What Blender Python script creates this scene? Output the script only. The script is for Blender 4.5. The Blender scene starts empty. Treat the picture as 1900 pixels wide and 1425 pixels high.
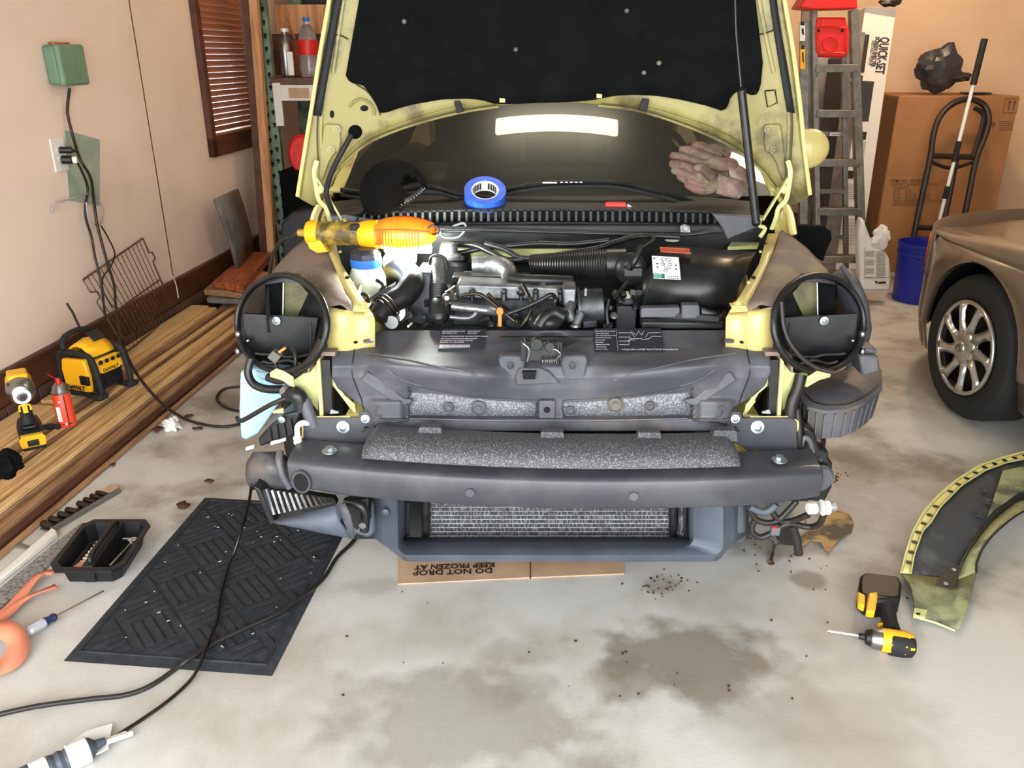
import bpy, bmesh, math, random
from mathutils import Vector, Matrix
C = bpy.context.scene.collection
PI = math.pi
rnd = random.Random(7)

# ---------------------------------------------------------------- camera, sky, exposure
CAM = Vector((-0.02, 0.0, 1.45)); FPX = 1510.0; PITCH = math.radians(22.0); YAW = math.radians(2.5)
cd = bpy.data.cameras.new('camera'); cd.sensor_width = 36; cd.lens = 36*FPX/1900; cd.clip_start = .02
cam = bpy.data.objects.new('camera', cd); C.objects.link(cam)
cam.location = CAM; cam.rotation_euler = (math.radians(90)-PITCH, 0, YAW)
bpy.context.scene.camera = cam
vs = bpy.context.scene.view_settings
vs.view_transform = 'Standard'; vs.look = 'None'; vs.gamma = 1; vs.use_curve_mapping = False; vs.exposure = 0.0
w = bpy.data.worlds.new('sky'); bpy.context.scene.world = w; w.use_nodes = True
w.node_tree.nodes['Background'].inputs[0].default_value = (.93, .97, 1.0, 1)
w.node_tree.nodes['Background'].inputs[1].default_value = 9.8
bpy.context.scene.cycles.max_bounces = 8

# ---------------------------------------------------------------- pixel rays -> points of the place
_R = cam.rotation_euler.to_matrix()
def ray(px, py): return _R @ Vector(((px-950)/FPX, (712.5-py)/FPX, -1.0))
def PZ(px, py, z): d = ray(px, py); return CAM + d*((z-CAM.z)/d.z)
def PY(px, py, y): d = ray(px, py); return CAM + d*((y-CAM.y)/d.y)
def PX(px, py, x): d = ray(px, py); return CAM + d*((x-CAM.x)/d.x)
def PP(px, py, p0, n):
    d = ray(px, py); return CAM + d*((p0-CAM).dot(n)/d.dot(n))
WA = math.radians(2.9)
WD = Vector((math.sin(WA), math.cos(WA), 0)); WN = Vector((math.cos(WA), -math.sin(WA), 0))   # along the left wall, out of it
W0 = Vector((-2.151, 2.96, 0))
def PW(px, py, off=0): return PP(px, py, W0+WN*off, WN)
def WL(a, s, z): return W0 + WD*a + WN*s + Vector((0, 0, z))        # a along wall, s out of wall
BK = CAM*1.0; BK.z = 0; BK = BK + Vector((0, 6.62, 0))
def PBK(px, py, off=0): return PP(px, py, BK-WD*off, WD)

# ---------------------------------------------------------------- materials
def lin(c):
    if isinstance(c, str): c = tuple(int(c[i:i+2], 16)/255 for i in (0, 2, 4))
    return tuple(((v+.055)/1.055)**2.4 if v > .04045 else v/12.92 for v in c)
MATS = {}
def mk(name, col, rough=.5, metal=0., col2=None, scale=6., lo=.42, hi=.62, bump=0., bscale=60., coat=0., spec=.5, trans=0., emit=None, es=1., alpha=1., detail=5., col3=None, scale3=2., lo3=.5, hi3=.7, stretch=None, ior=1.45):
    m = bpy.data.materials.new(name); m.use_nodes = True; nt = m.node_tree; N = nt.nodes; L = nt.links
    b = N['Principled BSDF']
    b.inputs['Roughness'].default_value = rough; b.inputs['Metallic'].default_value = metal
    b.inputs['Base Color'].default_value = (*lin(col), 1); b.inputs['Specular IOR Level'].default_value = spec
    b.inputs['Coat Weight'].default_value = coat; b.inputs['Transmission Weight'].default_value = trans
    b.inputs['IOR'].default_value = ior; b.inputs['Alpha'].default_value = alpha
    if emit is not None:
        b.inputs['Emission Color'].default_value = (*lin(emit), 1); b.inputs['Emission Strength'].default_value = es
    tc = N.new('ShaderNodeNewGeometry')
    src = tc.outputs['Position']
    def noise(sc, dt=detail, rgh=.6):
        s = src
        if stretch:
            mp = N.new('ShaderNodeMapping'); mp.inputs['Scale'].default_value = stretch; L.new(src, mp.inputs[0]); s = mp.outputs[0]
        n = N.new('ShaderNodeTexNoise'); n.inputs['Scale'].default_value = sc; n.inputs['Detail'].default_value = dt; n.inputs['Roughness'].default_value = rgh
        L.new(s, n.inputs['Vector']); return n
    cur = None
    def mixin(cur, base, c2, sc, lo_, hi_):
        n = noise(sc); r = N.new('ShaderNodeValToRGB'); r.color_ramp.elements[0].position = lo_; r.color_ramp.elements[1].position = hi_
        L.new(n.outputs[0], r.inputs[0])
        x = N.new('ShaderNodeMix'); x.data_type = 'RGBA'; L.new(r.outputs[0], x.inputs[0])
        if cur is None: x.inputs[6].default_value = (*lin(base), 1)
        else: L.new(cur, x.inputs[6])
        x.inputs[7].default_value = (*lin(c2), 1); return x.outputs[2]
    if col2 is not None: cur = mixin(cur, col, col2, scale, lo, hi)
    if col3 is not None: cur = mixin(cur, col, col3, scale3, lo3, hi3)
    if cur is not None: L.new(cur, b.inputs['Base Color'])
    if bump:
        n = noise(bscale, 4); bp = N.new('ShaderNodeBump'); bp.inputs['Strength'].default_value = min(1, bump); bp.inputs['Distance'].default_value = .003*max(1, bump)
        L.new(n.outputs[0], bp.inputs['Height']); L.new(bp.outputs[0], b.inputs['Normal'])
    MATS[name] = m; return m

# ---------------------------------------------------------------- mesh building
def cat(pts, k=6, closed=False):
    P = [Vector(p) for p in pts]; n = len(P)
    if n < 3: return P
    out = []
    rng = range(n if closed else n-1)
    for i in rng:
        if closed: a, b, c, d = P[(i-1) % n], P[i], P[(i+1) % n], P[(i+2) % n]
        else: a, b, c, d = P[max(i-1, 0)], P[i], P[i+1], P[min(i+2, n-1)]
        for j in range(k):
            t = j/k
            out.append(.5*((2*b)+(-a+c)*t+(2*a-5*b+4*c-d)*t*t+(-a+3*b-3*c+d)*t**3))
    if not closed: out.append(P[-1])
    return out
class MB:
    def __init__(s): s.v = []; s.f = []; s.m = []; s.mi = 0; s.X = None
    def add(s, v, f):
        o = len(s.v)
        for p in v:
            p = Vector(p); s.v.append(s.X @ p if s.X is not None else p)
        for q in f: s.f.append([i+o for i in q]); s.m.append(s.mi)
        return s
    def box(s, c, size, rot=None):
        c = Vector(c); h = Vector(size)/2; R = rot if rot is not None else Matrix.Identity(3)
        v = [c + R @ Vector((h.x*i, h.y*j, h.z*k)) for k in (-1, 1) for j in (-1, 1) for i in (-1, 1)]
        return s.add(v, [(0,2,3,1),(4,5,7,6),(0,1,5,4),(2,6,7,3),(0,4,6,2),(1,3,7,5)])
    def bar(s, a, b, w_, h_, up=(0,0,1)):
        a = Vector(a); b = Vector(b); y = (b-a); ln = y.length; y.normalize(); x = y.cross(Vector(up)); x.normalize(); z = x.cross(y)
        R = Matrix((x, y, z)).transposed(); return s.box((a+b)/2, (w_, ln, h_), R)
    def prism(s, pts, vec):
        P = [Vector(p) for p in pts]; n = len(P); vec = Vector(vec)
        return s.add(P+[p+vec for p in P], [list(range(n))[::-1], [i+n for i in range(n)]] + [(i, (i+1) % n, (i+1) % n+n, i+n) for i in range(n)])
    def tube(s, pts, r, n=8, k=0, closed=False, flat=1.0, cap=True):
        P = cat(pts, k, closed) if k else [Vector(p) for p in pts]
        m = len(P); rs = r if isinstance(r, (list, tuple)) else None
        v = []; up = None
        for i, p in enumerate(P):
            a = P[(i-1) % m] if (closed or i > 0) else p; b = P[(i+1) % m] if (closed or i < m-1) else p
            t = (b-a)
            if t.length < 1e-9: t = Vector((0, 0, 1))
            t.normalize()
            if up is None:
                up = Vector((0, 0, 1)) if abs(t.z) < .9 else Vector((0, 1, 0))
            x = t.cross(up)
            if x.length < 1e-6: x = t.cross(Vector((1, .3, .2)))
            x.normalize(); up = x.cross(t); up.normalize()
            if rs:
                q = i/(m-1)*(len(rs)-1); j = min(int(q), len(rs)-2); rr = rs[j]*(1-(q-j))+rs[j+1]*(q-j)
            else: rr = r
            for j in range(n):
                a2 = 2*PI*j/n; v.append(p + x*math.cos(a2)*rr + up*math.sin(a2)*rr*flat)
        f = []
        for i in range(m if closed else m-1):
            for j in range(n):
                i2 = (i+1) % m; f.append((i*n+j, i*n+(j+1) % n, i2*n+(j+1) % n, i2*n+j))
        if cap and not closed: f.append([j for j in range(n)][::-1]); f.append([(m-1)*n+j for j in range(n)])
        return s.add(v, f)
    def lathe(s, prof, o, axis=(0,0,1), n=24, cap=True, sy=1.0, upv=None):
        o = Vector(o); z = Vector(axis).normalized()
        u = Vector(upv) if upv is not None else (Vector((0,0,1)) if abs(z.z) < .9 else Vector((1,0,0)))
        x = u.cross(z); x.normalize(); y = z.cross(x)
        v = [o + x*r*math.cos(2*PI*j/n) + y*r*sy*math.sin(2*PI*j/n) + z*h for r, h in prof for j in range(n)]
        f = [(i*n+j, i*n+(j+1) % n, (i+1)*n+(j+1) % n, (i+1)*n+j) for i in range(len(prof)-1) for j in range(n)]
        if cap:
            f.append(list(range(n))[::-1]); f.append([(len(prof)-1)*n+j for j in range(n)])
        return s.add(v, f)
    def cyl(s, a, b, r, n=16, r2=None):
        a = Vector(a); b = Vector(b); return s.lathe([(r, 0), (r if r2 is None else r2, (b-a).length)], a, b-a, n)
    def ball(s, c, r, n=14, sc=(1,1,1), m=8):
        c = Vector(c); v = []; 
        for i in range(m+1):
            a = PI*i/m
            for j in range(n):
                b = 2*PI*j/n; v.append(c+Vector((r*sc[0]*math.sin(a)*math.cos(b), r*sc[1]*math.sin(a)*math.sin(b), r*sc[2]*math.cos(a))))
        return s.add(v, [(i*n+j, (i+1)*n+j, (i+1)*n+(j+1) % n, i*n+(j+1) % n) for i in range(m) for j in range(n)])
    def grid(s, rows, closed=False):
        n = len(rows[0]); v = [p for r in rows for p in r]
        return s.add(v, [(i*n+j, i*n+(j+1) % n, (i+1)*n+(j+1) % n, (i+1)*n+j) for i in range(len(rows)-1) for j in range(n if closed else n-1)])
    def loft(s, rings):
        n = len(rings[0]); s.grid(rings, True); o = len(s.v)-n*len(rings)
        s.f.append([o+j for j in range(n)][::-1]); s.m.append(s.mi)
        s.f.append([o+(len(rings)-1)*n+j for j in range(n)]); s.m.append(s.mi); return s
    def text(s, txt, o, xdir, ydir, size, ext=.0006, align='LEFT', bold=0, sx=1.0):
        cu = bpy.data.curves.new('t', 'FONT'); cu.body = txt; cu.size = size; cu.extrude = ext; cu.align_x = align; cu.offset = bold; cu.resolution_u = 2
        ob = bpy.data.objects.new('t', cu); C.objects.link(ob)
        me = bpy.data.meshes.new_from_object(ob.evaluated_get(bpy.context.evaluated_depsgraph_get()))
        x = Vector(xdir).normalized(); y = Vector(ydir); y = (y-x*y.dot(x)).normalized(); z = x.cross(y); o = Vector(o)
        s.add([o+x*v.co.x*sx+y*v.co.y+z*v.co.z for v in me.vertices], [list(p.vertices) for p in me.polygons])
        bpy.data.objects.remove(ob); bpy.data.meshes.remove(me); bpy.data.curves.remove(cu); return s
WL_OF = {}
def setp(o, **k):
    for a, b in k.items():
        if b is not None: o[a] = b
def thing(name, label, category, loc, group=None):
    o = bpy.data.objects.new(name, None); C.objects.link(o); o.empty_display_size = .05
    o.location = loc; WL_OF[o] = Vector(loc); setp(o, label=label, category=category, group=group); return o
def build(name, mb, mats, parent=None, label=None, category=None, group=None, kind=None, smooth=35, bevel=0, bseg=2, solid=0, soff=-1, sub=0):
    me = bpy.data.meshes.new(name)
    if parent is not None: loc = WL_OF[parent]
    else:
        xs = [v.x for v in mb.v]; ys = [v.y for v in mb.v]; zs = [v.z for v in mb.v]
        loc = Vector(((min(xs)+max(xs))/2, (min(ys)+max(ys))/2, min(zs)))
    me.from_pydata([v-loc for v in mb.v], [], mb.f); 
    if not isinstance(mats, (list, tuple)): mats = [mats]
    for m in mats: me.materials.append(MATS[m] if isinstance(m, str) else m)
    me.polygons.foreach_set('material_index', [min(i, len(mats)-1) for i in mb.m])
    bm = bmesh.new(); bm.from_mesh(me); bmesh.ops.recalc_face_normals(bm, faces=bm.faces)
    for f in bm.faces: f.smooth = bool(smooth)
    if solid:
        s_ = Vector((0, 0, 0))
        for f in bm.faces: s_ += f.normal*f.calc_area()
        if s_.length > 0 and s_.dot(Vector((0, -1, .3))) < 0 and any(e.is_boundary for e in bm.edges): bmesh.ops.reverse_faces(bm, faces=bm.faces)
    bm.to_mesh(me); bm.free()
    if smooth: me.set_sharp_from_angle(angle=math.radians(smooth))
    o = bpy.data.objects.new(name, me); C.objects.link(o); WL_OF[o] = loc
    if parent is not None: o.parent = parent; o.location = (0, 0, 0)
    else: o.location = loc
    if solid: md = o.modifiers.new('s', 'SOLIDIFY'); md.thickness = solid; md.offset = soff
    if bevel: md = o.modifiers.new('b', 'BEVEL'); md.width = bevel; md.segments = bseg; md.limit_method = 'ANGLE'; md.angle_limit = math.radians(40); md.harden_normals = False
    if sub: md = o.modifiers.new('u', 'SUBSURF'); md.levels = sub; md.render_levels = sub
    setp(o, label=label, category=category, group=group, kind=kind); return o
def dup(root, off, label=None, rotz=None, group=None):
    r = root.copy(); C.objects.link(r); r.location = root.location + Vector(off); WL_OF[r] = WL_OF[root]+Vector(off)
    if rotz is not None: r.rotation_euler = (0, 0, rotz)
    if label: r['label'] = label
    if group: r['group'] = group
    for ch in list(root.children):
        c = ch.copy(); C.objects.link(c); c.parent = r; WL_OF[c] = WL_OF[r]
        for g in ch.children: d = g.copy(); C.objects.link(d); d.parent = c
    return r
def mir(pts): return [Vector((-p.x, p.y, p.z)) for p in pts]
def lerp(a, b, t): return a+(b-a)*t
def interp(tab, x):
    if x <= tab[0][0]: return tab[0][1]
    for (a, p), (b, q) in zip(tab, tab[1:]):
        if x <= b: return p+(q-p)*(x-a)/(b-a) if b > a else q
    return tab[-1][1]
def lump(c, r, seed, n=12, m=8, amp=.35, sc=(1,1,1)):
    from mathutils import noise as nz
    mb = MB(); mb.ball((0,0,0), 1, n, (1,1,1), m)
    mb.v = [Vector(c)+Vector((p.x*sc[0], p.y*sc[1], p.z*sc[2]))*r*(1+amp*nz.noise(p*2.2+Vector((seed, seed*2, 0)))*1.6) for p in mb.v]
    return mb
# ---------------------------------------------------------------- materials of the place
mk('wall_paint', 'EAD3C2', .75, col2='E0C7B4', scale=1.2, bump=.08, bscale=150)
mk('wall_back_paint', 'DDC0A0', .75, col2='D2B392', scale=1.0, bump=.08, bscale=150)
mk('ceiling_paint', 'A09E94', .8)
mk('concrete', 'C2C0BB', .55, col2='A8A399', scale=2.2, lo=.44, hi=.62, bump=.25, bscale=35, col3='7F786C', scale3=1.1, lo3=.56, hi3=.66, detail=9)
mk('brown_wood', '5C3524', .5, col2='47281C', scale=14, stretch=(1,.12,1), bump=.2)
mk('brick', '6A4A3E', .8, col2='523A32', scale=9, bump=.6, bscale=30)
mk('blind', 'A06A48', .4)
mk('pine', 'D4AB76', .55, col2='BC8E5A', scale=20, stretch=(6,.35,6), bump=.15, bscale=40)
mk('pine_light', 'E0BC8A', .55, col2='CAA06A', scale=16, stretch=(6,.35,6), bump=.15)
mk('pine_dark', 'A47C58', .6, col2='7C5C42', scale=14, stretch=(6,.35,6), bump=.25)
mk('board_red', 'B5673A', .5, col2='7A3D22', scale=12, stretch=(5,.5,5), bump=.15)
mk('post_wood', 'C99465', .6, col2='A8744A', scale=12, stretch=(4,4,.3))
mk('box_card', 'A1744C', .8, col2='936843', scale=3)
mk('box_card_side', '8E6642', .8)
mk('card_light', 'BE9E80', .8, col2='B08F70', scale=5)
mk('ink', '2A211C', .7)
mk('ink_brown', '6A4A30', .8)
mk('grey_tile', '6F6A66', .45, col2='5A5552', scale=10)
mk('rack_green', '70856F', .45, col2='465746', scale=12)
mk('black_hole', '0A0A0A', .9)
mk('white_paint', 'D8D4CC', .5)
mk('white_plastic', 'E6E4E0', .35)
mk('green_paint', '6E8A6C', .5, col2='62806A', scale=8)
mk('patch_green', '93A391', .7, col2='A8B0A0', scale=9)
mk('cable', '231F1D', .45)
mk('rubber', '191A1C', .7, bump=.3, bscale=300)
mk('matrub', '22252A', .85, bump=.5, bscale=250, col2='2E3238', scale=40)
mk('black_plastic', '17181A', .42)
mk('grey_strap', '9A9A98', .5)
mk('yellow_tool', 'F2B21C', .38)
mk('chrome', 'D8D8DA', .18, 1)
mk('steel', '9A9A9C', .35, 1)
mk('dark_steel', '4A4540', .45, 1)
mk('rust_steel', '5B463A', .5, .7, col2='8A7A6A', scale=60)
mk('orange_can', 'E2492A', .35)
mk('white_label', 'E8E6E2', .5)
mk('alu', '88867F', .4, .85, col2='74726C', scale=20)
mk('red_plastic', 'D8231C', .4)
mk('blue_bucket', '1F2AA0', .4)
mk('hand_truck', '2C2523', .45, .3)
mk('bag_black', '35353A', .35)
mk('paper_white', 'DCDAD6', .7)
mk('paint_tan', '6C5E50', .3, .3, coat=.6)
mk('amber', 'D9602A', .25)
mk('tyre', '1B1B1A', .8, bump=.3, bscale=80)
mk('hubcap', 'B9B5AE', .28, .8)
mk('orange_strap', 'D98668', .7)
mk('clear_plastic', 'E0E0E4', .12, trans=.8)
mk('clear_handle', 'C4C4CA', .12, trans=.35, coat=.4)
mk('navy', '23264F', .35)
mk('leaf', '4A2C1C', .8)
mk('carpet', '8E8A88', .95, col2='5C5856', scale=90, bump=1, bscale=200)
mk('tube_light', 'FFFFFF', .5, emit='FFEFD8', es=34)

# ---------------------------------------------------------------- the room
def struct(name, mb, mats, parent=None, **k):
    return build(name, mb, mats, parent, kind=None if parent else 'structure', **k)
y0, y1 = -2.6, 7.3
m = MB(); m.box((2.0, 2.0, -.05), (13.0, 16.5, .1)); struct('floor', m, 'concrete', smooth=0)
# oil and water stains, broad tan patches farther in, each with its own outline
def stains(spots):
    nt = MATS['concrete'].node_tree; N = nt.nodes; L = nt.links; b = N['Principled BSDF']; cur = b.inputs['Base Color'].links[0].from_socket
    geo = N.new('ShaderNodeNewGeometry'); nz = N.new('ShaderNodeTexNoise'); nz.inputs['Scale'].default_value = 9; nz.inputs['Detail'].default_value = 8
    L.new(geo.outputs['Position'], nz.inputs['Vector'])
    for px, py, rx, ry, st, col in spots:
        c = PZ(px, py, 0); mp = N.new('ShaderNodeVectorMath'); mp.operation = 'SUBTRACT'; L.new(geo.outputs['Position'], mp.inputs[0]); mp.inputs[1].default_value = c
        sc = N.new('ShaderNodeVectorMath'); sc.operation = 'MULTIPLY'; L.new(mp.outputs[0], sc.inputs[0]); sc.inputs[1].default_value = (1/rx, 1/ry, 0)
        ln = N.new('ShaderNodeVectorMath'); ln.operation = 'LENGTH'; L.new(sc.outputs[0], ln.inputs[0])
        ad = N.new('ShaderNodeMath'); ad.operation = 'MULTIPLY_ADD'; L.new(nz.outputs[0], ad.inputs[0]); ad.inputs[1].default_value = 1.9; L.new(ln.outputs['Value'], ad.inputs[2])
        mr = N.new('ShaderNodeMapRange'); L.new(ad.outputs[0], mr.inputs[0]); mr.inputs[1].default_value = 1.65; mr.inputs[2].default_value = 2.15; mr.inputs[3].default_value = st; mr.inputs[4].default_value = 0
        x = N.new('ShaderNodeMix'); x.data_type = 'RGBA'; L.new(mr.outputs[0], x.inputs[0]); L.new(cur, x.inputs[6]); x.inputs[7].default_value = (*lin(col), 1); cur = x.outputs[2]
    L.new(cur, b.inputs['Base Color'])
stains([(1285, 1225, .22, .15, .75, '6C6252'), (850, 1340, .30, .17, .5, '736B5F'), (1175, 1260, .12, .08, .5, '746A5C'), (1495, 1075, .05, .05, .6, '5F5548'), (960, 1210, .12, .05, .3, '857D72'),
        (700, 1090, .08, .05, .35, '857D72'), (1640, 890, .30, .18, .35, '8A7A68'), (1620, 690, .5, .3, .4, '7F6E5C'), (380, 905, .14, .07, .35, '6A5A4C'), (430, 700, .3, .25, .35, '8A7A6A'), (1450, 1010, .2, .07, .6, '6A6050'), (1530, 1330, .3, .1, .3, '8E867A'), (1230, 1085, .06, .04, .4, '5C5348')])
LA, LB = -3.4, 5.3          # the left wall runs from LA to LB along its own axis
aB = (BK-W0).dot(WD)        # back wall distance along that axis
EXT = 6.6
# left wall with a window hole
wa0, wa1 = (PW(352, 0)-W0).dot(WD), (PW(482, 240)-W0).dot(WD)
wz0 = PW(388, 262).z; wz1 = 2.25
mwall = MB()
def wallbox(mb, a0, a1, s0, s1, z0, z1):
    P = [WL(a, s, z) for z in (z0, z1) for s in (s0, s1) for a in (a0, a1)]
    mb.add(P, [(0,2,3,1),(4,5,7,6),(0,1,5,4),(2,6,7,3),(0,4,6,2),(1,3,7,5)])
wa0 = (PW(386, 263)-W0).dot(WD); wa1 = (PW(479, 240)-W0).dot(WD)
wallbox(mwall, LA, wa0, -.14, 0, 0, 2.6); wallbox(mwall, wa1, aB, -.14, 0, 0, 2.6)
wallbox(mwall, wa0, wa1, -.14, 0, 0, wz0); wallbox(mwall, wa0, wa1, -.14, 0, wz1, 2.6)
struct('wall_left', mwall, 'wall_paint', smooth=0)
m = MB(); wallbox(m, (PW(314, 470)-W0).dot(WD)-.004, (PW(314, 470)-W0).dot(WD)+.004, 0, .0015, .31, 2.59)
struct('trim_1', m, 'brown_wood', smooth=0)
m = MB(); wallbox(m, aB, aB+.14, -.14, EXT, 0, 2.6); struct('wall_back', m, 'wall_back_paint', smooth=0)
m = MB(); wallbox(m, LA, aB+.14, EXT, EXT+.14, 0, 2.6); struct('wall_right', m, 'wall_back_paint', smooth=0)
m = MB(); wallbox(m, -3.4, aB+.14, -.14, EXT+.14, 2.6, 2.7); struct('ceiling', m, 'ceiling_paint', smooth=0)
# front wall: only the header over the open garage door
m = MB(); wallbox(m, -3.5, -3.4, -.14, EXT+.14, 2.3, 2.7); struct('wall_front', m, 'wall_paint', smooth=0)
# unseen front wall pieces, the right one added to keep daylight off
m = MB(); wallbox(m, -3.5, -3.4, 4.15, EXT+.14, 0, 2.3); wallbox(m, -3.5, -3.4, -.14, .1, 0, 2.3); struct('wall_light_block', m, 'wall_paint', smooth=0)
# baseboards over a low brick footing
m = MB(); wallbox(m, LA, aB, 0, .022, .17, .30); wallbox(m, LA, aB, .0, .03, .285, .305); struct('baseboard_left', m, 'brown_wood', bevel=.004)
m = MB()
a = LA
while a < aB-.05:
    for row in range(2):
        a0 = a + (.1 if row else 0)
        wallbox(m, a0, min(a0+.195, aB), 0, .012, .004+row*.082, .08+row*.082)
    a += .2
struct('trim_2', m, 'brick', bevel=.003)
m = MB(); wallbox(m, aB-.022, aB, .03, EXT, .17, .305); wallbox(m, aB-.012, aB, .03, EXT, 0, .17); struct('baseboard_back', m, 'brown_wood', smooth=0)
# window: brown casing, glass, closed wooden blind
win = thing('window_1', None, None, WL(wa0, 0, wz0)); win['kind'] = 'structure'
m = MB()
for a0, a1, z0, z1 in ((wa0-.01, wa0+.05, wz0-.09, wz1+.08), (wa1-.07, wa1+.08, wz0-.09, wz1+.08), (wa0-.01, wa1+.08, wz0-.09, wz0+.02), (wa0-.01, wa1+.08, wz1, wz1+.08)):
    wallbox(m, a0, a1, -.02, .035, z0, z1)
build('window_frame', m, 'brown_wood', win, bevel=.004)
m = MB(); wallbox(m, wa0, wa1, -.11, -.105, wz0, wz1); build('pane', m, 'clear_plastic', win, smooth=0)
m = MB(); n = 36
for i in range(n):
    z = wz0+.045+i*(wz1-wz0-.06)/n
    P = [WL(a, s, zz) for (s, zz) in ((-.012, z), (.004, z+.91*(wz1-wz0-.06)/n), (.006, z+.91*(wz1-wz0-.06)/n-.002), (-.010, z-.002)) for a in (wa0+.07, wa1-.08)]
    m.add(P, [(0,1,3,2),(2,3,5,4),(4,5,7,6),(6,7,1,0),(0,2,4,6),(1,7,5,3)])
build('blind', m, 'blind', win, smooth=0)
m = MB(); wallbox(m, wa0+.07, wa1-.08, -.02, .012, wz0+.022, wz0+.036); build('blind_rail', m, 'blind', win, smooth=0)
# wooden post in front of the wall at the rack
# ceiling tube lights
def tube_light(c, ln, label, dx=(1,0,0), lens=False):
    c = Vector(c); d = Vector(dx).normalized(); t = thing('tube_light', label, 'ceiling light', c)
    m = MB(); m.bar(c-d*ln/2, c+d*ln/2, .13, .05); build('housing', m, 'white_plastic', t, bevel=.006)
    if lens:
        m = MB(); m.bar(c-d*(ln/2-.01)+Vector((0, 0, -.045)), c+d*(ln/2-.01)+Vector((0, 0, -.045)), .15, .05); build('diffuser', m, 'tube_light', t, bevel=.015); return
    for s in (-1, 1):
        q = Vector((-d.y, d.x, 0))*.035*s
        m = MB(); m.cyl(c-d*(ln/2-.03)+Vector((0,0,-.042))+q, c+d*(ln/2-.03)+Vector((0,0,-.042))+q, .016, 12); build('tube', m, 'tube_light', t)
tube_light((.02, 3.45, 2.57), .84, 'wide ceiling light above the yellow car, reflected in its windshield', lens=True)
tube_light((1.62, 3.46, 2.57), .84, 'wide ceiling light over the gap between the two cars', lens=True)
# lamp bulbs that warm the far end of the garage
def bulb(c, label, p):
    c = Vector(c); t = thing('ceiling_bulb', label, 'ceiling light', c)
    m = MB(); m.lathe([(.06, .1), (.06, .07), (.03, .06), (.02, .0)], c); build('socket', m, 'white_plastic', t)
    m = MB(); m.ball(c+Vector((0,0,-.04)), .035); build('bulb', m, 'tube_light', t)
    ld = bpy.data.lights.new('bulb_glow', 'POINT'); ld.energy = p; ld.color = (1, .70, .44); ld.shadow_soft_size = .06
    lo = bpy.data.objects.new('bulb_glow', ld); C.objects.link(lo); lo.parent = t; lo.location = (0, 0, -.12)
bulb((2.2, 5.0, 2.5), 'bare bulb on the ceiling near the back wall', 60)
bulb((-1.0, 5.4, 2.5), 'bare bulb on the ceiling near the storage rack', 10)
# ---------------------------------------------------------------- the yellow car, front end stripped
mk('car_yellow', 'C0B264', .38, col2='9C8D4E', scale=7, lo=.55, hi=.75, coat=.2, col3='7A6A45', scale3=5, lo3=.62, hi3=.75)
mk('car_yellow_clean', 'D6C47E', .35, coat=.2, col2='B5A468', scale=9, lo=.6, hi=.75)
mk('dusty_paint', '7C6D62', .75, col2='93806A', scale=9, lo=.5, hi=.62, col3='5C524B', scale3=6, lo3=.55, hi3=.7)
mk('frame_green_yellow', 'C6CA8A', .4, col2='B7B878', scale=12)
mk('plastic_grey', '46474D', .5, col2='5C5C62', scale=6, lo=.42, hi=.66, bump=.12, bscale=180, col3='6A6258', scale3=4.5, lo3=.54, hi3=.7)
mk('plastic_lower', '525862', .5, col2='424750', scale=5, bump=.1, bscale=180)
mk('beam_metal', '35363C', .42, col2='46474B', scale=6, lo=.45, hi=.65, coat=.15)
mk('foam_speckle', '3A3B3E', .5, col2='77787C', scale=260, lo=.5, hi=.66, bump=.5, bscale=150, detail=3)
mk('foam_light', '58595D', .6, col2='8E8F94', scale=230, lo=.46, hi=.62, bump=.5, bscale=150, detail=3)
mk('fins', '6C6C6E', .5, .3, col2='333336', scale=120, lo=.42, hi=.52, detail=2, stretch=(1.5,1,.45))
mk('engine_black', '141516', .35, col2='222324', scale=20)
mk('pad_black', '070808', .95, col2='0D0E0E', scale=14, bump=.3, bscale=200, spec=.15)
mk('cast_alu', '8C8E90', .42, .8, col2='6A6B6D', scale=25, bump=.2, bscale=120)
mk('cast_dark', '505255', .45, .7, col2='343638', scale=25)
mk('bolt_zinc', 'AAB2B4', .3, .9)
mk('washer_blue', '9CC8DC', .3, col2='B9DDEA', scale=6, coat=.3)
mk('washer_milk', 'CFD6C8', .35)
mk('cap_blue', '2D6BC4', .4)
mk('sticker_dark', '2B2C34', .4)
mk('sticker_ink', 'C9C7CE', .5)
mk('sticker_white', 'DDE6E6', .4)
mk('sticker_green', '1F7A52', .4)
mk('sticker_orange', 'D8633A', .5)
mk('dip_orange', 'F08038', .4)
mk('bucket_yellow', '6C6840', .5, col2='4A472E', scale=14)  # darkened yellow: the dimness and dirt inside the bucket put into the colour
mk('glass_dust', 'FFFFFF', .5)
m_ = MATS['glass_dust']; nt = m_.node_tree; nt.nodes.clear()
o_ = nt.nodes.new('ShaderNodeOutputMaterial'); tr = nt.nodes.new('ShaderNodeBsdfTransparent'); tr.inputs[0].default_value = (.2, .23, .2, 1)
g1 = nt.nodes.new('ShaderNodeBsdfGlossy'); g1.inputs['Roughness'].default_value = .015
g2 = nt.nodes.new('ShaderNodeBsdfGlossy'); g2.inputs['Roughness'].default_value = .28; g2.inputs[0].default_value = (.8, .85, .8, 1)
gm = nt.nodes.new('ShaderNodeMixShader'); gm.inputs[0].default_value = .4; nt.links.new(g1.outputs[0], gm.inputs[1]); nt.links.new(g2.outputs[0], gm.inputs[2])
df = nt.nodes.new('ShaderNodeBsdfDiffuse'); df.inputs[0].default_value = (.25, .26, .24, 1)
fr = nt.nodes.new('ShaderNodeFresnel'); fr.inputs[0].default_value = 1.55
mx = nt.nodes.new('ShaderNodeMixShader'); nt.links.new(fr.outputs[0], mx.inputs[0]); nt.links.new(tr.outputs[0], mx.inputs[1]); nt.links.new(gm.outputs[0], mx.inputs[2])
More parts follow.
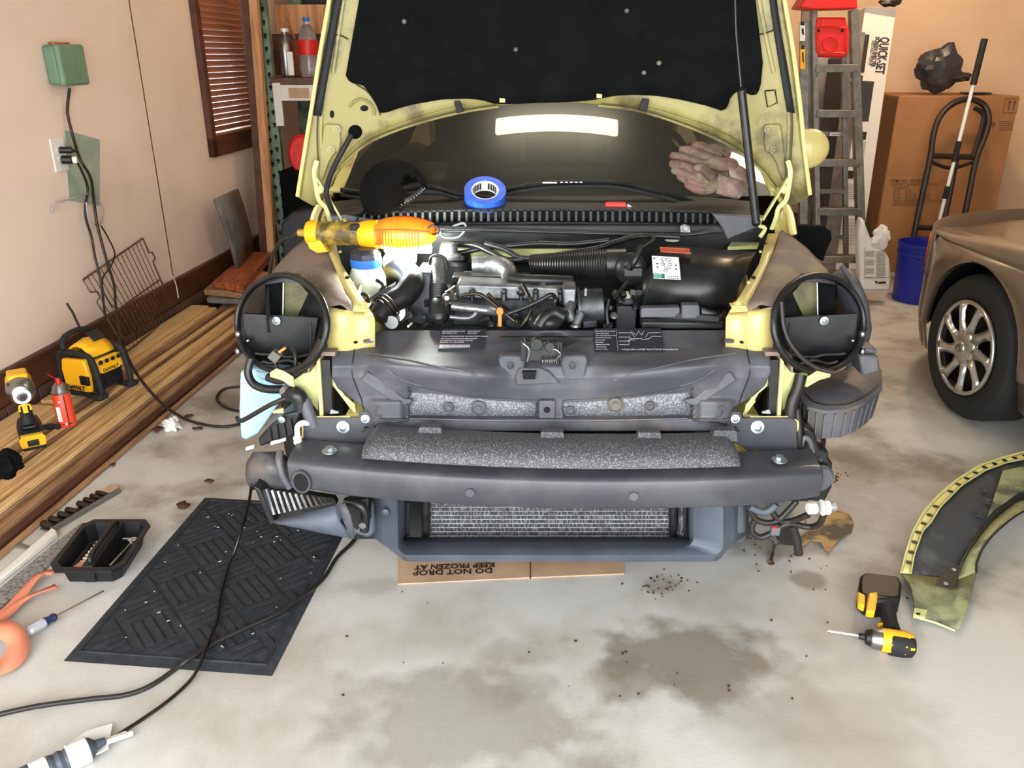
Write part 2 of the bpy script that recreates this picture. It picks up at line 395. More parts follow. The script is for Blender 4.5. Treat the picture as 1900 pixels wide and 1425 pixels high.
m2 = nt.nodes.new('ShaderNodeMixShader'); m2.inputs[0].default_value = .06; nt.links.new(mx.outputs[0], m2.inputs[1]); nt.links.new(df.outputs[0], m2.inputs[2]); nt.links.new(m2.outputs[0], o_.inputs[0])

car = thing('car', 'yellow car nosed toward the viewer with its hood up and bumper removed', 'car', (0, 2.6, 0))
def part(name, mb, mats, parent=None, label=None, **k):
    return build(name, mb, mats, parent or car, label=label, **k)
def S(pts, Y): return [PY(a, b, Y) for a, b in pts]
def bolt(c, axis, r, parent, mat='bolt_zinc', name='bolt'):
    m = MB(); c = Vector(c); a = Vector(axis).normalized()
    m.lathe([(r*1.35, 0), (r*1.35, r*.25), (r*.8, r*.3)], c, a, 20); m.lathe([(r*.75, r*.3), (r*.75, r*.9), (r*.55, r*1.0)], c, a, 6)
    return build(name, m, mat, parent)
V = Vector
# --- bumper beam
def beam_y(x): return 1.705+.065*(x/.655)**2
m = MB(); rings = []
for i in range(41):
    x = -.655+1.31*i/40; y = beam_y(x); e = abs(x)/.655; zb = .437+(.012*max(0, e-.8)*5)
    q = .02 if e < .8 else .02
    rings.append([V((x, y+.004, zb)), V((x, y-.003, zb+.012)), V((x, y-.004, .508)), V((x, y+.001, .517)), V((x, y+.010, .522)), V((x, y+.10, .53)), V((x, y+.125, .522)), V((x, y+.125, zb+.01))])
m.loft(rings)
beam = part('bumper_beam', m, 'beam_metal', bevel=.003)
for s in (-1, 1):
    bolt((s*.555, 1.80, .532), (0, 0, 1), .014, beam)
    m = MB(); m.cyl((s*.195-.0, 1.708-.006, .478), (s*.195, 1.72, .478), .011, 18); build('plug', m, 'plastic_grey', beam)
    m = MB(); m.lathe([(.008, 0), (.013, .004), (.013, .012), (.007, .014)], (s*.50, 1.80, .425), (0, 0, 1)); build('clip', m, 'white_plastic', beam)
c_ = PY(560, 893, 1.755)
m = MB(); m.lathe([(.018, 0), (.018, .008)], c_+V((0, -.006, 0)), (0, 1, 0), 24, sy=1.4); build('tow_eye_hole', m, 'black_hole', beam)
m = MB(); m.tube([c_+V((.021*math.cos(a*PI/12), -.004, .028*math.sin(a*PI/12))) for a in range(24)], .004, 6, closed=True); build('hole_rim', m, 'beam_metal', beam)
# --- foam absorber on the beam
m = MB(); rings = []
for i in range(37):
    x = lerp(-.462, .448, i/36); y = beam_y(x)+.008; e = min(1, min(i, 36-i)/1.2+.55)
    h = .058*e+.0
    rings.append([V((x, y+.02, .531)), V((x, y-.003, .545)), V((x, y-.002, .531+h*.45)), V((x, y+.012, .531+h*.75)), V((x, y+.035, .531+h*.95)), V((x, y+.07, .531+h)), V((x, y+.10, .531+h*.98)), V((x, y+.10, .531))])
m.loft(rings)
for cx in (-.30, .0, .235, .42):
    y = beam_y(cx)+.095; m.add([V((cx+a, y+b, c)) for c, w_ in ((.575, .033), (.604, .026)) for a, b in ((-w_, -.015), (w_, -.015), (w_, .012), (-w_, .012))], [(0,1,2,3),(4,5,6,7),(0,1,5,4),(1,2,6,5),(2,3,7,6),(3,0,4,7)])
part('foam_absorber', m, 'foam_speckle', bevel=.004)
# --- lock carrier (front panel)
def relief(x_l, x_r, ya, yb, dep, nx, ny, thick=.01):
    m = MB(); rows = []
    for j in range(ny+1):
        py = lerp(ya, yb, j/ny); a = x_l(py); b = x_r(py)
        rows.append([PY(lerp(a, b, i/nx), py, dep(lerp(a, b, i/nx), py)) for i in range(nx+1)])
    m.grid(rows); return m
def sm(a, b, x):
    t = max(0, min(1, (x-a)/(b-a))); return t*t*(3-2*t)
def lc_left(y): return interp([(612, 706), (624, 690), (628, 622), (640, 616), (700, 616), (720, 626), (740, 652), (752, 670), (770, 690), (800, 700), (812, 705)], y)
def lc_right(y): return interp([(612, 1346), (628, 1362), (632, 1422), (645, 1428), (690, 1430), (715, 1420), (735, 1398), (756, 1362), (775, 1352), (800, 1345), (812, 1340)], y)
def lc_dep(px, py):
    u = abs(px-1022)
    y = interp([(612, 2.03), (640, 1.955), (662, 1.905), (680, 1.872), (700, 1.862), (722, 1.868), (740, 1.878), (775, 1.878), (778, 1.868), (800, 1.868), (812, 1.878)], py)
    edge = 662+ -34*sm(150, 380, u)         # front edge of the top deck rises to the sides
    # rounded brows left and right
    for s in (-1, 1):
        cx = 1022+s*190; v = (px-cx)*s
        cy = 690-.10*(v)-.0006*(v*v)*(1 if v > 0 else .4)
        w_ = 20+6*math.cos(v/90)
        f = math.exp(-((py-cy)/w_)**2)*sm(-125, -60, v)*(1-sm(110, 190, v))
        y -= .045*f
    y += .035*math.exp(-((px-1022)/38)**2)*sm(612, 630, py)*(1-sm(655, 668, py))*1.3   # latch pocket
    y += .018*sm(300, 345, u)*(1-sm(375, 410, u))*sm(650, 700, py)*(1-sm(770, 800, py))    # hollow before the wings
    y += .08*sm(350, 410, u)*sm(640, 760, py)*.6
    y -= .018*sm(268, 280, u)*(1-sm(330, 350, u))*sm(735, 748, py)*(1-sm(775, 790, py))
    # notches above the speckled panels
    if 712 < py < 776 and u < 262:
        top = 716+ (0 if u > 262 else (1-(u/262)**2)*28)
        y += .014*sm(top-2, top+3, py)*(1-sm(770, 776, py))*(1 if u > 24 else 0)
    return y
m = relief(lc_left, lc_right, 612, 800, lc_dep, 150, 76)
carrier = part('lock_carrier', m, 'plastic_grey', solid=.012, soff=-1, smooth=50)
# upper speckled panels set into the carrier
for s in (-1, 1):
    xs = [24, 60, 120, 180, 240, 262]
    top = [745, 744, 740, 733, 722, 716]
    m = MB(); rows = []
    for t in (0, .5, 1):
        rows.append([PY(1018+s*x, lerp(tp, 773-(x/262)*2, t), 1.884+.004*t) for x, tp in zip(xs, top)])
    m.grid(rows); fp = build('foam_panel', m, 'foam_light', carrier, solid=.006, smooth=60)
    for x, r in ((125 if s < 0 else 125, .02), (60+40, .012)):
        pass
for px, py, r in ((888, 758, .019), (832, 756, .013), (1142, 752, .019), (1058, 762, .011), (1206, 754, .012)):
    m = MB(); c = PY(px, py, 1.872); m.lathe([(r, .006), (r, 0), (r*.8, -.002), (r*.75, .001), (r*.45, .001), (r*.4, -.002), (r*.2, -.002)], c, (0, 1, 0), 24); build('round_clip', m, 'plastic_grey', carrier)
# central bracket with hole
m = MB(); m.prism(S([(1000, 744), (1030, 744), (1030, 777), (1000, 777)], 1.862), (0, .03, 0)); br = build('centre_bracket', m, 'plastic_grey', carrier, bevel=.003)
m = MB(); m.cyl(PY(1015, 761, 1.859), PY(1015, 761, 1.859)+V((0, .004, 0)), .008); build('bracket_hole', m, 'black_hole', carrier)
m = MB(); m.prism(S([(969, 690), (995, 690), (993, 704), (971, 704)], 1.846), (0, .012, 0)); build('square_opening', m, 'black_hole', carrier, smooth=0)
m = MB(); m.prism(S([(962, 683), (1002, 683), (1020, 690), (1040, 712), (958, 716), (955, 700)], 1.857), (0, .01, 0)); build('latch_shelf', m, 'plastic_grey', carrier, bevel=.004)
# top deck collars beside the latch
for s, cx in ((-1, 950), (1, 1065)):
    m = MB(); p = S([(cx-26, 668), (cx-22, 660), (cx+20, 660), (cx+26, 668), (cx+20, 706), (cx-18, 706)], 1.862); m.prism(p, (0, .03, 0)); b_ = build('collar', m, 'plastic_grey', carrier, bevel=.005)
    m = MB(); m.lathe([(.008, 0), (.006, .012)], PY(cx-3, 680, 1.86), (0, -.7, .7), 10); build('collar_screw', m, 'plastic_grey', carrier)
# recess back of the latch
m = MB(); m.prism(S([(925, 626), (1100, 626), (1100, 662), (925, 662)], 1.975), (0, .01, 0)); build('latch_recess', m, 'engine_black', carrier, smooth=0)
# hooks at the ends of the panels
for s in (-1, 1):
    f = lambda x: 1018+s*(x)
    m = MB(); m.prism(S([(f(338), 690), (f(318), 700), (f(270), 740), (f(252), 742), (f(256), 750), (f(272), 754), (f(292), 744), (f(350), 706)], 1.868), (0, .012, 0)); build('hook', m, 'plastic_grey', carrier, bevel=.004)
    m = MB(); c = PY(f(1018-699 if s < 0 else 318), 766, 1.858); m.tube([c+V((.011*math.cos(a*PI/10)*-s, 0, .014*math.sin(a*PI/10))) for a in range(4, 19)], .0022, 6); build('hook_ring', m, 'plastic_grey', carrier)
    # deck end hole and pad
    m = MB(); m.lathe([(.007, 0), (.007, .003)], PZ(f(358), 636, .796), (0, 0, 1), 14, sy=.7); build('deck_hole', m, 'black_hole', carrier)
    m = MB(); m.lathe([(.012, 0), (.012, .004), (.008, .005)], PZ(f(335), 634, .795), (0, 0, 1), 18); build('deck_button', m, 'plastic_grey', carrier)
# slot under the panel, ledge and lower web
m = MB(); m.prism(S([(700, 800), (1345, 800), (1345, 775), (700, 775)], 1.905), (0, .02, 0)); part('carrier_crossbar', m, 'plastic_grey', bevel=.004)
m = MB(); m.prism(S([(730, 797), (1288, 797), (1288, 822), (730, 822)], 1.925), (0, .004, 0))
part('slot_backing', m, 'engine_black', smooth=0)
m = MB(); m.cyl(PY(750, 808, 1.91), PY(1250, 808, 1.91), .006); m.cyl(PY(850, 814, 1.905), PY(1240, 816, 1.905), .004); part('slot_bar', m, 'plastic_grey')
m = MB()
for s in (-1, 1):
    m.prism(S([(1010+s*280, 800), (1010+s*330, 800), (1010+s*330, 930), (1010+s*280, 930)], 1.895), (0, .03, 0))
part('carrier_side_web', m, 'plastic_grey', bevel=.003)
# lines along the carrier creases; the black ones paint in the crease shade
def crease(pts, r=.0022, mat='engine_black', off=-.002):
    m = MB(); m.tube([PY(a, b, lc_dep(a, b)+off) for a, b in pts], r, 6, k=4); build('crease_line', m, mat, carrier)
for s in (-1, 1):
    f = lambda x: 1022+s*x
    crease([(f(362), 632), (f(366), 660), (f(370), 690), (f(362), 715), (f(352), 740), (f(346), 770)], .0016)
    crease([(f(330), 664), (f(300), 688), (f(272), 706), (f(240), 716)], .0020, 'plastic_grey'); crease([(f(345), 655), (f(310), 660), (f(260), 668), (f(200), 682), (f(150), 692), (f(118), 706)], .0024, 'plastic_grey')
    crease([(f(262), 716), (f(240), 722), (f(180), 733), (f(120), 740), (f(24), 745)], .003, 'plastic_grey')
    crease([(f(350), 800), (f(320), 786), (f(290), 782), (f(262), 780)], .0020)
crease([(760, 777), (900, 780), (1022, 781), (1140, 780), (1275, 777)], .003, 'plastic_grey')
# info stickers on the deck
def decksheet(px0, py0, px1, py1, name, mat, off=.0015):
    P = [PY(a, b, lc_dep(a, b)) for a, b in ((px0, py1), (px1, py1), (px1, py0), (px0, py0))]
    c = sum(P, V((0, 0, 0)))/4; x = (P[1]-P[0]+P[2]-P[3]).normalized(); n = x.cross((P[3]-P[0])).normalized()
    if n.y > 0: n = -n
    y = n.cross(x); W_ = ((P[1]-P[0]).length+(P[2]-P[3]).length)/2; H_ = ((P[3]-P[0]).length+(P[2]-P[1]).length)/2
    c = c+n*.004
    m = MB(); m.box(c, (W_, H_, .0008), Matrix((x, y, n)).transposed()); o = build(name, m, mat, carrier, smooth=0)
    return o, c+n*.0008, x, y, W_, H_
for (a, b, c2, d) in ((816, 613, 900, 650), (1103, 613, 1230, 655)):
    o, c, x, y, W_, H_ = decksheet(a, b, c2, d, 'info_sticker', 'sticker_dark'); m = MB()
    def row(u, v, s_, t_): m.text(t_, c+x*(u*W_)+y*(v*H_), x, y, s_, .0002)
    if a == 816:
        row(-.48, .36, .0055, 'VEHICLE EMISSION INFO'); row(.1, .36, .0055, 'EVAP FAMILY'); row(-.48, .26, .005, 'TEST GROUP  AIR'); row(.1, .26, .005, 'CATALYST')
        row(-.48, .10, .005, 'TUNE UP SPECIFICATIONS  NO ADJUSTMENT NEEDED')
        for i in range(3): row(-.48, -.02-.09*i, .0046, ('THIS VEHICLE CONFORMS TO REGULATIONS', 'APPLICABLE TO NEW MOTOR VEHICLES', 'EQUIPPED WITH CONVERTER')[i])
        rr = random.Random(3); xx = -.47
        while xx < .18:
            wd = rr.choice((.008, .014, .02)); m.box(c+x*((xx+wd/2)*W_)+y*(-.38*H_), (wd*W_, .14*H_, .0004), Matrix((x, y, x.cross(y))).transposed()); xx += wd+.008
    else:
        for i in range(9): row(-.49, .36-.095*i, .0048, ('CAUTION HOT ENGINE', ' HIGH VOLTAGE', ' DO NOT TOUCH WITH', 'ENGINE RUNNING', 'ALLUMAGE', 'DANGER', ' RADIATOR FAN', ' CAN START', 'AT ANY TIME')[i])
        m.box(c+x*(-.17*W_), (.003*W_, .9*H_, .0004), Matrix((x, y, x.cross(y))).transposed())
        row(-.12, -.42, .0085, 'VACUUM HOSE ROUTING DIAGRAM')
        for q in (((-.14, .3), (.05, .3), (.1, .1)), ((-.14, .12), (0, .12), (.04, .05), (.2, .05)), ((-.14, -.05), (.02, -.05), (.02, .2)), ((-.14, -.2), (.0, -.2), (.0, .0), (.1, .0)), ((.48, .3), (.3, .3), (.25, .12)), ((.48, .15), (.35, .15), (.3, .05), (.2, 0)), ((.05, .38), (.12, .2), (.16, .38), (.2, .2), (.24, .38))):
            for p, q2 in zip(q, q[1:]): m.bar(c+x*(p[0]*W_)+y*(p[1]*H_), c+x*(q2[0]*W_)+y*(q2[1]*H_), .0007, .0004, x.cross(y))
    build('sticker_print', m, 'sticker_ink', o, smooth=0)
# hood latch
lt = PZ(1005, 650, .79); m = MB()
m.box(lt+V((0, .0, .0)), (.10, .02, .05)); m.box(lt+V((-.04, -.012, 0)), (.006, .02, .07)); m.box(lt+V((.04, -.012, 0)), (.006, .02, .06)); m.cyl(lt+V((-.012, -.02, .02)), lt+V((-.012, 0, .02)), .016); m.cyl(lt+V((.02, -.022, .015)), lt+V((.02, 0, .015)), .013)
latch = part('hood_latch', m, 'engine_black', bevel=.002)
m = MB(); m.tube([lt+V((.0+i*.0008, -.022+.006*math.cos(i*.9), -.018+.006*math.sin(i*.9))) for i in range(50)], .0013, 5); build('latch_spring', m, 'steel', latch)
m = MB(); m.tube([lt+V((-.045, -.024, .025)), lt+V((-.03, -.026, .01)), lt+V((-.034, -.026, -.02))], .0022, 6, k=4); m.tube([lt+V((.035, -.022, -.015)), lt+V((.045, -.024, .0)), lt+V((.03, -.024, .012)), lt+V((.025, -.02, .0))], .0016, 6, k=4); build('latch_lever', m, 'steel', latch)
# --- radiator duct (lower carrier)
def duct_out_l(y): return interp([(905, 684), (985, 686), (1003, 712), (1030, 738), (1040, 748), (1046, 790)], y)
def duct_out_r(y): return interp([(905, 1384), (985, 1384), (1005, 1356), (1025, 1350), (1036, 1340), (1046, 1290)], y)
m = MB()
Yd = 1.85
def ringpts(l, r, t, b, c, Y):   # rounded rectangle in pixels on plane Y
    out = []
    for cx, cy, a0 in ((r-c, b-c, 0), (l+c, b-c, 90), (l+c, t+c, 180), (r-c, t+c, 270)):
        for k in range(5):
            a = math.radians(a0+90*k/4); out.append(PY(cx+c*math.cos(a), cy+c*math.sin(a), Y))
    return out
o1 = ringpts(686, 1384, 895, 1000, 14, 1.90); o2 = ringpts(712, 1360, 895, 1022, 22, 1.86); o3 = ringpts(736, 1345, 895, 1042, 24, 1.83); o4 = ringpts(738, 1342, 895, 1030, 20, 1.815)
o5 = ringpts(742, 1288, 895, 1015, 20, 1.85); o6 = ringpts(748, 1280, 900, 1006, 10, 1.90); o7 = ringpts(755, 1275, 900, 1000, 8, 1.93)
m.grid([o1, o2, o3, o4, o5, o6, o7], True)
duct = part('radiator_duct', m, 'plastic_lower', solid=.006, smooth=60)
for s in (-1, 1):
    m = MB(); c = PY(1018+s*303, 951, 1.835); m.lathe([(.009, .01), (.009, 0), (.006, -.001), (.005, .002)], c, (0, 1, 0), 18); build('duct_screw', m, 'plastic_grey', duct)
    p = [(1018+s*(a-1018), b) for a, b in ((1384, 935), (1386, 990), (1352, 1000), (1340, 990), (1344, 935))]
    m = MB(); m.prism(S(p, 1.875), (0, .05, 0)); build('duct_cheek', m, 'plastic_lower', duct, bevel=.01)
m = MB(); m.lathe([(.026, 0), (.026, .02), (.021, .022), (.021, .12)], PY(1365, 996, 1.93), (0, 0, 1), 20); part('drain_pipe', m, 'plastic_lower')
# condenser
m = MB(); m.prism(S([(782, 900), (1262, 900), (1262, 1003), (782, 1003)], 1.95), (0, .02, 0)); cond = part('condenser', m, 'fins', smooth=0)
m = MB()
for i in range(9):
    py = 941+i*7.6; m.cyl(PY(800, py, 1.948), PY(1245, py, 1.948), .0011, 6)
build('cooling_tube', m, 'cast_alu', cond)
for px in (790, 1249): m = MB(); m.cyl(PY(px, 925, 1.94), PY(px, 1002, 1.94), .012); build('side_tank', m, 'engine_black', cond)
m = MB(); m.cyl(PY(1264, 925, 1.93), PY(1264, 1000, 1.93), .009); m.ball(PY(1264, 990, 1.93), .012); build('receiver_tube', m, 'fins', cond)
m = MB()
m.tube([PY(757, 930, 1.925), PY(757, 992, 1.925), PY(775, 1001, 1.925), PY(1255, 1004, 1.925), PY(1268, 998, 1.925), PY(1272, 930, 1.925)], .006, 8, k=3)
build('rubber_seal', m, 'rubber', cond)
m = MB(); m.prism(S([(660, 890), (1390, 890), (1390, 1000), (660, 1000)], 2.0), (0, .03, 0)); part('radiator', m, 'engine_black', smooth=0)
# --- front frame rails, plates and bolts
def sideX(s, px): return px if s > 0 else 2042-px
for s in (-1, 1):
    X = lambda px: sideX(s, px)
    # bolted plate
    m = MB(); m.prism(S([(X(1345), 768), (X(1351), 764), (X(1375), 764), (X(1378), 776), (X(1470), 776), (X(1479), 784), (X(1480), 838), (X(1400), 836), (X(1388), 838), (X(1376), 828), (X(1345), 815)], 1.885), (0, .008, 0))
    pl = part('mounting_plate', m, 'beam_metal', bevel=.003)
    bolt(PY(X(1405), 792, 1.883), (0, -1, .1), .0125, pl); bolt(PY(X(1364), 777, 1.883), (0, -1, .1), .0085, pl)
    m = MB(); m.lathe([(.007, 0), (.007, .003)], PY(X(1362), 794, 1.882), (0, 1, 0), 16, sy=.5, upv=(0,0,1)); build('slot', m, 'black_hole', pl)
    m = MB(); m.tube([PY(X(1392), 774, 1.895), PY(X(1468), 774, 1.895), PY(X(1480), 782, 1.895), PY(X(1480), 835, 1.895)], .003, 6); build('plate_edge', m, 'car_yellow_clean', pl)
    # welded rail end: green-yellow web, dark gap, flange with top shelf
    m = MB(); m.prism(S([(X(1378), 768), (X(1450), 668), (X(1430), 668), (X(1424), 716), (X(1384), 750), (X(1380), 774), (X(1440), 776)], 1.93), (0, .004, 0)); part('rail_gusset', m, 'frame_green_yellow', smooth=0)
    m = MB(); m.prism(S([(X(1430), 668), (X(1449), 668), (X(1444), 773), (X(1425), 773)], 1.915), (0, .02, 0)); part('rail_gap', m, 'engine_black', smooth=0)
    m = MB(); m.prism(S([(X(1449), 664), (X(1455), 672), (X(1449), 774), (X(1442), 774)], 1.905), (0, .05, 0)); part('rail_flange', m, 'car_yellow_clean', bevel=.001)
    m = MB(); m.prism(S([(X(1449), 684), (X(1456), 676), (X(1466), 690), (X(1482), 694), (X(1498), 690), (X(1500), 712), (X(1474), 736), (X(1452), 762)], 1.935), (0, .006, 0))
    part('rail_web', m, 'frame_green_yellow', smooth=0)
    m = MB(); m.prism(S([(X(1420), 653), (X(1458), 653), (X(1470), 662), (X(1472), 692), (X(1468), 692), (X(1466), 668), (X(1455), 660), (X(1420), 661)], 1.90), (0, .05, 0)); part('rail_shelf', m, 'dusty_paint', bevel=.001)
    m = MB(); m.prism(S([(X(1498), 700), (X(1514), 690), (X(1530), 684), (X(1542), 692), (X(1541), 700), (X(1520), 706), (X(1496), 720)], 1.90), (0, .006, 0)); part('lamp_bracket', m, 'frame_green_yellow', bevel=.002)
    m = MB(); m.prism(S([(X(1428), 760), (X(1414), 764), (X(1414), 767), (X(1430), 768)], 1.90), (0, .006, 0)); part('weld_stud', m, 'bolt_zinc')
    # fender rail: bright strip on top, front face, dusty outer shelf
    P3 = lambda a, b, Y: (lambda p: V((abs(p.x)*s, p.y, p.z)))(PY(X(a), b, Y))
    A = [P3(1425, 433, 2.40), P3(1445, 433, 2.40)]; B = [P3(1408, 490, 2.20), P3(1427, 485, 2.20)]; D = [P3(1375, 545, 2.04), P3(1395, 552, 2.04)]; E = [P3(1352, 580, 1.955), P3(1387, 578, 1.945)]
    m = MB(); rows = [A, B, D, E]; m.grid(rows)
    m.grid([E, [P3(1347, 590, 1.94), P3(1387, 590, 1.935)], [P3(1346, 650, 1.935), P3(1386, 652, 1.93)]])
    rail = part('fender_rail', m, 'car_yellow_clean', solid=.006, smooth=40)
    for a, b, y, r, mt in ((1397, 518, 2.105, .006, 'black_hole'), (1410, 470, 2.25, .004, 'car_yellow_clean'), (1420, 455, 2.31, .003, 'black_hole'), (1388, 527, 2.06, .005, 'car_yellow_clean')):
        m = MB(); m.lathe([(r, 0), (r, .003)], P3(a, b, y)+V((0, -.003, .004)), (0, -.3, 1), 14); build('rail_hole', m, mt, rail)
    m = MB(); c = P3(1367, 571, 1.965)+V((0, -.004, .008)); m.box(c, (.036, .03, .004)); build('clip_pad', m, 'car_yellow_clean', rail, bevel=.003)
    bolt(c+V((0, 0, .002)), (0, -.3, 1), .008, rail, 'car_yellow_clean')
    m = MB(); m.grid([[P3(1387, 578, 1.945), P3(1440, 568, 1.95)], [P3(1387, 590, 1.935), P3(1437, 582, 1.935)], [P3(1386, 656, 1.93), P3(1434, 655, 1.93)]])
    part('fender_front_face', m, 'car_yellow_clean', solid=.005, smooth=30)
    rows = []
    for (a, b, c, d, y1_, y2_) in ((1445, 433, 1468, 441, 2.40, 2.42), (1436, 460, 1500, 462, 2.30, 2.34), (1427, 485, 1536, 500, 2.20, 2.22), (1412, 515, 1538, 512, 2.12, 2.16), (1400, 543, 1470, 526, 2.05, 2.09), (1390, 562, 1450, 548, 1.98, 2.0), (1387, 578, 1444, 568, 1.945, 1.95)):
        p, q = P3(a, b, y1_), P3(c, d, y2_)
        rows.append([p.lerp(q, t)+V((0, 0, .012*math.sin(PI*t)+.004*math.sin(9*t+a))) for t in [k/10 for k in range(11)]])
    m = MB(); m.grid(rows); part('inner_fender', m, 'dusty_paint', solid=.004, smooth=60)
    m = MB(); m.grid([[P3(1478, 508, 2.14), P3(1510, 506, 2.14), P3(1538, 510, 2.16)], [P3(1490, 522, 2.11), P3(1510, 520, 2.11), P3(1550, 526, 2.12)]]); part('lamp_shelf', m, 'plastic_grey', solid=.004)
    # headlight bucket
    cx, cy = 1519, 600
    def E3(k, rx, ry, Y, dx=0, dy=0):
        a = 2*PI*k/48; return P3(cx+dx+rx*math.cos(a), cy+dy-ry*math.sin(a), Y + .10*math.cos(a)*1.0 + .05*math.sin(a))
    Yl = 1.98
    m = MB(); m.tube([E3(k, 84, 90, Yl) for k in range(48)], .0045, 8, closed=True, flat=1.3)
    m.grid([[E3(k, 85, 91, Yl+.0) for k in range(48)], [E3(k, 82, 88, Yl+.01) for k in range(48)], [E3(k, 80, 85, Yl+.06) for k in range(48)], [E3(k, 76, 82, Yl+.15) for k in range(48)]], True)
    bucket = part('headlight_bucket', m, 'engine_black', solid=.003, smooth=60)
    m = MB(); m.prism([E3(k, 77, 83, Yl+.20) for k in range(48)], (0, .006, 0)); build('bucket_floor', m, 'engine_black', bucket, smooth=0)
    m = MB(); m.prism([P3(a, b, Yl+.10) for a, b in ((1452, 590), (1590, 582), (1588, 640), (1560, 672), (1500, 678), (1462, 650))], (0, .01, 0)); build('bucket_back_plate', m, 'engine_black', bucket, smooth=0)
    m = MB(); m.prism([P3(a, b, Yl+.17) for a, b in ((1470, 545), (1490, 522), (1516, 520), (1514, 592), (1488, 590), (1474, 570))], (0, .01, 0)); build('bucket_opening_panel', m, 'bucket_yellow', bucket, smooth=0)
    m = MB(); m.prism([P3(a, b, Yl+.16) for a, b in ((1517, 524), (1550, 528), (1549, 584), (1517, 584))], (0, .01, 0)); build('bucket_dark_panel', m, 'pad_black', bucket, smooth=0)
    m = MB(); m.bar(P3(1516, 524, Yl+.15), P3(1517, 586, Yl+.15), .003, .003); build('panel_edge', m, 'washer_milk', bucket)
    bolt(P3(1529, 595, Yl+.095), (0, -1, 0), .0085, bucket)
    m = MB()
    for k in (0, 1):
        c = P3(1600, 620+32*k, Yl+.08); m.ball(c, .009, 12, (1, 1, 1.2), 7)
    c = P3(1582, 632, Yl+.08); m.ball(c, .006, 10)
    build('bucket_rivet', m, 'steel', bucket)
    m = MB(); m.tube([P3(1456+i*14, 665-abs(i-4)*3+math.sin(i)*3, Yl+.05) for i in range(9)], .004, 6, k=3); m.tube([P3(1465, 600+i*10, Yl+.06) for i in range(7)], .003, 6); m.tube([P3(1470+i*12, 672+3*math.sin(i*1.4), Yl+.03) for i in range(8)], .005, 6, k=3); build('bucket_wiring', m, 'cable', bucket)
    # wheel and arch behind everything
    m = MB(); m.lathe([(.20, -.10), (.29, -.10), (.315, -.07), (.315, .07), (.29, .10), (.20, .10)], (s*.76, 2.62, .316), (s, 0, 0), 40); wh = part('wheel', m, 'tyre')
    m = MB(); m.lathe([(.20, 0), (.19, .03), (.06, .05), (.05, .07)], (s*.76, 2.62, .316), (s, 0, 0), 32); build('rim', m, 'alu', wh)
    m = MB(); m.lathe([(.20, -.10), (.29, -.10), (.315, -.07), (.315, .07), (.29, .10), (.20, .10)], (s*.76, 5.10, .316), (s, 0, 0), 40); wh = part('wheel', m, 'tyre')
    m = MB(); m.lathe([(.20, 0), (.19, .03), (.06, .05), (.05, .07)], (s*.76, 5.10, .316), (s, 0, 0), 32); build('rim', m, 'alu', wh)
    # lower frame rail going back, inner liner wall
    m = MB(); m.box((s*.50, 2.25, .52), (.08, .66, .12)); part('frame_rail', m, 'car_yellow', bevel=.004)
    m = MB(); m.grid([[V((s*.53, 2.02, .84)), V((s*.53, 2.02, .45))], [V((s*.55, 2.50, .92)), V((s*.54, 2.50, .42))]]); part('bay_wall', m, 'car_yellow', solid=.006)
# ---------------------------------------------------------------- hood
def hoodY(x, z, off=0): return 2.40 + .13*(1-min(1, (x/.72)**2)) - .16*(z-1.0) - off
def PH(px, py, off=0):
    p = PY(px, py, 2.4)
    for _ in range(12): p = PY(px, py, hoodY(p.x, p.z, off))
    return p
def resample(pl, n):
    P = [V((a, b, 0)) for a, b in pl]; L_ = [0]
    for a, b in zip(P, P[1:]): L_.append(L_[-1]+(b-a).length)
    out = []
    for i in range(n+1):
        t = L_[-1]*i/n
        for k in range(len(P)-1):
            if t <= L_[k+1]+1e-9:
                u = (t-L_[k])/max(1e-9, L_[k+1]-L_[k]); q = P[k].lerp(P[k+1], u); out.append((q.x, q.y)); break
    return out
mk('hood_yellow_shaded', '938B54', .42, col2='7C7448', scale=7, lo=.46, hi=.68, coat=.15, col3='453F28', scale3=7, lo3=.5, hi3=.7)  # body yellow darkened for the hood's shade; mottling and dark spots are dirt
mk('rib_dark', '4A4430', .8)
mk('cowl_plastic', '1C1D1F', .55, col2='2A2A2B', scale=8)
hb = [(551, 365), (566, 374), (581, 382), (594, 378), (610, 357), (622, 330), (638, 306), (658, 287), (682, 269), (720, 249), (766, 232), (808, 219), (850, 209), (925, 196), (985, 190), (1044, 189), (1110, 193), (1175, 202), (1246, 221), (1330, 256), (1358, 270), (1381, 286), (1405, 306), (1425, 327), (1438, 346), (1448, 364), (1460, 380), (1475, 379), (1490, 372), (1504, 362)]
hb = resample(hb, 96)
TOPY = -190
def hgrid(bot, xt0, xt1, off, nj=16, e=1.0):
    n = len(bot)-1; rows = []
    for j in range(nj+1):
        t = j/nj; rows.append([PH(lerp(lerp(xt0, xt1, i/n), bot[i][0], t), lerp(TOPY, bot[i][1], t), off) for i in range(n+1)])
    m = MB(); m.grid(rows); return m
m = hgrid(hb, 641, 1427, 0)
hood = part('hood', m, 'hood_yellow_shaded', solid=.022, soff=-1, smooth=50)
pb = [(642, 141), (648, 152), (658, 156), (672, 157), (682, 168), (690, 182), (697, 192), (704, 210), (718, 209), (740, 201), (766, 194), (817, 185), (867, 183), (895, 186), (918, 193), (960, 193), (1000, 191), (1044, 190), (1080, 188), (1105, 185), (1140, 178), (1175, 176), (1220, 178), (1263, 185), (1310, 196), (1340, 206), (1350, 200), (1354, 184), (1362, 173), (1371, 168), (1385, 173), (1398, 178), (1406, 174), (1411, 160), (1415, 118)]
pad = hgrid(resample(pb, 90), 700, 1380, .014, 14)
padpart = build('hood_insulation', pad, 'pad_black', hood, solid=.012, smooth=50)
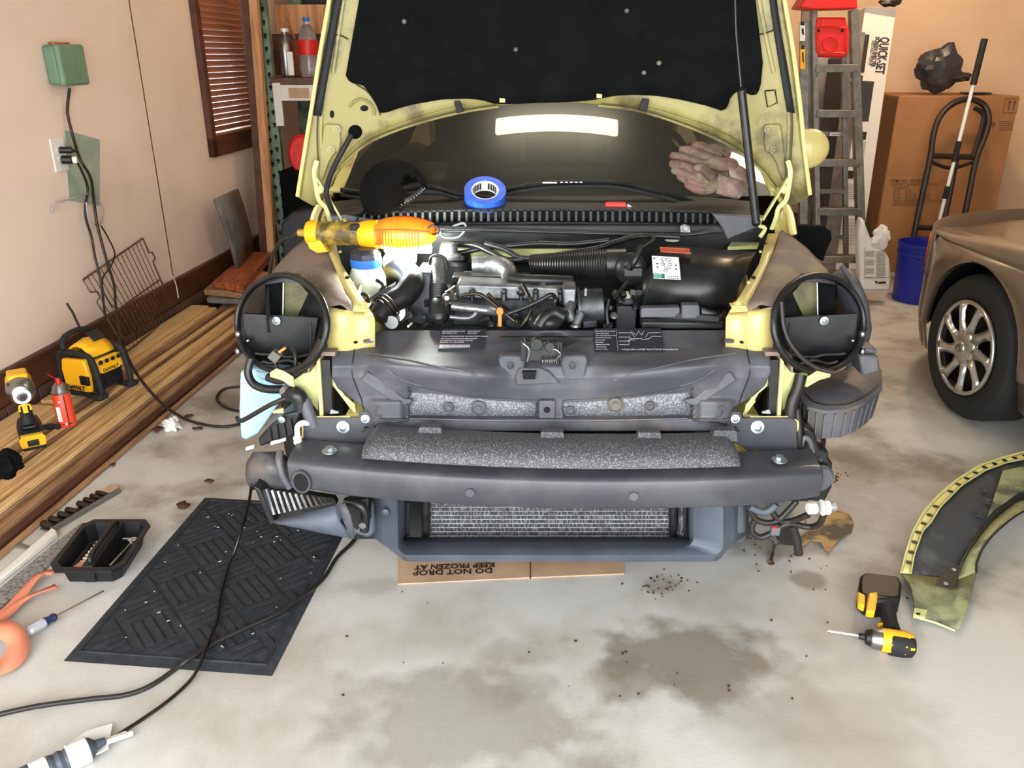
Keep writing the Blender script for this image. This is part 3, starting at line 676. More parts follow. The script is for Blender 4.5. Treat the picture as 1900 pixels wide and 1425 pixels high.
# raised pressings on the hood frame
def rib(pts, off, r, mat='hood_yellow_shaded', par=None, name='pressed_rib', flat=.6, k=4):
    m = MB(); m.tube([PH(a, b, off) for a, b in pts], r, 8, k=k, flat=flat); return build(name, m, mat, par or hood)
rib([(606, 352), (622, 322), (650, 292), (690, 262), (760, 234), (850, 210), (925, 198)], .004, .0065)
rib([(1440, 352), (1418, 322), (1390, 296), (1346, 266), (1262, 230), (1180, 205), (1110, 196)], .004, .0065)
rib([(640, 292), (672, 262), (740, 231), (820, 206), (862, 196)], .003, .005)
rib([(1400, 292), (1370, 264), (1310, 234), (1230, 208), (1182, 196)], .003, .005)
rib([(597, 300), (596, 210), (617, 60), (628, -60)], .004, .005)
rib([(1461, 300), (1463, 200), (1440, 60), (1430, -60)], .004, .005)
rib([(618, 135), (628, 60), (640, -20)], .003, .006); rib([(1436, 135), (1420, 60), (1405, -20)], .003, .006)
for q in ([(606, 346), (624, 318), (652, 288), (692, 258), (762, 230), (850, 206), (920, 195)], [(1440, 346), (1416, 317), (1388, 291), (1344, 261), (1260, 226), (1180, 201), (1116, 193)], [(660, 156), (684, 172), (700, 196), (706, 214)], [(590, 300), (590, 210), (611, 60), (622, -60)], [(1467, 300), (1469, 200), (1446, 60), (1436, -60)]):
    rib(q, .003, .0022, 'rib_dark', name='rib_outline', flat=1)  # thin dark lines along the ribs so their edges stand out
# thin outer edge of the hood skin, its highlight painted as paler yellow
for s, pts in ((-1, [(552, 364), (567, 270), (583, 170), (597, 80), (611, 0), (638, -185)]), (1, [(1503, 361), (1493, 280), (1484, 190), (1471, 90), (1456, 0), (1430, -185)])):
    m = MB(); m.tube([PH(a, b, .012) for a, b in pts], .006, 8, k=4); build('hood_edge', m, 'car_yellow_clean', hood)
# black rubber strips down both sides
for q, w_ in (([(580, 214), (588, 170), (606, 70), (619, 0), (648, -170)], [(595, 216), (606, 150), (624, 50), (633, 0), (660, -170)]), ([(1475, 210), (1466, 150), (1450, 60), (1441, 0), (1415, -170)], [(1462, 208), (1452, 150), (1438, 60), (1430, 0), (1405, -170)])):
    a, b = resample(q, 14), resample(w_, 14)
    m = MB(); m.grid([[PH(x, y, .008) for x, y in a], [PH(x, y, .016) for x, y in b]]); build('rubber_strip', m, 'rubber', hood, solid=.008)
# cross seams, holes
for q in ([(617, 63), (632, 66), (646, 73)], [(1405, 65), (1425, 60), (1444, 52)]):
    rib(q, .005, .0018, 'dark_steel', name='panel_seam', flat=1)
def hole(px, py, rx, ry, name='hood_hole', mat='black_hole', off=.003, par=None):
    m = MB(); m.add([PH(px, py, off)]+[PH(px+rx*math.cos(a*PI/12), py+ry*math.sin(a*PI/12), off) for a in range(24)], [(0, i+1, (i+1) % 24+1) for i in range(24)]); return build(name, m, mat, par or hood, solid=.002)
hole(676, 201, 7.5, 5.5); hole(659, 245, 13, 13, mat='pad_black'); hole(616, 212, 4, 7)
m = MB(); m.tube([PH(648+a, b, .006) for a, b in ((0, 198), (10, 188), (22, 184), (36, 190), (44, 202), (46, 214))], .006, 8, k=4, flat=.6); build('pressed_boss', m, 'hood_yellow_shaded', hood)
m = MB(); m.tube([PH(1018+x, 1+y, .004) for x, y in ((401, 168), (420, 166), (424, 190), (406, 198), (401, 168))], .002, 5); build('square_pressing', m, 'dark_steel', hood)
# clips that hold the pad, and two dark bump stops
for (a, b) in ((932, 186), (1112, 178)):
    m = MB(); m.prism([PH(a+x, b+y, .03) for x, y in ((-5, -4), (5, -3), (5, 4), (-5, 4))], (0, .004, 0)); build('pad_clip', m, 'car_yellow_clean', hood)
for q in ([(842, 188), (853, 187), (861, 207), (848, 211)], [(1192, 182), (1205, 184), (1200, 207), (1185, 204)]):
    m = MB(); m.prism([PH(a, b, .016) for a, b in q], (0, .01, 0)); build('bump_stop', m, 'rubber', hood, bevel=.002)
for a, b in ((750, 40), (1163, 20), (957, 92), (1223, 117), (1195, 135)):
    m = MB(); m.lathe([(.007, 0), (.004, .004)], PH(a, b, .026), (0, -1, 0), 10); build('pad_dimple', m, 'plastic_grey', padpart)
# hinge plates bolted to the hood and hinge arms
for s in (-1, 1):
    X = lambda px: 2050-px if s < 0 else px
    m = MB(); m.prism([PH(X(a), b, .012) for a, b in ((1420, 232), (1445, 230), (1449, 236), (1457, 300), (1458, 330), (1452, 336), (1440, 300), (1430, 284), (1421, 282), (1418, 262))], (0, .008, 0)); hp = build('hinge_plate', m, 'hood_yellow_shaded', hood, bevel=.002)
    for a, b in ((1425, 240), (1436, 279)): bolt(PH(X(a), b, .014), (0, -1, 0), .0085, hp, 'hood_yellow_shaded')
    m = MB(); m.tube([PH(X(1462), 298, .03), PH(X(1467), 320, .04), PH(X(1463), 350, .05), PH(X(1458), 372, .05), PY(X(1445), 386, 2.36), PY(X(1440), 405, 2.36), PY(X(1432), 425, 2.38)], .007, 8, k=4, flat=.5)
    m.bar(PH(X(1462), 330, .04), PY(X(1415), 408, 2.36), .012, .005); m.tube([PY(X(1412), 405, 2.37), PY(X(1408), 418, 2.37), PY(X(1420), 424, 2.37), PY(X(1410), 440, 2.36)], .006, 6, k=3)
    m.ball(PH(X(1456), 352, .05), .012, 12, (1, .5, 1))
    part('hood_hinge', m, 'frame_green_yellow')
    m = MB(); m.tube([PH(X(1438), 350, .0), PY(X(1452), 372, 2.44), PY(X(1466), 400, 2.44), PY(X(1472), 436, 2.42)], .014, 8, k=3, flat=.6); part('fender_edge_strip', m, 'car_yellow_clean')
# gas strut on the right
m = MB(); a_, b_ = PH(1376, 170, .10), PY(1403, 412, 2.30)
m.tube([PH(1359, -170, .05), PH(1366, 60, .08), a_], .0035, 8); st = part('gas_strut', m, 'dark_steel')
m = MB(); m.cyl(a_, b_, .0115, 16); m.ball(b_, .013, 10); m.ball(a_, .012, 10); build('strut_cylinder', m, 'engine_black', st)
# washer hose along the left hinge
m = MB(); m.tube([PH(652, 250, .02), PH(640, 272, .03), PH(622, 305, .04), PH(610, 335, .06), PY(606, 362, 2.33), PY(618, 395, 2.36)], .008, 8, k=5); part('washer_hose', m, 'rubber')

# ---------------------------------------------------------------- windshield, cowl, cabin
m = MB(); rows = []
def WS(u, t):      # u -1..1 across, t 0..1 up the glass
    xb = .70*u; x = lerp(xb, .58*u, t); yb = 2.60+.10*u*u; yt = 3.42+.16*u*u
    z = lerp(1.03, 1.50, t)+.03*math.sin(PI*t); return V((x, lerp(yb, yt, t), z))
for j in range(13): rows.append([WS(-1+2*i/32, j/12) for i in range(33)])
m.grid(rows); wsh = part('windshield', m, 'glass_dust', smooth=80)
for s in (-1, 1):
    m = MB(); m.grid([[WS(s*1.0, j/12)+V((0, 0, .005)) for j in range(13)], [WS(s*1.0, j/12)+V((s*.045, .03, .0)) for j in range(13)], [WS(s*1.0, j/12)+V((s*.06, .09, -.03)) for j in range(13)]])
    part('windshield_pillar', m, 'car_yellow', solid=.01)
    # front wing side skin, door, sill and rear quarter (simple but complete)
m = MB()
prof = [(2.45, .98, .70), (2.7, 1.0, .80), (3.2, 1.02, .84), (4.2, 1.02, .85), (4.9, .98, .84), (5.4, .86, .74), (5.62, .7, .58)]
for s in (-1, 1):
    m2_ = MB(); m2_.grid([[V((s*w_*.93, y, z)) for y, z, w_ in prof], [V((s*w_, y, z-.14)) for y, z, w_ in prof], [V((s*w_, y, .42)) for y, z, w_ in prof], [V((s*w_*.94, y, .22)) for y, z, w_ in prof]])
    part('body_side', m2_, 'car_yellow', solid=.01, smooth=50)
m = MB(); yz = [(3.42, 1.50), (3.7, 1.525), (4.1, 1.50), (4.6, 1.36), (5.1, 1.14), (5.45, .9), (5.62, .7), (5.66, .4)]
m.grid([[V((u*lerp(.58, .78, min(1, max(0, (y-4.1)/1.2))), y, z-.05*u*u)) for u in (-1, -.8, -.4, 0, .4, .8, 1)] for y, z in yz]); part('roof', m, 'car_yellow', solid=.01, smooth=60)
for s in (-1, 1):
    m = MB(); m.grid([[V((s*.79, y, 1.0)) for y in (2.9, 3.4, 4.0, 4.6)], [V((s*.62, y2, z2)) for y2, z2 in ((3.1, 1.2), (3.5, 1.44), (4.0, 1.44), (4.5, 1.3))]]); part('side_window', m, 'glass_dust')
    # door mirror
m = MB(); m.ball(PY(1500, 276, 2.85), .068, 20, (1.0, .6, .95), 12); part('door_mirror', m, 'car_yellow_clean', smooth=80)
# cabin inside
m = MB(); m.add([V((x, y, z)) for z in (.35, .98) for x, y in ((-.66, 2.75), (.66, 2.75), (.70, 5.2), (-.70, 5.2))], [(0,1,2,3), (0,1,5,4), (1,2,6,5), (2,3,7,6), (3,0,4,7)]); part('cabin_floor', m, 'pad_black')
m = MB(); rows = []
for y, z in ((2.66, 1.01), (2.9, 1.05), (3.1, 1.07), (3.25, 1.03), (3.28, .8)): rows.append([V((u*.64, y+.05*u*u, z+.0*abs(u))) for u in (-1, -.5, 0, .5, 1)])
m.grid(rows); part('dashboard', m, 'engine_black', solid=.01)
m = MB(); m.tube([V((.36+.18*math.cos(a*PI/12), 3.33+.05*math.sin(a*PI/12), 1.03+.17*math.sin(a*PI/12))) for a in range(24)], .013, 8, closed=True); m.box((.36, 3.32, 1.02), (.3, .03, .03)); part('steering_wheel', m, 'engine_black')
for s in (-1, 1):
    m = MB(); m.box((s*.36, 3.95, .62), (.46, .5, .18)); m.box((s*.36, 4.2, .95), (.44, .14, .6)); m.box((s*.36, 4.22, 1.32), (.24, .1, .18)); part('car_seat', m, 'plastic_grey', bevel=.03)
# cowl
def cow(px): return interp([(618, 400), (700, 393), (850, 390), (1020, 388.5), (1200, 390), (1330, 394), (1398, 400)], px)
Yc = 2.47
m = MB(); pxs = [618+ (1398-618)*i/40 for i in range(41)]
m.grid([[PY(p, cow(p)-26-5*math.sin(PI*i/40), 2.64) for i, p in enumerate(pxs)], [PY(p, cow(p)-14, 2.56) for p in pxs], [PY(p, cow(p)-2, Yc) for p in pxs], [PY(p, cow(p)+1, Yc-.003) for p in pxs]]); cowl = part('cowl', m, 'cowl_plastic', solid=.006)
m = MB(); m.grid([[PY(p, cow(p)+20, Yc) for p in pxs], [PY(p, cow(p)+24, Yc-.012) for p in pxs], [PY(p, cow(p)+31, Yc-.01) for p in pxs]])
for i in range(58):
    p = 622+i*(1394-622)/57; a = PY(p, cow(p), Yc); b = PY(p, cow(p)+21, Yc)
    m.bar(a, b, .0075, .006, (0, 1, 0))
m.grid([[PY(p, cow(p)-1, Yc-.003) for p in pxs], [PY(p, cow(p)+2.5, Yc-.003) for p in pxs]])
build('air_grille', m, 'cowl_plastic', cowl, solid=.004, smooth=30)
m = MB(); m.grid([[PY(p, cow(p)-2, Yc+.03) for p in pxs], [PY(p, cow(p)+26, Yc+.03) for p in pxs]]); build('grille_backing', m, 'black_hole', cowl)
m = MB(); m.prism(S([(1322, 398), (1420, 402), (1412, 420), (1366, 438), (1350, 445), (1338, 420)], 2.42), (0, .03, 0)); build('cowl_corner', m, 'plastic_grey', cowl, bevel=.004)
m = MB(); m.prism(S([(600, 402), (640, 398), (760, 420), (750, 432), (640, 428), (604, 420)], 2.46), (0, .03, 0)); build('cowl_corner', m, 'plastic_grey', cowl, bevel=.004)
# wipers
for q in ([(632, 352), (700, 360), (790, 346), (850, 360), (960, 376)], [(940, 352), (1000, 342), (1090, 338), (1160, 342), (1260, 366), (1330, 392)]):
    m = MB(); m.tube([PY(a, b, 2.60) for a, b in q], .008, 6, k=4); wp = part('wiper', m, 'engine_black')
    m = MB(); m.tube([PY(a, b+9, 2.58) for a, b in q[:-1]], .006, 5, k=3); build('wiper_blade', m, 'rubber', wp)
m = MB(); m.box(PY(1020, 339, 2.585), (.045, .002, .004)); 
for i in range(5): m.box(PY(1042+i*9, 338, 2.585), (.009, .002, .003))
part('wiper_label', m, 'sticker_ink', smooth=0)

# ---------------------------------------------------------------- engine bay
m = MB(); m.prism(S([(600, 420), (1420, 420), (1440, 620), (590, 620)], 2.50), (0, .02, 0)); part('firewall', m, 'engine_black', smooth=0)
m = MB(); m.box((0, 2.25, .50), (1.15, .5, .03)); m.box((0, 2.10, .60), (1.1, .02, .25)); part('bay_floor', m, 'engine_black', smooth=0)
m = MB(); m.prism(S([(610, 418), (1400, 418), (1400, 434), (610, 432)], 2.44), (0, .04, 0)); part('rain_channel', m, 'cowl_plastic', bevel=.005)
m = MB()
for q in ([(845, 462), (1090, 462), (1070, 484), (850, 486)], [(1000, 448), (1055, 450), (1058, 455), (1000, 455)]): m.prism(S(q, 2.44), (0, .01, 0))
part('bulkhead_panel', m, 'frame_green_yellow', smooth=0)
m = MB(); m.prism([PZ(a, b, .91) for a, b in ((1362, 448), (1376, 432), (1418, 438), (1405, 462), (1350, 464))], (0, 0, .01)); part('strut_tower', m, 'frame_green_yellow')
m = MB(); m.prism([PZ(a, b, .84) for a, b in ((640, 458), (712, 456), (760, 470), (740, 500), (668, 492))], (0, 0, .01)); part('strut_tower', m, 'frame_green_yellow')
def tubep(name, pts, r, mat, k=5, par=None, n=10, flat=1.0):
    m = MB(); m.tube([PY(*p) for p in pts], r, n, k=k, flat=flat); return build(name, m, mat, par or car, smooth=60)
# head and manifold
m = MB(); m.prism(S([(850, 528), (1036, 534), (1034, 552), (1040, 606), (838, 606), (842, 560)], 2.16), (0, .16, 0)); eng = part('engine_block', m, 'cast_dark', bevel=.006)
m = MB(); m.prism(S([(846, 526), (1050, 533), (1048, 554), (1030, 560), (848, 556)], 2.145), (0, .1, 0)); build('valve_cover', m, 'cast_alu', eng, bevel=.008)
for i, px in enumerate((876, 935, 967, 994, 1040)):
    m = MB(); m.cyl(PY(px, 558, 2.13), PY(px, 538, 2.14), .008 if i % 2 else .006, 12); m.ball(PY(px, 541, 2.135), .013 if i == 2 else .009, 12); build('injector', m, 'cast_dark', eng)
m = MB(); m.cyl(PY(1007, 532, 2.16), PY(1007, 520, 2.18), .010, 14); build('cover_stud', m, 'cast_alu', eng)
m = MB(); m.box(PY(1056, 545, 2.14), (.035, .08, .05)); build('end_housing', m, 'cast_alu', eng, bevel=.005)
# pump and pulley at the right
c = PY(1098, 568, 2.12); m = MB(); m.lathe([(.022, -.03), (.045, -.03), (.047, .0), (.047, .03), (.02, .034)], c, (1, 0, .1), 28); m.lathe([(.053, -.036), (.053, -.03)], c, (1, 0, .1), 28); part('vacuum_pump', m, 'cast_dark')
m = MB(); m.box(PY(1086, 560, 2.10), (.006, .012, .075)); m.ball(PY(1084, 575, 2.09), .012); m.cyl(PY(1070, 580, 2.09), PY(1094, 576, 2.09), .008); part('pump_bracket', m, 'cast_alu')
m = MB(); m.tube([PY(1060, 566, 2.1), PY(1055, 578, 2.08), PY(1062, 592, 2.08)], .014, 10, k=3); m.cyl(PY(1078, 582, 2.07), PY(1068, 604, 2.05), .011, 14); m.lathe([(.014, 0), (.014, .006)], PY(1068, 603, 2.05), (0, -.2, -1), 14); part('fuel_filter', m, 'cast_alu')
# aluminium intake elbow
tubep('intake_pipe', [(876, 492, 2.30), (905, 492, 2.30), (932, 496, 2.28), (944, 508, 2.25), (936, 528, 2.22)], [.028, .028, .030, .024, .018], 'cast_alu', n=16)
# oil cap and its base
m = MB(); c = PZ(857, 500, .84); m.lathe([(.043, 0), (.046, .02), (.040, .03), (.030, .034), (.028, .05), (.026, .052)], c, (0, 0, 1), 32); m.box(c+V((0, 0, .05)), (.05, .02, .02)); part('oil_cap', m, 'engine_black', bevel=.002)
m = MB(); m.prism(S([(838, 512), (945, 514), (940, 532), (838, 530)], 2.22), (0, .05, 0)); part('coil_cover', m, 'engine_black', bevel=.006)
# heat shield tube and black bellows at the work light
m = MB(); m.cyl(PY(813, 478, 2.20), PY(814, 540, 2.13), .016, 20); part('charge_pipe', m, 'cast_alu')
m = MB(); q = [(.018, 0), (.023, .006)]
a0, a1 = PY(814, 534, 2.13), PY(815, 596, 2.04); d_ = a1-a0
pr = []
for i in range(15): pr.append((.026 if i % 2 else .022, d_.length*.03*i))
pr += [(.027, d_.length*.5), (.029, d_.length*.75), (.024, d_.length*.93), (.012, d_.length), (.011, d_.length*1.02)]
m.lathe(pr, a0, d_, 24); part('bellows_boot', m, 'engine_black')
tubep('clamp_wire', [(798, 490, 2.18), (800, 478, 2.17), (812, 474, 2.17), (826, 480, 2.17), (830, 500, 2.16)], .004, 'engine_black')
# curved black intake hose on the left
tubep('intake_hose', [(700, 590, 2.04), (722, 565, 2.07), (750, 548, 2.10), (765, 525, 2.14), (758, 508, 2.20), (742, 500, 2.26), (728, 504, 2.3)], [.030, .031, .034, .034, .032, .028], 'engine_black', n=18)
m = MB()
for t in (0, 1, 2): m.lathe([(.0335, 0), (.0355, .002), (.0355, .004), (.0335, .006)], PY(712+t*5, 576-t*5, 2.055)+V((0, 0, 0)), PY(742, 550, 2.09)-PY(712, 576, 2.055), 24, cap=False)
part('hose_clamp', m, 'dark_steel')
tubep('turbo_pipe', [(735, 502, 2.3), (728, 485, 2.34), (745, 472, 2.36), (770, 470, 2.36)], .030, 'washer_milk', n=16)
m = MB(); m.prism(S([(772, 504), (800, 506), (800, 604), (752, 604), (757, 570)], 2.16), (0, .12, 0)); part('turbo_shield', m, 'cast_dark', bevel=.006)
m = MB(); m.lathe([(.03, 0), (.032, .01), (.024, .016)], PY(735, 580, 2.08), (.2, -1, .3), 24); m.lathe([(.018, 0), (.018, .03)], PY(730, 592, 2.06), (0, -1, 0), 18); part('idler_pulley', m, 'steel')
m = MB(); m.cyl(PY(764, 600, 2.06), PY(757, 606, 2.04), .003); m.box(PY(717, 591, 2.06), (.012, .01, .006)); part('bright_fitting', m, 'washer_milk')
# coolant bottle with blue cap
m = MB(); c = PY(678, 465, 2.22); c.z = .79; m.lathe([(.040, 0), (.052, .02), (.052, .08), (.044, .1), (.038, .115)], c, (0, 0, 1), 28); cb = part('coolant_bottle', m, 'washer_milk')
m = MB(); m.lathe([(.043, .112), (.044, .118), (.044, .135)], c, (0, 0, 1), 28); build('cap_band', m, 'cap_blue', cb)
m = MB(); m.lathe([(.044, .134), (.042, .150), (.030, .162)], c, (0, 0, 1), 8); build('bottle_cap', m, 'sticker_dark', cb, bevel=.002)
# harness under the bottle
for q in ([(672, 545, 2.1), (684, 552, 2.08), (678, 565, 2.06), (690, 572, 2.06)], [(700, 520, 2.15), (712, 530, 2.12), (705, 545, 2.1), (718, 552, 2.08)], [(690, 556, 2.08), (705, 545, 2.09), (725, 535, 2.1)]):
    tubep('harness_loop', q, .006, 'engine_black')
# valve dome at the rear
m = MB(); c = PZ(833, 478, .90); m.lathe([(.035, 0), (.036, .008), (.028, .016), (.026, .03), (.02, .044), (.008, .048)], c, (0, 0, 1), 28); part('egr_valve', m, 'cast_alu')
# ribbed air hose, mass air sensor
m = MB(); a0, a1 = PY(984, 495, 2.32), PY(1126, 490, 2.30); d_ = a1-a0; pr = []
N_ = 60
for i in range(N_+1): pr.append(((.034+.008*i/N_)+(.0022 if i % 2 else 0), d_.length*i/N_))
pr += [(.044, d_.length*1.01), (.044, d_.length*1.25)]
m.lathe(pr, a0, d_, 28); part('air_duct', m, 'engine_black')
m = MB(); c = PY(1172, 498, 2.22); m.lathe([(.042, 0), (.046, .01), (.04, .02), (.02, .03)], c, (-.3, -1, .1), 24); m.box(c+V((0, -.03, 0)), (.05, .03, .025)); m.tube([c+V((-.01, -.03, 0)), c+V((.0, -.05, .03)), c+V((.02, -.03, .07))], .009, 8, k=4); part('air_sensor', m, 'engine_black', bevel=.002)
# air filter box
bx = [PY(a, b, y) for a, b, y in ((1208, 500, 2.12), (1364, 505, 2.10), (1392, 470, 2.26), (1262, 458, 2.30), (1226, 462, 2.30))]
m = MB(); rows = [[PY(1240, 455, 2.34), PY(1310, 460, 2.34), PY(1402, 468, 2.30)], [PY(1215, 474, 2.24), PY(1300, 478, 2.22), PY(1392, 486, 2.2)], [PY(1208, 492, 2.17), PY(1300, 497, 2.16), PY(1384, 508, 2.14)], [PY(1204, 530, 2.13), PY(1300, 534, 2.12), PY(1366, 540, 2.12)], [PY(1196, 575, 2.13), PY(1300, 578, 2.12), PY(1350, 580, 2.12)]]
m.grid(rows); m.grid([[rows[0][0], rows[0][0]+V((-.03, .05, -.1))], [rows[2][0], rows[2][0]+V((-.03, .08, -.08))], [rows[4][0], rows[4][0]+V((-.03, .1, -.02))]]); afb = part('air_filter_box', m, 'engine_black', solid=.01, smooth=60)
def flatsheet(P, name, mat, par, off=.002):
    c = sum(P, V((0,0,0)))/4; x = ((P[1]-P[0])+(P[2]-P[3])).normalized(); y = (P[3]-P[0]); y = (y-x*y.dot(x)).normalized(); n = x.cross(y)
    W_ = (P[1]-P[0]).length; H_ = (P[3]-P[0]).length; c = c+n*off
    m = MB(); m.box(c, (W_, H_, .001), Matrix((x, y, n)).transposed()); o = build(name, m, mat, par, smooth=0); return o, c+n*.0007, x, y, n, W_, H_
fy = lambda a, b, y: PY(a, b, y)
o, c, x, y, n, W_, H_ = flatsheet([fy(1208, 519, 2.10), fy(1259, 521, 2.10), fy(1263, 482, 2.175), fy(1211, 478, 2.175)], 'belt_sticker', 'sticker_white', afb, .006)
m = MB(); R_ = Matrix((x, y, n)).transposed(); m.box(c+x*(-.29*W_)+y*(-.39*H_), (.42*W_, .2*H_, .0004), R_); gs = build('sticker_band', m, 'sticker_green', o, smooth=0)
m = MB(); m.text('Ruelle', c+x*(-.48*W_)+y*(-.37*H_)+n*.0004, x, y, .0085, .0002); m.text('Drive', c+x*(-.48*W_)+y*(-.47*H_)+n*.0004, x, y, .0085, .0002); build('band_print', m, 'sticker_white', o, smooth=0)
m = MB()
for u, v, r in ((-.08, .36, .006), (.12, .36, .006), (-.12, .15, .005), (.16, .15, .005), (.10, .0, .005), (-.03, -.14, .005)): m.tube([c+x*(u*W_+r*math.cos(a*PI/8))+y*(v*H_+r*math.sin(a*PI/8)) for a in range(16)], .0007, 4, closed=True)
for p, q in (((-.12, .36), (-.03, -.14)), ((-.03, -.14), (.1, 0)), ((.16, .15), (.12, .36)), ((-.08, .3), (-.12, .15))): m.bar(c+x*p[0]*W_+y*p[1]*H_, c+x*q[0]*W_+y*q[1]*H_, .0008, .0004, n)
for u, v in ((-.32, .15), (-.32, 0), (.36, .12), (.36, -.05)): m.box(c+x*u*W_+y*v*H_, (.07*W_, .05*H_, .0004), R_)
m.box(c+x*(-.42*W_)+y*(.38*H_), (.05*W_, .08*H_, .0004), Matrix((x, y, n)).transposed() @ Matrix.Rotation(.78, 3, 'Z'))
for i in range(6): m.box(c+x*((.02+i*.075)*W_)+y*(-.38*H_), (.04*W_, .03*H_, .0004), R_); m.box(c+x*((.02+i*.075)*W_)+y*(-.46*H_), (.04*W_, .03*H_, .0004), R_)
build('belt_diagram', m, 'sticker_dark', o, smooth=0)
o, c, x, y, n, W_, H_ = flatsheet([fy(1224, 475, 2.205), fy(1280, 478, 2.20), fy(1279, 470, 2.25), fy(1224, 466, 2.255)], 'warning_sticker', 'sticker_orange', afb, .012)
m = MB(); m.text('ATTENTION FLAMMABLE', c+x*(-.46*W_)+y*(.05*H_), x, y, .007, .0002); m.text('see the manual', c+x*(-.46*W_)+y*(-.3*H_), x, y, .006, .0002); build('warning_print', m, 'ink', o, smooth=0)
# battery / fuse cover in front of it
m = MB(); m.prism([PZ(a, b, .80) for a, b in ((1188, 590), (1336, 600), (1362, 566), (1340, 544), (1278, 532), (1226, 560), (1200, 572))], (0, 0, .02)); fc = part('battery_cover', m, 'engine_black', bevel=.004)
m = MB(); m.prism(S([(1190, 572), (1262, 570), (1262, 590), (1188, 590)], 2.075), (0, .03, 0)); m.prism(S([(1266, 566), (1298, 566), (1300, 592), (1264, 592)], 2.065), (0, .03, 0)); m.prism(S([(1302, 574), (1334, 584), (1332, 598), (1302, 594)], 2.07), (0, .03, 0)); build('cover_flap', m, 'plastic_grey', fc, bevel=.004)
m = MB(); m.tube([PZ(1240, 560, .825), PZ(1278, 536, .825)], .003, 6); m.box(PZ(1345, 560, .83), (.03, .05, .03)); build('cover_clip', m, 'engine_black', fc, bevel=.003)
m = MB(); m.prism(S([(1190, 596), (1345, 598), (1345, 612), (1190, 612)], 2.05), (0, .05, 0)); part('battery_tray', m, 'engine_black', bevel=.006)
# relay column with pale nut
c = PZ(1162, 560, .80); m = MB(); m.lathe([(.033, 0), (.036, .006), (.036, .012)], c, (0, 0, 1), 28, sy=.7); m.box(c+V((0, -.01, -.05)), (.055, .04, .09)); part('mount_cover', m, 'plastic_grey', bevel=.003)
m = MB(); m.box(c+V((0, 0, .02)), (.022, .02, .018)); part('mount_nut', m, 'washer_milk', bevel=.003)
# white sensor at the rear and ring terminal
c = PZ(1247, 446, .93); m = MB(); m.lathe([(.022, 0), (.022, .01), (.014, .014), (.013, .03), (.008, .034)], c, (0, 0, 1), 20); part('level_sensor', m, 'washer_milk')
m = MB(); m.prism(S([(1262, 420), (1270, 416), (1280, 420), (1282, 432), (1262, 432)], 2.40), (0, .01, 0)); m.lathe([(.009, 0), (.009, -.004)], PY(1272, 424, 2.40), (0, 1, 0), 16); part('ring_bracket', m, 'cast_alu', bevel=.002)
# dipstick
m = MB(); m.prism(S([(924, 574), (931, 574), (931, 606), (924, 606)], 2.03), (0, .006, 0)); m.tube([PY(927.5+5*math.cos(a*PI/8), 578+6*math.sin(a*PI/8), 2.03) for a in range(16)], .003, 6, closed=True); part('dipstick_handle', m, 'dip_orange', bevel=.002)
# cross tubes, fuel lines and hoses over the engine
for nm, q, r, mt in (('coolant_pipe', [(838, 568, 2.08), (870, 572, 2.08), (905, 576, 2.08), (925, 578, 2.06)], .012, 'cast_alu'), ('coolant_pipe', [(835, 588, 2.05), (870, 590, 2.05), (885, 580, 2.05)], .006, 'cast_alu'),
                     ('fuel_line', [(855, 548, 2.09), (885, 545, 2.08), (905, 555, 2.07), (935, 580, 2.05), (955, 596, 2.04)], .005, 'dark_steel'), ('fuel_line', [(905, 545, 2.09), (930, 570, 2.07), (950, 590, 2.05), (962, 598, 2.04)], .005, 'dark_steel'),
                     ('fuel_line', [(942, 582, 2.04), (975, 570, 2.04), (1005, 556, 2.04), (1022, 547, 2.04), (1030, 552, 2.05), (1030, 560, 2.05)], .006, 'engine_black'), ('fuel_line', [(970, 528, 2.14), (980, 548, 2.07), (987, 566, 2.05), (978, 590, 2.03), (970, 602, 2.03)], .006, 'dark_steel'),
                     ('fuel_line', [(1000, 560, 2.06), (985, 580, 2.04), (975, 600, 2.03)], .005, 'dark_steel'), ('wire_loom', [(835, 452, 2.4), (880, 455, 2.38), (910, 468, 2.36), (940, 482, 2.34), (975, 480, 2.34)], .009, 'engine_black'),
                     ('wire_loom', [(850, 470, 2.38), (905, 460, 2.38), (960, 455, 2.37), (1000, 452, 2.38), (1060, 453, 2.38), (1130, 446, 2.38)], .007, 'engine_black'), ('wire_loom', [(900, 452, 2.38), (935, 462, 2.36), (965, 478, 2.34), (1000, 478, 2.33), (1050, 470, 2.34), (1110, 460, 2.36), (1145, 448, 2.38), (1190, 438, 2.4), (1260, 440, 2.4)], .008, 'engine_black'),
                     ('vacuum_hose', [(1165, 500, 2.16), (1175, 478, 2.18), (1190, 462, 2.24), (1212, 446, 2.32), (1208, 437, 2.36)], .006, 'engine_black'), ('vacuum_hose', [(1140, 555, 2.1), (1150, 540, 2.12), (1168, 520, 2.16)], .005, 'engine_black'),
                     ('return_hose', [(945, 516, 2.2), (975, 519, 2.18), (1010, 520, 2.18), (1060, 522, 2.2)], .016, 'engine_black'), ('rear_pipe', [(840, 420, 2.42), (860, 414, 2.42), (864, 424, 2.42), (850, 440, 2.42), (822, 440, 2.42), (816, 425, 2.42)], .004, 'plastic_grey'),
                     ('brake_line', [(610, 430, 2.4), (700, 424, 2.4), (800, 424, 2.4), (1000, 430, 2.42), (1250, 436, 2.42), (1320, 430, 2.40)], .005, 'engine_black'),
                     ('radiator_hose', [(1000, 606, 2.04), (1012, 588, 2.05), (1030, 580, 2.06), (1050, 590, 2.05)], .018, 'engine_black'), ('coolant_pipe', [(1128, 602, 2.06), (1126, 575, 2.08), (1130, 556, 2.1)], .004, 'cast_dark')):
    tubep(nm, q, r, mt)
m = MB(); m.ball(PY(1010, 598, 2.06), .05, 16, (1, .6, .5), 8); part('hose_cover', m, 'engine_black')
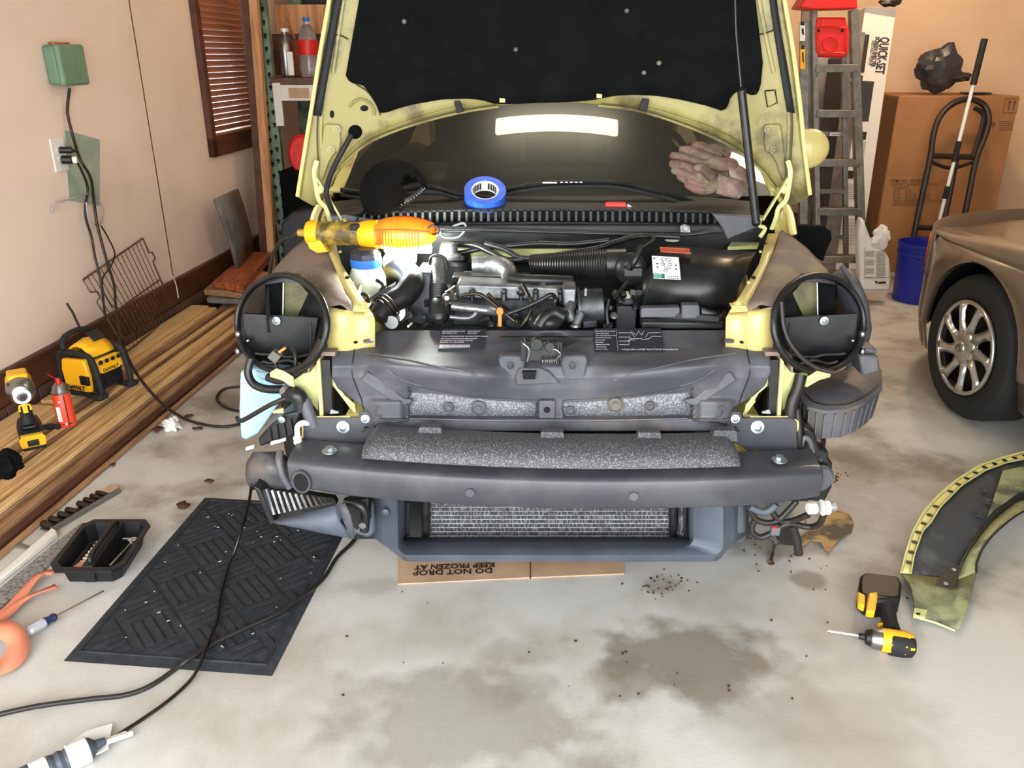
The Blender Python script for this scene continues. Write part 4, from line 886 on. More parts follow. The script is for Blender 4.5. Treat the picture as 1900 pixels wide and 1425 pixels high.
m = MB(); m.lathe([(.012, 0), (.012, .012), (.006, .02)], PY(828, 552, 2.06), (.2, -1, .2), 12); m.bar(PY(832, 528, 2.07), PY(846, 556, 2.06), .009, .004); m.bar(PY(826, 542, 2.06), PY(844, 530, 2.06), .003, .003); part('throttle_lever', m, 'steel')
# random small fittings that fill the bay between the bigger parts
rr = random.Random(11)
for i in range(60):
    px = rr.uniform(690, 1200); py = rr.uniform(535, 606); c = PY(px, py, 2.2-(py-535)/70*.12+rr.uniform(-.01, .03)); m = MB(); k = rr.random()
    if k < .4: m.cyl(c, c+V((rr.uniform(-.03, .03), rr.uniform(-.02, .02), rr.uniform(.01, .03))), rr.uniform(.005, .012), 12)
    elif k < .7: m.box(c, (rr.uniform(.01, .04), .02, rr.uniform(.008, .02)), Matrix.Rotation(rr.uniform(-.6, .6), 3, 'Y'))
    else: m.lathe([(.011, 0), (.011, .004), (.006, .005), (.006, .012)], c, (rr.uniform(-.4, .4), -.6, .8), 12)
    part('engine_fitting', m, rr.choice(['cast_dark', 'engine_black', 'engine_black', 'cast_alu', 'dark_steel']), bevel=.0015)

# ---------------------------------------------------------------- things that hang at the left front corner
m = MB(); q = [(445, 690), (475, 684), (540, 700), (545, 735), (520, 742), (515, 752), (500, 775), (478, 806), (455, 818), (446, 812), (443, 760)]
P_ = S(q, 2.02); m.prism(P_, (0, .10, 0)); wb = part('washer_bottle', m, 'washer_blue', bevel=.018, bseg=4, smooth=60)
m = MB(); m.prism(S([(468, 688), (520, 700), (528, 712), (480, 706)], 2.01), (0, .05, .0)); build('bottle_shoulder', m, 'washer_blue', wb, bevel=.01)
tubep('filler_hose', [(466, 665, 1.98), (460, 690, 1.97), (470, 712, 1.96), (495, 722, 1.95), (530, 722, 1.94)], .011, 'engine_black', n=12)
tubep('front_harness', [(498, 700, 1.95), (520, 705, 1.93), (550, 692, 1.92), (580, 665, 1.90), (600, 630, 1.9)], .012, 'cable')
tubep('front_harness', [(525, 722, 1.92), (545, 735, 1.91), (565, 745, 1.90), (572, 765, 1.89), (582, 790, 1.89)], .016, 'plastic_grey')
tubep('front_harness', [(440, 775, 1.95), (450, 780, 1.93), (500, 752, 1.90), (540, 735, 1.90)], .0065, 'cable')
m = MB(); m.tube([PY(535, 735, 1.92), PY(550, 732, 1.9), PY(558, 745, 1.9), PY(560, 760, 1.9)], .022, 12, k=4); part('harness_boot', m, 'engine_black')
m = MB(); m.prism(S([(528, 768), (558, 762), (548, 800), (540, 812), (514, 818), (482, 830), (478, 815), (500, 790)], 1.89), (0, .07, 0)); lm = part('sensor_housing', m, 'engine_black', bevel=.006)
m = MB()
for i in range(4): m.bar(PY(512+i*13-12, 785-i*0+8-i*5, 1.884), PY(516+i*13-12, 822-i*6, 1.884), .003, .006, (0, 1, 0))
build('housing_rib', m, 'cable', lm)
m = MB(); m.lathe([(.009, 0), (.009, .008), (.004, .009)], PY(524, 777, 1.885), (0, -1, 0), 14); build('housing_screw', m, 'bolt_zinc', lm)
for q in ([(502, 826), (530, 818), (530, 813), (502, 820)], [(456, 836), (471, 832), (471, 826), (456, 831)]): m = MB(); m.prism(S(q, 1.88), (0, .006, 0)); build('housing_clip', m, 'white_plastic', lm)
m = MB(); m.prism(S([(505, 763), (525, 758), (526, 766), (507, 767)], 1.89), (0, .008, 0)); part('yellow_connector', m, 'car_yellow_clean')
tubep('cooling_pipe', [(572, 785, 1.88), (560, 785, 1.87), (552, 792, 1.87), (552, 806, 1.86), (553, 822, 1.86)], .0075, 'washer_milk')
m = MB(); m.lathe([(.011, 0), (.011, .006), (.009, .008), (.011, .012), (.011, .018)], PY(553, 822, 1.86), (0, 0, 1), 16); part('pipe_collar', m, 'washer_milk')
# rubbery air guide below it
m = MB(); rows = []
for j in range(9):
    t = j/8; yy = lerp(838, 908, t); l = interp([(0, 470), (.3, 456), (.7, 455), (1, 464)], t); r = interp([(0, 520), (.2, 540), (1, 560)], t)
    rows.append([PY(lerp(l, r, i/10), yy+ (10*(i/10) if j == 8 else 0), 1.82+.05*(2*i/10-1)**2-.05*math.sin(PI*t)+.05) for i in range(11)])
m.grid(rows); part('air_guide', m, 'plastic_grey', solid=.01, smooth=70)
tubep('guide_edge', [(520, 838, 1.82), (518, 855, 1.8), (524, 880, 1.79), (538, 905, 1.79)], .010, 'plastic_grey')
# intercooler and its torn black shroud
m = MB(); m.prism(S([(470, 902), (482, 908), (512, 972), (500, 974)], 1.80), (0, .05, 0)); ic = part('intercooler', m, 'engine_black', bevel=.003)
for i in range(12):
    a, b = (484+i*11, 905+i*1.8), (500+i*10.2, 956-i*2.0)
    m = MB(); m.bar(PY(*a, 1.83), PY(*b, 1.81), .0065, .012, (0, 1, 0)); build('cooler_fin', m, 'cast_alu', ic)
m = MB(); m.prism(S([(482, 903), (620, 925), (625, 935), (515, 975), (500, 960)], 1.86), (0, .02, 0)); build('cooler_core', m, 'engine_black', ic, smooth=0)
def shr(px, py, y): return PY(px, py, y)
m = MB(); m.grid([[shr(504, 966, 1.78), shr(540, 958, 1.77), shr(580, 948, 1.76), shr(620, 938, 1.75), shr(638, 936, 1.75)], [shr(512, 971, 1.77), shr(550, 970, 1.745), shr(590, 968, 1.735), (shr(622, 965, 1.73)), shr(632, 968, 1.74)], [shr(530, 973, 1.77), shr(560, 982, 1.75), shr(600, 990, 1.74), shr(635, 996, 1.735), shr(656, 1001, 1.74)]])
part('cooler_shroud', m, 'plastic_lower', solid=.003, smooth=70)
m = MB(); m.grid([[shr(622, 936, 1.75), shr(630, 950, 1.74), shr(640, 975, 1.735), shr(656, 1000, 1.73)], [shr(640, 934, 1.74), shr(650, 955, 1.735), shr(655, 975, 1.735), shr(658, 1001, 1.73)]]); part('shroud_flap', m, 'plastic_grey', solid=.003)
tubep('lower_hose', [(640, 930, 1.80), (668, 938, 1.79), (678, 955, 1.79), (676, 985, 1.79)], .012, 'engine_black')
m = MB(); m.prism(S([(640, 930), (684, 925), (684, 975), (660, 985), (645, 960)], 1.84), (0, .04, 0)); part('hose_backing', m, 'engine_black', bevel=.004)
m = MB(); m.lathe([(.009, 0), (.009, .01)], PY(674, 972, 1.78), (0, -1, 0), 12); part('hose_bolt', m, 'cast_alu')
# small grey plug held in the left headlight hole, copper pins
m = MB(); m.box(PY(511, 660, 1.94), (.026, .026, .026), Matrix.Rotation(.7, 3, 'Y')); cn = part('loose_plug', m, 'plastic_grey', bevel=.002)
m = MB(); m.bar(PY(518, 653, 1.94), PY(530, 645, 1.94), .008, .006); build('plug_pins', m, 'dip_orange', cn)
tubep('plug_wire', [(508, 668, 1.95), (520, 690, 1.95), (545, 690, 1.95), (548, 660, 1.96), (540, 645, 1.98)], .005, 'cable')

# ---------------------------------------------------------------- right front corner
m = MB(); m.prism([PZ(a, b, .52) for a, b in ((1500, 758), (1540, 770), (1590, 765), (1620, 752), (1634, 728), (1630, 695), (1610, 668), (1560, 690), (1510, 712), (1484, 738))], (0, 0, .012)); 
top = [(1484, 738), (1500, 756), (1530, 764), (1570, 762), (1600, 750), (1622, 735), (1635, 722), (1634, 690), (1618, 662), (1590, 672), (1560, 690), (1520, 705), (1496, 720)]
R0 = [PZ(a, b, .60) for a, b in top]; cen = sum(R0, V((0, 0, 0)))/len(R0)
def sc_(P, k, dz): return [cen+(p-cen)*k+V((0, 0, dz)) for p in P]
m = MB(); m.loft([sc_(R0, .90, -.085), sc_(R0, .97, -.03), sc_(R0, .98, -.006), sc_(R0, 1.03, -.005), sc_(R0, 1.03, .004), sc_(R0, .96, .008), sc_(R0, .55, .022), sc_(R0, .2, .025)]); rb = part('resonator', m, 'plastic_grey', bevel=.003)
for i in range(11):
    t = i/10; k = t*5; a, b = R0[int(k)], R0[min(int(k)+1, 6)]; p = a.lerp(b, k-int(k)); p = cen+(p-cen)*.985
    m = MB(); m.bar(p+V((0, -.002, -.008)), cen+(p-cen)*.93+V((0, 0, -.08)), .004, .006, (0, 1, 0)); build('resonator_rib', m, 'plastic_grey', rb)
m = MB(); m.tube([cen+(p-cen)*.9+V((0, 0, .012)) for p in R0[:7]], .0015, 5, k=4); build('moulded_seam', m, 'engine_black', rb)
m = MB(); m.prism(S([(1594, 660), (1632, 662), (1634, 690), (1600, 700)], 2.05), (0, .10, 0)); m.prism(S([(1592, 644), (1628, 648), (1630, 658), (1594, 656)], 2.07), (0, .08, 0)); part('resonator_neck', m, 'plastic_grey', bevel=.01)
# inner wheel liner curving behind the headlight hole
for s in (1,):
    rows = []
    for (a, b, y) in ((1555, 500, 2.30), (1575, 498, 2.30), (1595, 520, 2.26), (1612, 560, 2.22), (1618, 610, 2.18), (1608, 655, 2.14)):
        rows.append([PY(a, b, y), PY(a-18, b+14, y-.02), PY(a-40, b+30, y-.01)])
    m = MB(); m.grid(rows); part('wheel_liner', m, 'dusty_paint' if 0 else 'plastic_grey', solid=.006, smooth=70)
tubep('liner_fold', [(1562, 495, 2.28), (1580, 520, 2.24), (1600, 560, 2.2), (1606, 610, 2.15)], .008, 'plastic_grey')
m = MB(); m.prism(S([(1470, 418), (1530, 420), (1543, 430), (1544, 445), (1534, 466), (1528, 486), (1500, 470), (1470, 440)], 2.52), (0, .03, 0)); part('splash_panel', m, 'pad_black', bevel=.004)
# loom running from the rail down behind the plate
tubep('lamp_loom', [(1486, 695, 1.93), (1480, 720, 1.92), (1470, 745, 1.91), (1466, 775, 1.905), (1468, 800, 1.91)], .015, 'cable', n=12)
tubep('lamp_loom', [(1478, 760, 1.92), (1482, 800, 1.90), (1482, 840, 1.90)], .010, 'cable')
tubep('lamp_loom', [(1486, 830, 1.90), (1492, 812, 1.90), (1502, 818, 1.90), (1508, 840, 1.90)], .007, 'plastic_grey')
tubep('headlight_cable', [(1450, 560, 1.9), (1455, 610, 1.88), (1475, 650, 1.87), (1510, 680, 1.87), (1545, 690, 1.87)], .006, 'cable')
# horn / compressor cluster beyond the beam end
m = MB(); m.prism(S([(1490, 790), (1512, 800), (1520, 832), (1538, 838), (1538, 850), (1545, 860), (1544, 905), (1530, 932), (1500, 930), (1490, 880)], 1.93), (0, .10, 0)); hc = part('horn_cluster', m, 'engine_black', bevel=.006)
m = MB(); m.lathe([(.035, 0), (.038, .01), (.03, .02)], PY(1518, 885, 1.92), (.2, -1, .1), 24); m.bar(PY(1512, 883, 1.89), PY(1526, 898, 1.89), .006, .005); build('horn_disc', m, 'plastic_grey', hc)
m = MB(); m.tube([PY(a, b, 1.91) for a, b in ((1521, 852), (1524, 848), (1526, 851), (1523, 856), (1521, 852))], .0015, 5); build('wire_ring', m, 'steel', hc)
m = MB(); m.prism(S([(1492, 800), (1515, 815), (1522, 840), (1524, 800), (1514, 790)], 1.98), (0, .04, 0)); build('cluster_bracket', m, 'rust_steel', hc)
m = MB(); m.prism(S([(1396, 930), (1500, 930), (1512, 860), (1396, 860)], 2.02), (0, .3, 0)); part('side_backing', m, 'engine_black', smooth=0)
# dangling bulb harness under the beam end
Yk = 1.80
for q, r in (([(1390, 945, Yk), (1405, 965, Yk), (1430, 970, Yk), (1450, 960, Yk), (1478, 930, Yk)], .008), ([(1400, 965, Yk), (1395, 985, Yk), (1410, 997, Yk), (1430, 990, Yk), (1460, 972, Yk), (1500, 978, Yk), (1520, 972, Yk-.02), (1528, 955, Yk-.03)], .008), ([(1430, 945, Yk), (1445, 965, Yk), (1465, 968, Yk), (1500, 955, Yk-.03)], .008), ([(1390, 940, Yk), (1415, 950, Yk), (1430, 945, Yk), (1440, 935, Yk)], .010)):
    tubep('bulb_loom', q, r, 'cable' if r < .01 else 'plastic_lower')
m = MB(); m.lathe([(.013, -.03), (.015, -.028), (.015, -.008), (.012, -.006)], PY(1520, 942, Yk-.03), (1, .1, .05), 10); sk = part('bulb_socket', m, 'white_plastic', bevel=.002)
m = MB(); m.lathe([(.020, 0), (.020, .003)], PY(1524, 942, Yk-.03), (1, .1, .05), 24); m.lathe([(.018, .006), (.018, .018), (.014, .019)], PY(1524, 942, Yk-.03), (1, .1, .05), 24); build('socket_flange', m, 'white_plastic', sk)
m = MB(); m.lathe([(.008, .019), (.011, .027), (.010, .036), (.003, .040)], PY(1524, 942, Yk-.03), (1, .1, .05), 16); build('glass_bulb', m, 'clear_plastic', sk)
m = MB(); m.box(PY(1438, 984, Yk-.02), (.022, .016, .024)); rc = part('grey_connector', m, 'plastic_grey', bevel=.002)
m = MB(); m.box(PY(1437, 979, Yk-.03), (.010, .003, .005)); build('red_lock', m, 'red_plastic', rc)
m = MB(); m.prism(S([(1448, 975), (1475, 975), (1485, 1000), (1480, 1015), (1450, 1012), (1440, 1000)], 1.86), (0, .03, 0)); part('wrapped_plug', m, 'engine_black', bevel=.006)
tubep('taped_lead', [(1470, 975, 1.80), (1478, 1000, 1.80), (1482, 1028, 1.80)], .011, 'cable')
for a, b in ((1391, 944), (1396, 940), (1475, 955)):
    pass
# ---------------------------------------------------------------- along the left wall
def A_(p): return (p-W0).dot(WD)
def wbox(mb, a0, a1, s0, s1, z0, z1): wallbox(mb, a0, a1, s0, s1, z0, z1)
# green box with cord
a0 = A_(PW(82, 120, 0)); a1 = A_(PW(160, 120, .075)); zt = PW(131, 84, .075).z; zb = PW(139, 157, .075).z
t = thing('junction_box', 'green painted metal box high on the left wall with a black cord below', 'electrical box', WL((a0+a1)/2, 0, zb))
m = MB(); wbox(m, a0, a1, 0.0005, .055, zb, zt); build('back_box', m, 'green_paint', t, bevel=.012)
m = MB(); wbox(m, a0-.004, a1+.004, .050, .078, zb-.004, zt+.004); build('cover', m, 'green_paint', t, bevel=.012, bseg=3)
m = MB(); wbox(m, a0+.02, a1-.05, .02, .05, zt, zt+.012); build('top_knob', m, 'board_red', t, bevel=.004)
# painted patch, outlet
m = MB(); P_ = [PW(a, b, .001) for a, b in ((118, 241), (184, 259), (184, 382), (127, 372))]; m.prism(P_, WN*.004)
build('wall_patch', m, 'patch_green', label='pale green unpainted patch on the left wall behind the outlet cords', category='wall patch', smooth=0)
P_ = [PW(a, b, .005) for a, b in ((97, 258), (118, 255), (124, 315), (108, 318))]
ca = A_(PW(110, 287, .005)); cz = PW(110, 287, 0).z
t = thing('wall_outlet', 'white electrical outlet plate on the left wall with two black plugs', 'outlet', WL(ca, 0, cz))
m = MB(); wbox(m, ca-.045, ca+.045, .0005, .007, cz-.068, cz+.068); build('outlet_plate', m, 'white_plastic', t, bevel=.002)
for dz in (-.02, .02):
    m = MB(); wbox(m, ca-.017, ca+.017, .007, .0105, cz+dz-.014, cz+dz+.014); build('socket', m, 'white_paint', t, bevel=.002)
m = MB(); m.cyl(WL(ca, .011, cz+.02), WL(ca+.02, .055, cz+.018), .014); m.cyl(WL(ca+.02, .05, cz+.018), WL(ca+.05, .06, cz+.01), .007)
pg1 = build('plug', m, 'black_plastic', label='small black plug in the upper socket of the wall outlet', category='plug', bevel=.002)
t = thing('plug', 'black and white round plug in the lower socket of the wall outlet', 'plug', WL(ca, .012, cz-.02))
m = MB(); m.cyl(WL(ca, .012, cz-.02), WL(ca+.015, .05, cz-.022), .018); build('plug_body', m, 'black_plastic', t, bevel=.002)
m = MB(); m.cyl(WL(ca+.015, .0505, cz-.022), WL(ca+.022, .068, cz-.022), .015); build('plug_collar', m, 'white_plastic', t, bevel=.002)
def wcord(name, pts, r, mat, label, cat_='cord', k=5, extra=None, off0=.02):
    P = [PW(a, b, o) for a, b, o in pts]
    if extra: P += extra
    m = MB(); m.tube(P, r, 8, k=k); return build(name, m, mat, label=label, category=cat_, smooth=80)
ZG = .012
wcord('power_cord', [(129, 164, .03), (125, 200, .02), (127, 220, .02), (138, 262, .03), (150, 298, .08), (168, 330, .08), (174, 372, .05), (180, 415, .05), (190, 455, .06), (200, 490, .08), (212, 530, .12), (214, 560, .15), (219, 595, .2), (226, 630, .25)], .0065, 'cable',
      'thick black cord hanging from the green box, over the lumber to the car', extra=[PZ(238, 665, .17), PZ(262, 705, .12), PZ(300, 748, .05), PZ(345, 778, ZG), PZ(400, 791, ZG), PZ(440, 788, ZG), PZ(500, 770, ZG), PZ(520, 740, ZG)])
wcord('power_cord', [(140, 296, .06), (152, 318, .05), (163, 350, .03), (158, 385, .03), (160, 408, .03), (170, 440, .03), (176, 475, .04), (187, 520, .06), (192, 562, .08), (196, 590, .12)], .0055, 'cable', 'black cord from the lower plug, hanging straight behind the wire rack')
wcord('power_cord', [(188, 420, .03), (200, 440, .03), (213, 470, .04), (205, 495, .05), (191, 515, .06), (192, 540, .08), (205, 563, .1), (214, 572, .12)], .0035, 'cable', 'thin black wire curling beside the thick cord above the rack')
wcord('clothes_line', [(97, 395, .01), (99, 380, .02), (112, 374, .04), (135, 368, .05), (158, 360, .05), (172, 362, .04), (188, 380, .04), (191, 400, .04), (184, 418, .04), (172, 415, .04), (163, 398, .04), (160, 375, .04)], .004, 'grey_strap', 'grey wire loop with bent end hanging on the left wall under the outlet', 'wire')
wcord('pull_cord', [(313, 500, .03), (324, 520, .035), (328, 535, .03), (331, 553, .04)], .003, 'white_paint', 'short white string hanging over the baseboard on the left wall', 'string')
# wire oven rack leaning on the wall
TL, TR, BR, BL = PW(154, 519, .03), PW(265, 442, .03), PZ(325, 582, .125), PZ(236, 652, .15)
m = MB(); m.tube([TL, TR, lerp(TR, BR, .18), lerp(TR, BR, .2)+(TR-TL)*.05, lerp(TR, BR, .27)+(TR-TL)*.06, lerp(TR, BR, .3), BR, BL, lerp(BL, TL, .7), lerp(TL, BL, .27)+(TR-TL)*.07, lerp(TL, BL, .2)+(TR-TL)*.07, lerp(TL, BL, .17)], .0045, 6, closed=True)
rk = thing('oven_rack', 'rusty wire oven rack leaning on the left wall above the lumber', 'oven rack', BL)
build('rim', m, 'rust_steel', rk)
for i in range(1, 15):
    m = MB(); m.tube([lerp(TL, TR, i/15), lerp(BL, BR, i/15)], .0022, 5); build('wire', m, 'rust_steel', rk)
m = MB(); m.tube([lerp(TL, BL, .52), lerp(TR, BR, .52)], .004, 6); build('cross_wire', m, 'rust_steel', rk)
# lumber
LZ = .0
def board(name, s0, s1, z0, z1, a0, a1, mat, label, skew=0, group='boards stacked along the left wall', cat_='board'):
    m = MB(); P = []
    for z in (z0, z1):
        for (a, ds) in ((a0, 0), (a1, skew)):
            for s in (s0, s1): P.append(WL(a, s+ds, z))
    m.add(P, [(0,1,3,2), (4,6,7,5), (0,4,5,1), (2,3,7,6), (0,2,6,4), (1,5,7,3)])
    return build(name, m, mat, label=label, category=cat_, bevel=.003)
aE = A_(PZ(430, 565, .13)); aS = -2.6
SP = .012
board('timber', .035, .125, .001, .041, aS, aE+.1, 'pine_dark', 'dark timber at the bottom of the lumber stack, against the wall')
board('timber', .132, .225, .001, .041, aS, aE+.2, 'pine_dark', 'dark timber in the bottom layer, second from the wall')
board('timber', .232, .315, .001, .041, aS, aE+.5, 'pine', 'pale timber in the bottom layer, third from the wall')
board('timber', .322, .395, .001, .045, aS, aE+.75, 'pine_dark', 'dark timber on the floor along the inner edge of the lumber stack', -.02)
board('timber', .404, .440, .001, .034, aS, aE+.55, 'pine_dark', 'narrow weathered brown timber on the floor near the outer edge of the stack', -.02)
board('timber', .450, .480, .001, .022, aS, aE+.35, 'brown_wood', 'thin reddish brown strip of wood on the concrete next to the outermost lath', -.02)
board('timber', .486, .508, .001, .014, aS, aE+1.1, 'pine_dark', 'thin grey brown lath on the concrete, outermost of the stack', -.02)
board('timber', .035, .13, .042, .080, aS, aE, 'pine', 'pine board against the wall, second layer of the stack')
board('timber', .136, .215, .042, .080, aS, aE+.08, 'pine_light', 'pale pine board in the middle of the second layer')
board('timber', .226, .258, .042, .086, aS, aE+.45, 'pine_dark', 'square pine batten in the second layer, inner one of the pair')
board('timber', .270, .312, .042, .078, aS, aE+.35, 'pine_light', 'square pale batten in the second layer, outer one of the pair')
board('timber', .322, .352, .046, .074, aS, aE+.6, 'pine', 'pine batten along the stepped outer side of the lumber stack', -.02)
board('timber', .362, .392, .046, .064, aS, aE+.5, 'pine_light', 'flat pale lath on the lowest outer step of the stack', -.02)
board('timber', .035, .11, .081, .118, aS, aE-.10, 'pine', 'pine board under the yellow and black charger radio', 0)
board('timber', .118, .180, .081, .118, aS, aE-.02, 'pine_light', 'pale pine board in the upper layer next to the wall board')
board('timber', .194, .218, .081, .108, aS, aE+.28, 'pine_dark', 'square pine batten on the upper outer edge of the stack')
board('timber', .232, .258, .087, .100, aS, aE+.2, 'pine_light', 'thin pale batten lying along the upper outer step')
board('timber', .040, .165, .119, .139, aS, -.02, 'pine_light', 'wide pale board on top of the stack at the near end')
board('timber', .060, .160, .119, .137, .03, aE-.05, 'pine_light', 'pale wide board on top of the stack beyond the charger radio', -.01)
# far end: bricks, boards and leaning tile
def slabq(name, top, z, th, mat, label, cat_='board', bevel=.003):
    m = MB(); m.prism([PZ(a, b, z) for a, b in top], (0, 0, -th)); return build(name, m, mat, label=label, category=cat_, bevel=bevel)
slabq('stone_block', ((383, 553), (398, 541), (436, 542), (446, 556)), .158, .03, 'grey_tile', 'small grey slab at the end of the lumber under the red boards', 'stone')
slabq('plank', ((378, 537), (430, 492), (452, 480), (496, 506), (452, 545), (420, 540)), .195, .035, 'pine_dark', 'short dark plank lying under the reddish plank')
slabq('plank', ((450, 534), (478, 507), (500, 503), (492, 520), (472, 540)), .197, .035, 'post_wood', 'pale broken piece of wood beside the reddish plank')
slabq('plank', ((396, 521), (424, 497), (465, 467), (506, 468), (478, 498), (451, 531)), .240, .042, 'board_red', 'reddish brown thick plank that carries the leaning grey tile')
m = lump(PZ(490, 462, .12), .12, 3, sc=(1.3, .8, .45)); build('rag', m, 'grey_tile', label='crumpled dark grey rag behind the reddish plank at the post', category='rag')
P_ = [PW(395, 371, .10), PW(436, 351, .10), PZ(465, 467, .243), PZ(436, 498, .243)]
n_ = (P_[1]-P_[0]).cross(P_[3]-P_[0]).normalized(); m = MB()
bow = [[P_[0], lerp(P_[0], P_[3], .33)-n_*.012, lerp(P_[0], P_[3], .66)-n_*.012, P_[3]], [P_[1], lerp(P_[1], P_[2], .33)-n_*.012, lerp(P_[1], P_[2], .66)-n_*.012, P_[2]]]
m.grid(bow); build('slate_tile', m, 'grey_tile', label='tall grey slab standing on the reddish plank and leaning to the wall', category='slab', solid=.022, smooth=40)
# post and storage rack in the corner
b0 = PY(503, 440, 5.30); t0_ = PY(469, -30, 5.32); b0 = b0+(b0-t0_)*(b0.z/(t0_.z-b0.z))
m = MB(); m.bar(b0, t0_, .05, .05, (0, 1, 0)); build('wooden_post', m, 'post_wood', label='light wooden post standing beside the green storage rack', category='post', bevel=.002)
m = MB(); m.bar(b0+V((-.06, .04, 0)), t0_+V((-.05, .04, 0)), .07, .02, (0, 1, 0)); build('trim_board', m, 'brown_wood', label='dark brown board standing upright behind the light post', category='board', bevel=.002)
RY = b0.y+.12
rack = thing('storage_rack', 'green perforated steel storage rack in the back left corner', 'rack', PY(530, 440, RY))
def col(y, dx=0):
    b_ = PY(528, 445, y); x = b_.x+dx; return x
x0 = PY(527, 430, RY).x; x0t = PY(491, 0, RY).x
for k, (yy, dx) in enumerate(((RY, 0), (RY+.75, 0), (RY, .64), (RY+.75, .64))):
    m = MB(); xb = x0+dx; m.box((xb, yy, 1.12), (.085, .05, 2.2)); m.box((xb-.03, yy+.03, 1.12), (.02, .05, 2.2)); up = build('upright', m, 'rack_green', rack, bevel=.002)
    if k == 0:
        m = MB()
        for i in range(26):
            z = .12+i*.075
            for dx2 in (-.018, .02):
                m.lathe([(.0105, 0), (.0105, .003)], (xb+dx2, yy-.0275, z+(.02 if dx2 > 0 else 0)), (0, 1, 0), 10, sy=1.0); m.box((xb+dx2, yy-.026, z+(.02 if dx2 > 0 else 0)-.012), (.010, .002, .018))
        h_ = build('slot_holes', m, 'black_hole', up); h_['kind'] = 'stuff'
zs = PY(560, 172, RY).z
for (zz, nm) in ((zs, 'beam'),):
    m = MB(); m.box((x0+.32, RY-.01, zz), (.57, .05, .095)); build('beam', m, 'white_paint', rack, bevel=.003)
    m = MB(); m.box((x0+.32, RY+.75, zz), (.57, .05, .095)); build('beam', m, 'white_paint', rack, bevel=.003)
m = MB(); m.box((x0+.06, RY-.03, zs-.07), (.05, .02, .26)); build('beam_bracket', m, 'white_paint', rack, bevel=.003)
m = MB(); m.box((x0+.2, RY-.037, zs), (.13, .004, .06)); build('tape_patch', m, 'card_light', rack)
m = MB(); m.box((x0+.32, RY+.37, zs+.07), (.6, .8, .04)); build('shelf', m, 'brown_wood', rack, bevel=.002)
m = MB(); m.box((x0+.32, RY+.37, .30), (.6, .8, .04)); build('shelf', m, 'brown_wood', rack, bevel=.002)
m = MB(); m.box((x0+.34, RY+.82, 1.12), (.74, .02, 2.2)); build('shadow_backing', m, 'hand_truck', rack)  # added dark board standing in for the shadow behind the rack
zsh = zs+.091
# bottles on the shelf
def onrack(px, dy): return PY(px, 150, RY+dy).x
bx_ = onrack(535, .05)
t = thing('detergent_bottle', 'silver grey bottle with a white front on the rack shelf', 'bottle', (bx_, RY+.07, zsh))
m = MB(); m.lathe([(.05, 0), (.055, .01), (.055, .18), (.045, .22), (.022, .25), (.022, .27)], (bx_, RY+.07, zsh), (0, 0, 1), 20, sy=.7); build('bottle_body', m, 'steel', t)
m = MB(); m.box((bx_+.02, RY+.03, zsh+.08), (.06, .02, .14)); build('front_label', m, 'white_label', t, bevel=.006)
m = MB(); m.lathe([(.024, .265), (.024, .285)], (bx_, RY+.07, zsh), (0, 0, 1), 16); build('cap', m, 'white_plastic', t)
t = thing('drink_bottle', 'clear plastic jug with a red label and blue cap on the rack', 'bottle', (onrack(578, .1), RY+.12, zsh))
c = V((onrack(576, .1), RY+.12, zsh)); m = MB(); m.lathe([(.055, 0), (.06, .01), (.056, .04), (.06, .06), (.056, .1), (.06, .12), (.06, .2), (.055, .24), (.03, .30), (.02, .31), (.02, .33)], c, (0, 0, 1), 24); build('bottle_body', m, 'clear_plastic', t)
m = MB(); m.lathe([(.061, .13), (.062, .14), (.062, .21), (.061, .22)], c, (0, 0, 1), 24, cap=False); build('wrap_label', m, 'red_plastic', t)
m = MB(); m.lathe([(.023, .325), (.023, .35)], c, (0, 0, 1), 16); build('cap', m, 'cap_blue', t)
c = V((onrack(556, .25), RY+.30, zsh)); m = MB(); m.box(c+V((0, 0, .11)), (.14, .1, .22)); m.cyl(c+V((-.02, 0, .22)), c+V((-.06, -.02, .38)), .009, r2=.004); build('oil_jug', m, 'board_red', label='brown red container with a thin spout between the two shelf bottles', category='container', bevel=.01)
m = MB(); c = PY(562, 36, RY+.5); m.box(c, (.36, .02, .18)); build('wood_offcut', m, 'post_wood', label='square piece of plywood standing at the top of the rack', category='board')
zz_ = c.z-.09; m = MB(); m.box((c.x, RY+.55, (zsh+zz_)/2), (.4, .25, zz_-zsh-.002)); build('storage_box', m, 'brown_wood', label='dark brown box behind the bottles on the rack shelf', category='box', bevel=.004)
c = PY(552, 288, RY-.06); m = MB(); m.lathe([(.08, 0), (.095, .02), (.095, .12), (.07, .15)], c+V((.03, 0, 0)), (0, 1, 0), 28, sy=1.35, upv=(0, 0, 1)); 
build('red_drum', m, 'red_plastic', label='round red thing peeking out beside the hood in front of the rack', category='container', bevel=.004)
c_ = c; m = MB(); m.box((c_.x+.05, RY+.04, (c_.z-.096)/2+.0), (.34, .3, c_.z-.096)); build('dark_filler', m, 'pad_black', label='added black block filling the dark space under the rack shelf', category='filler', bevel=.01)  # added black block standing in for the shadowed space under the shelf
qq = [PY(517, 440, RY-.45), PY(610, 440, RY-.45), PY(606, 385, RY-.45), PY(540, 395, RY-.45), PY(519, 415, RY-.45)]; qq[0].z = qq[1].z = .002
m = MB(); m.prism(qq, (0, .25, 0)); build('dark_bag', m, 'bag_black', label='black bag on the floor in front of the storage rack', category='bag', bevel=.02)

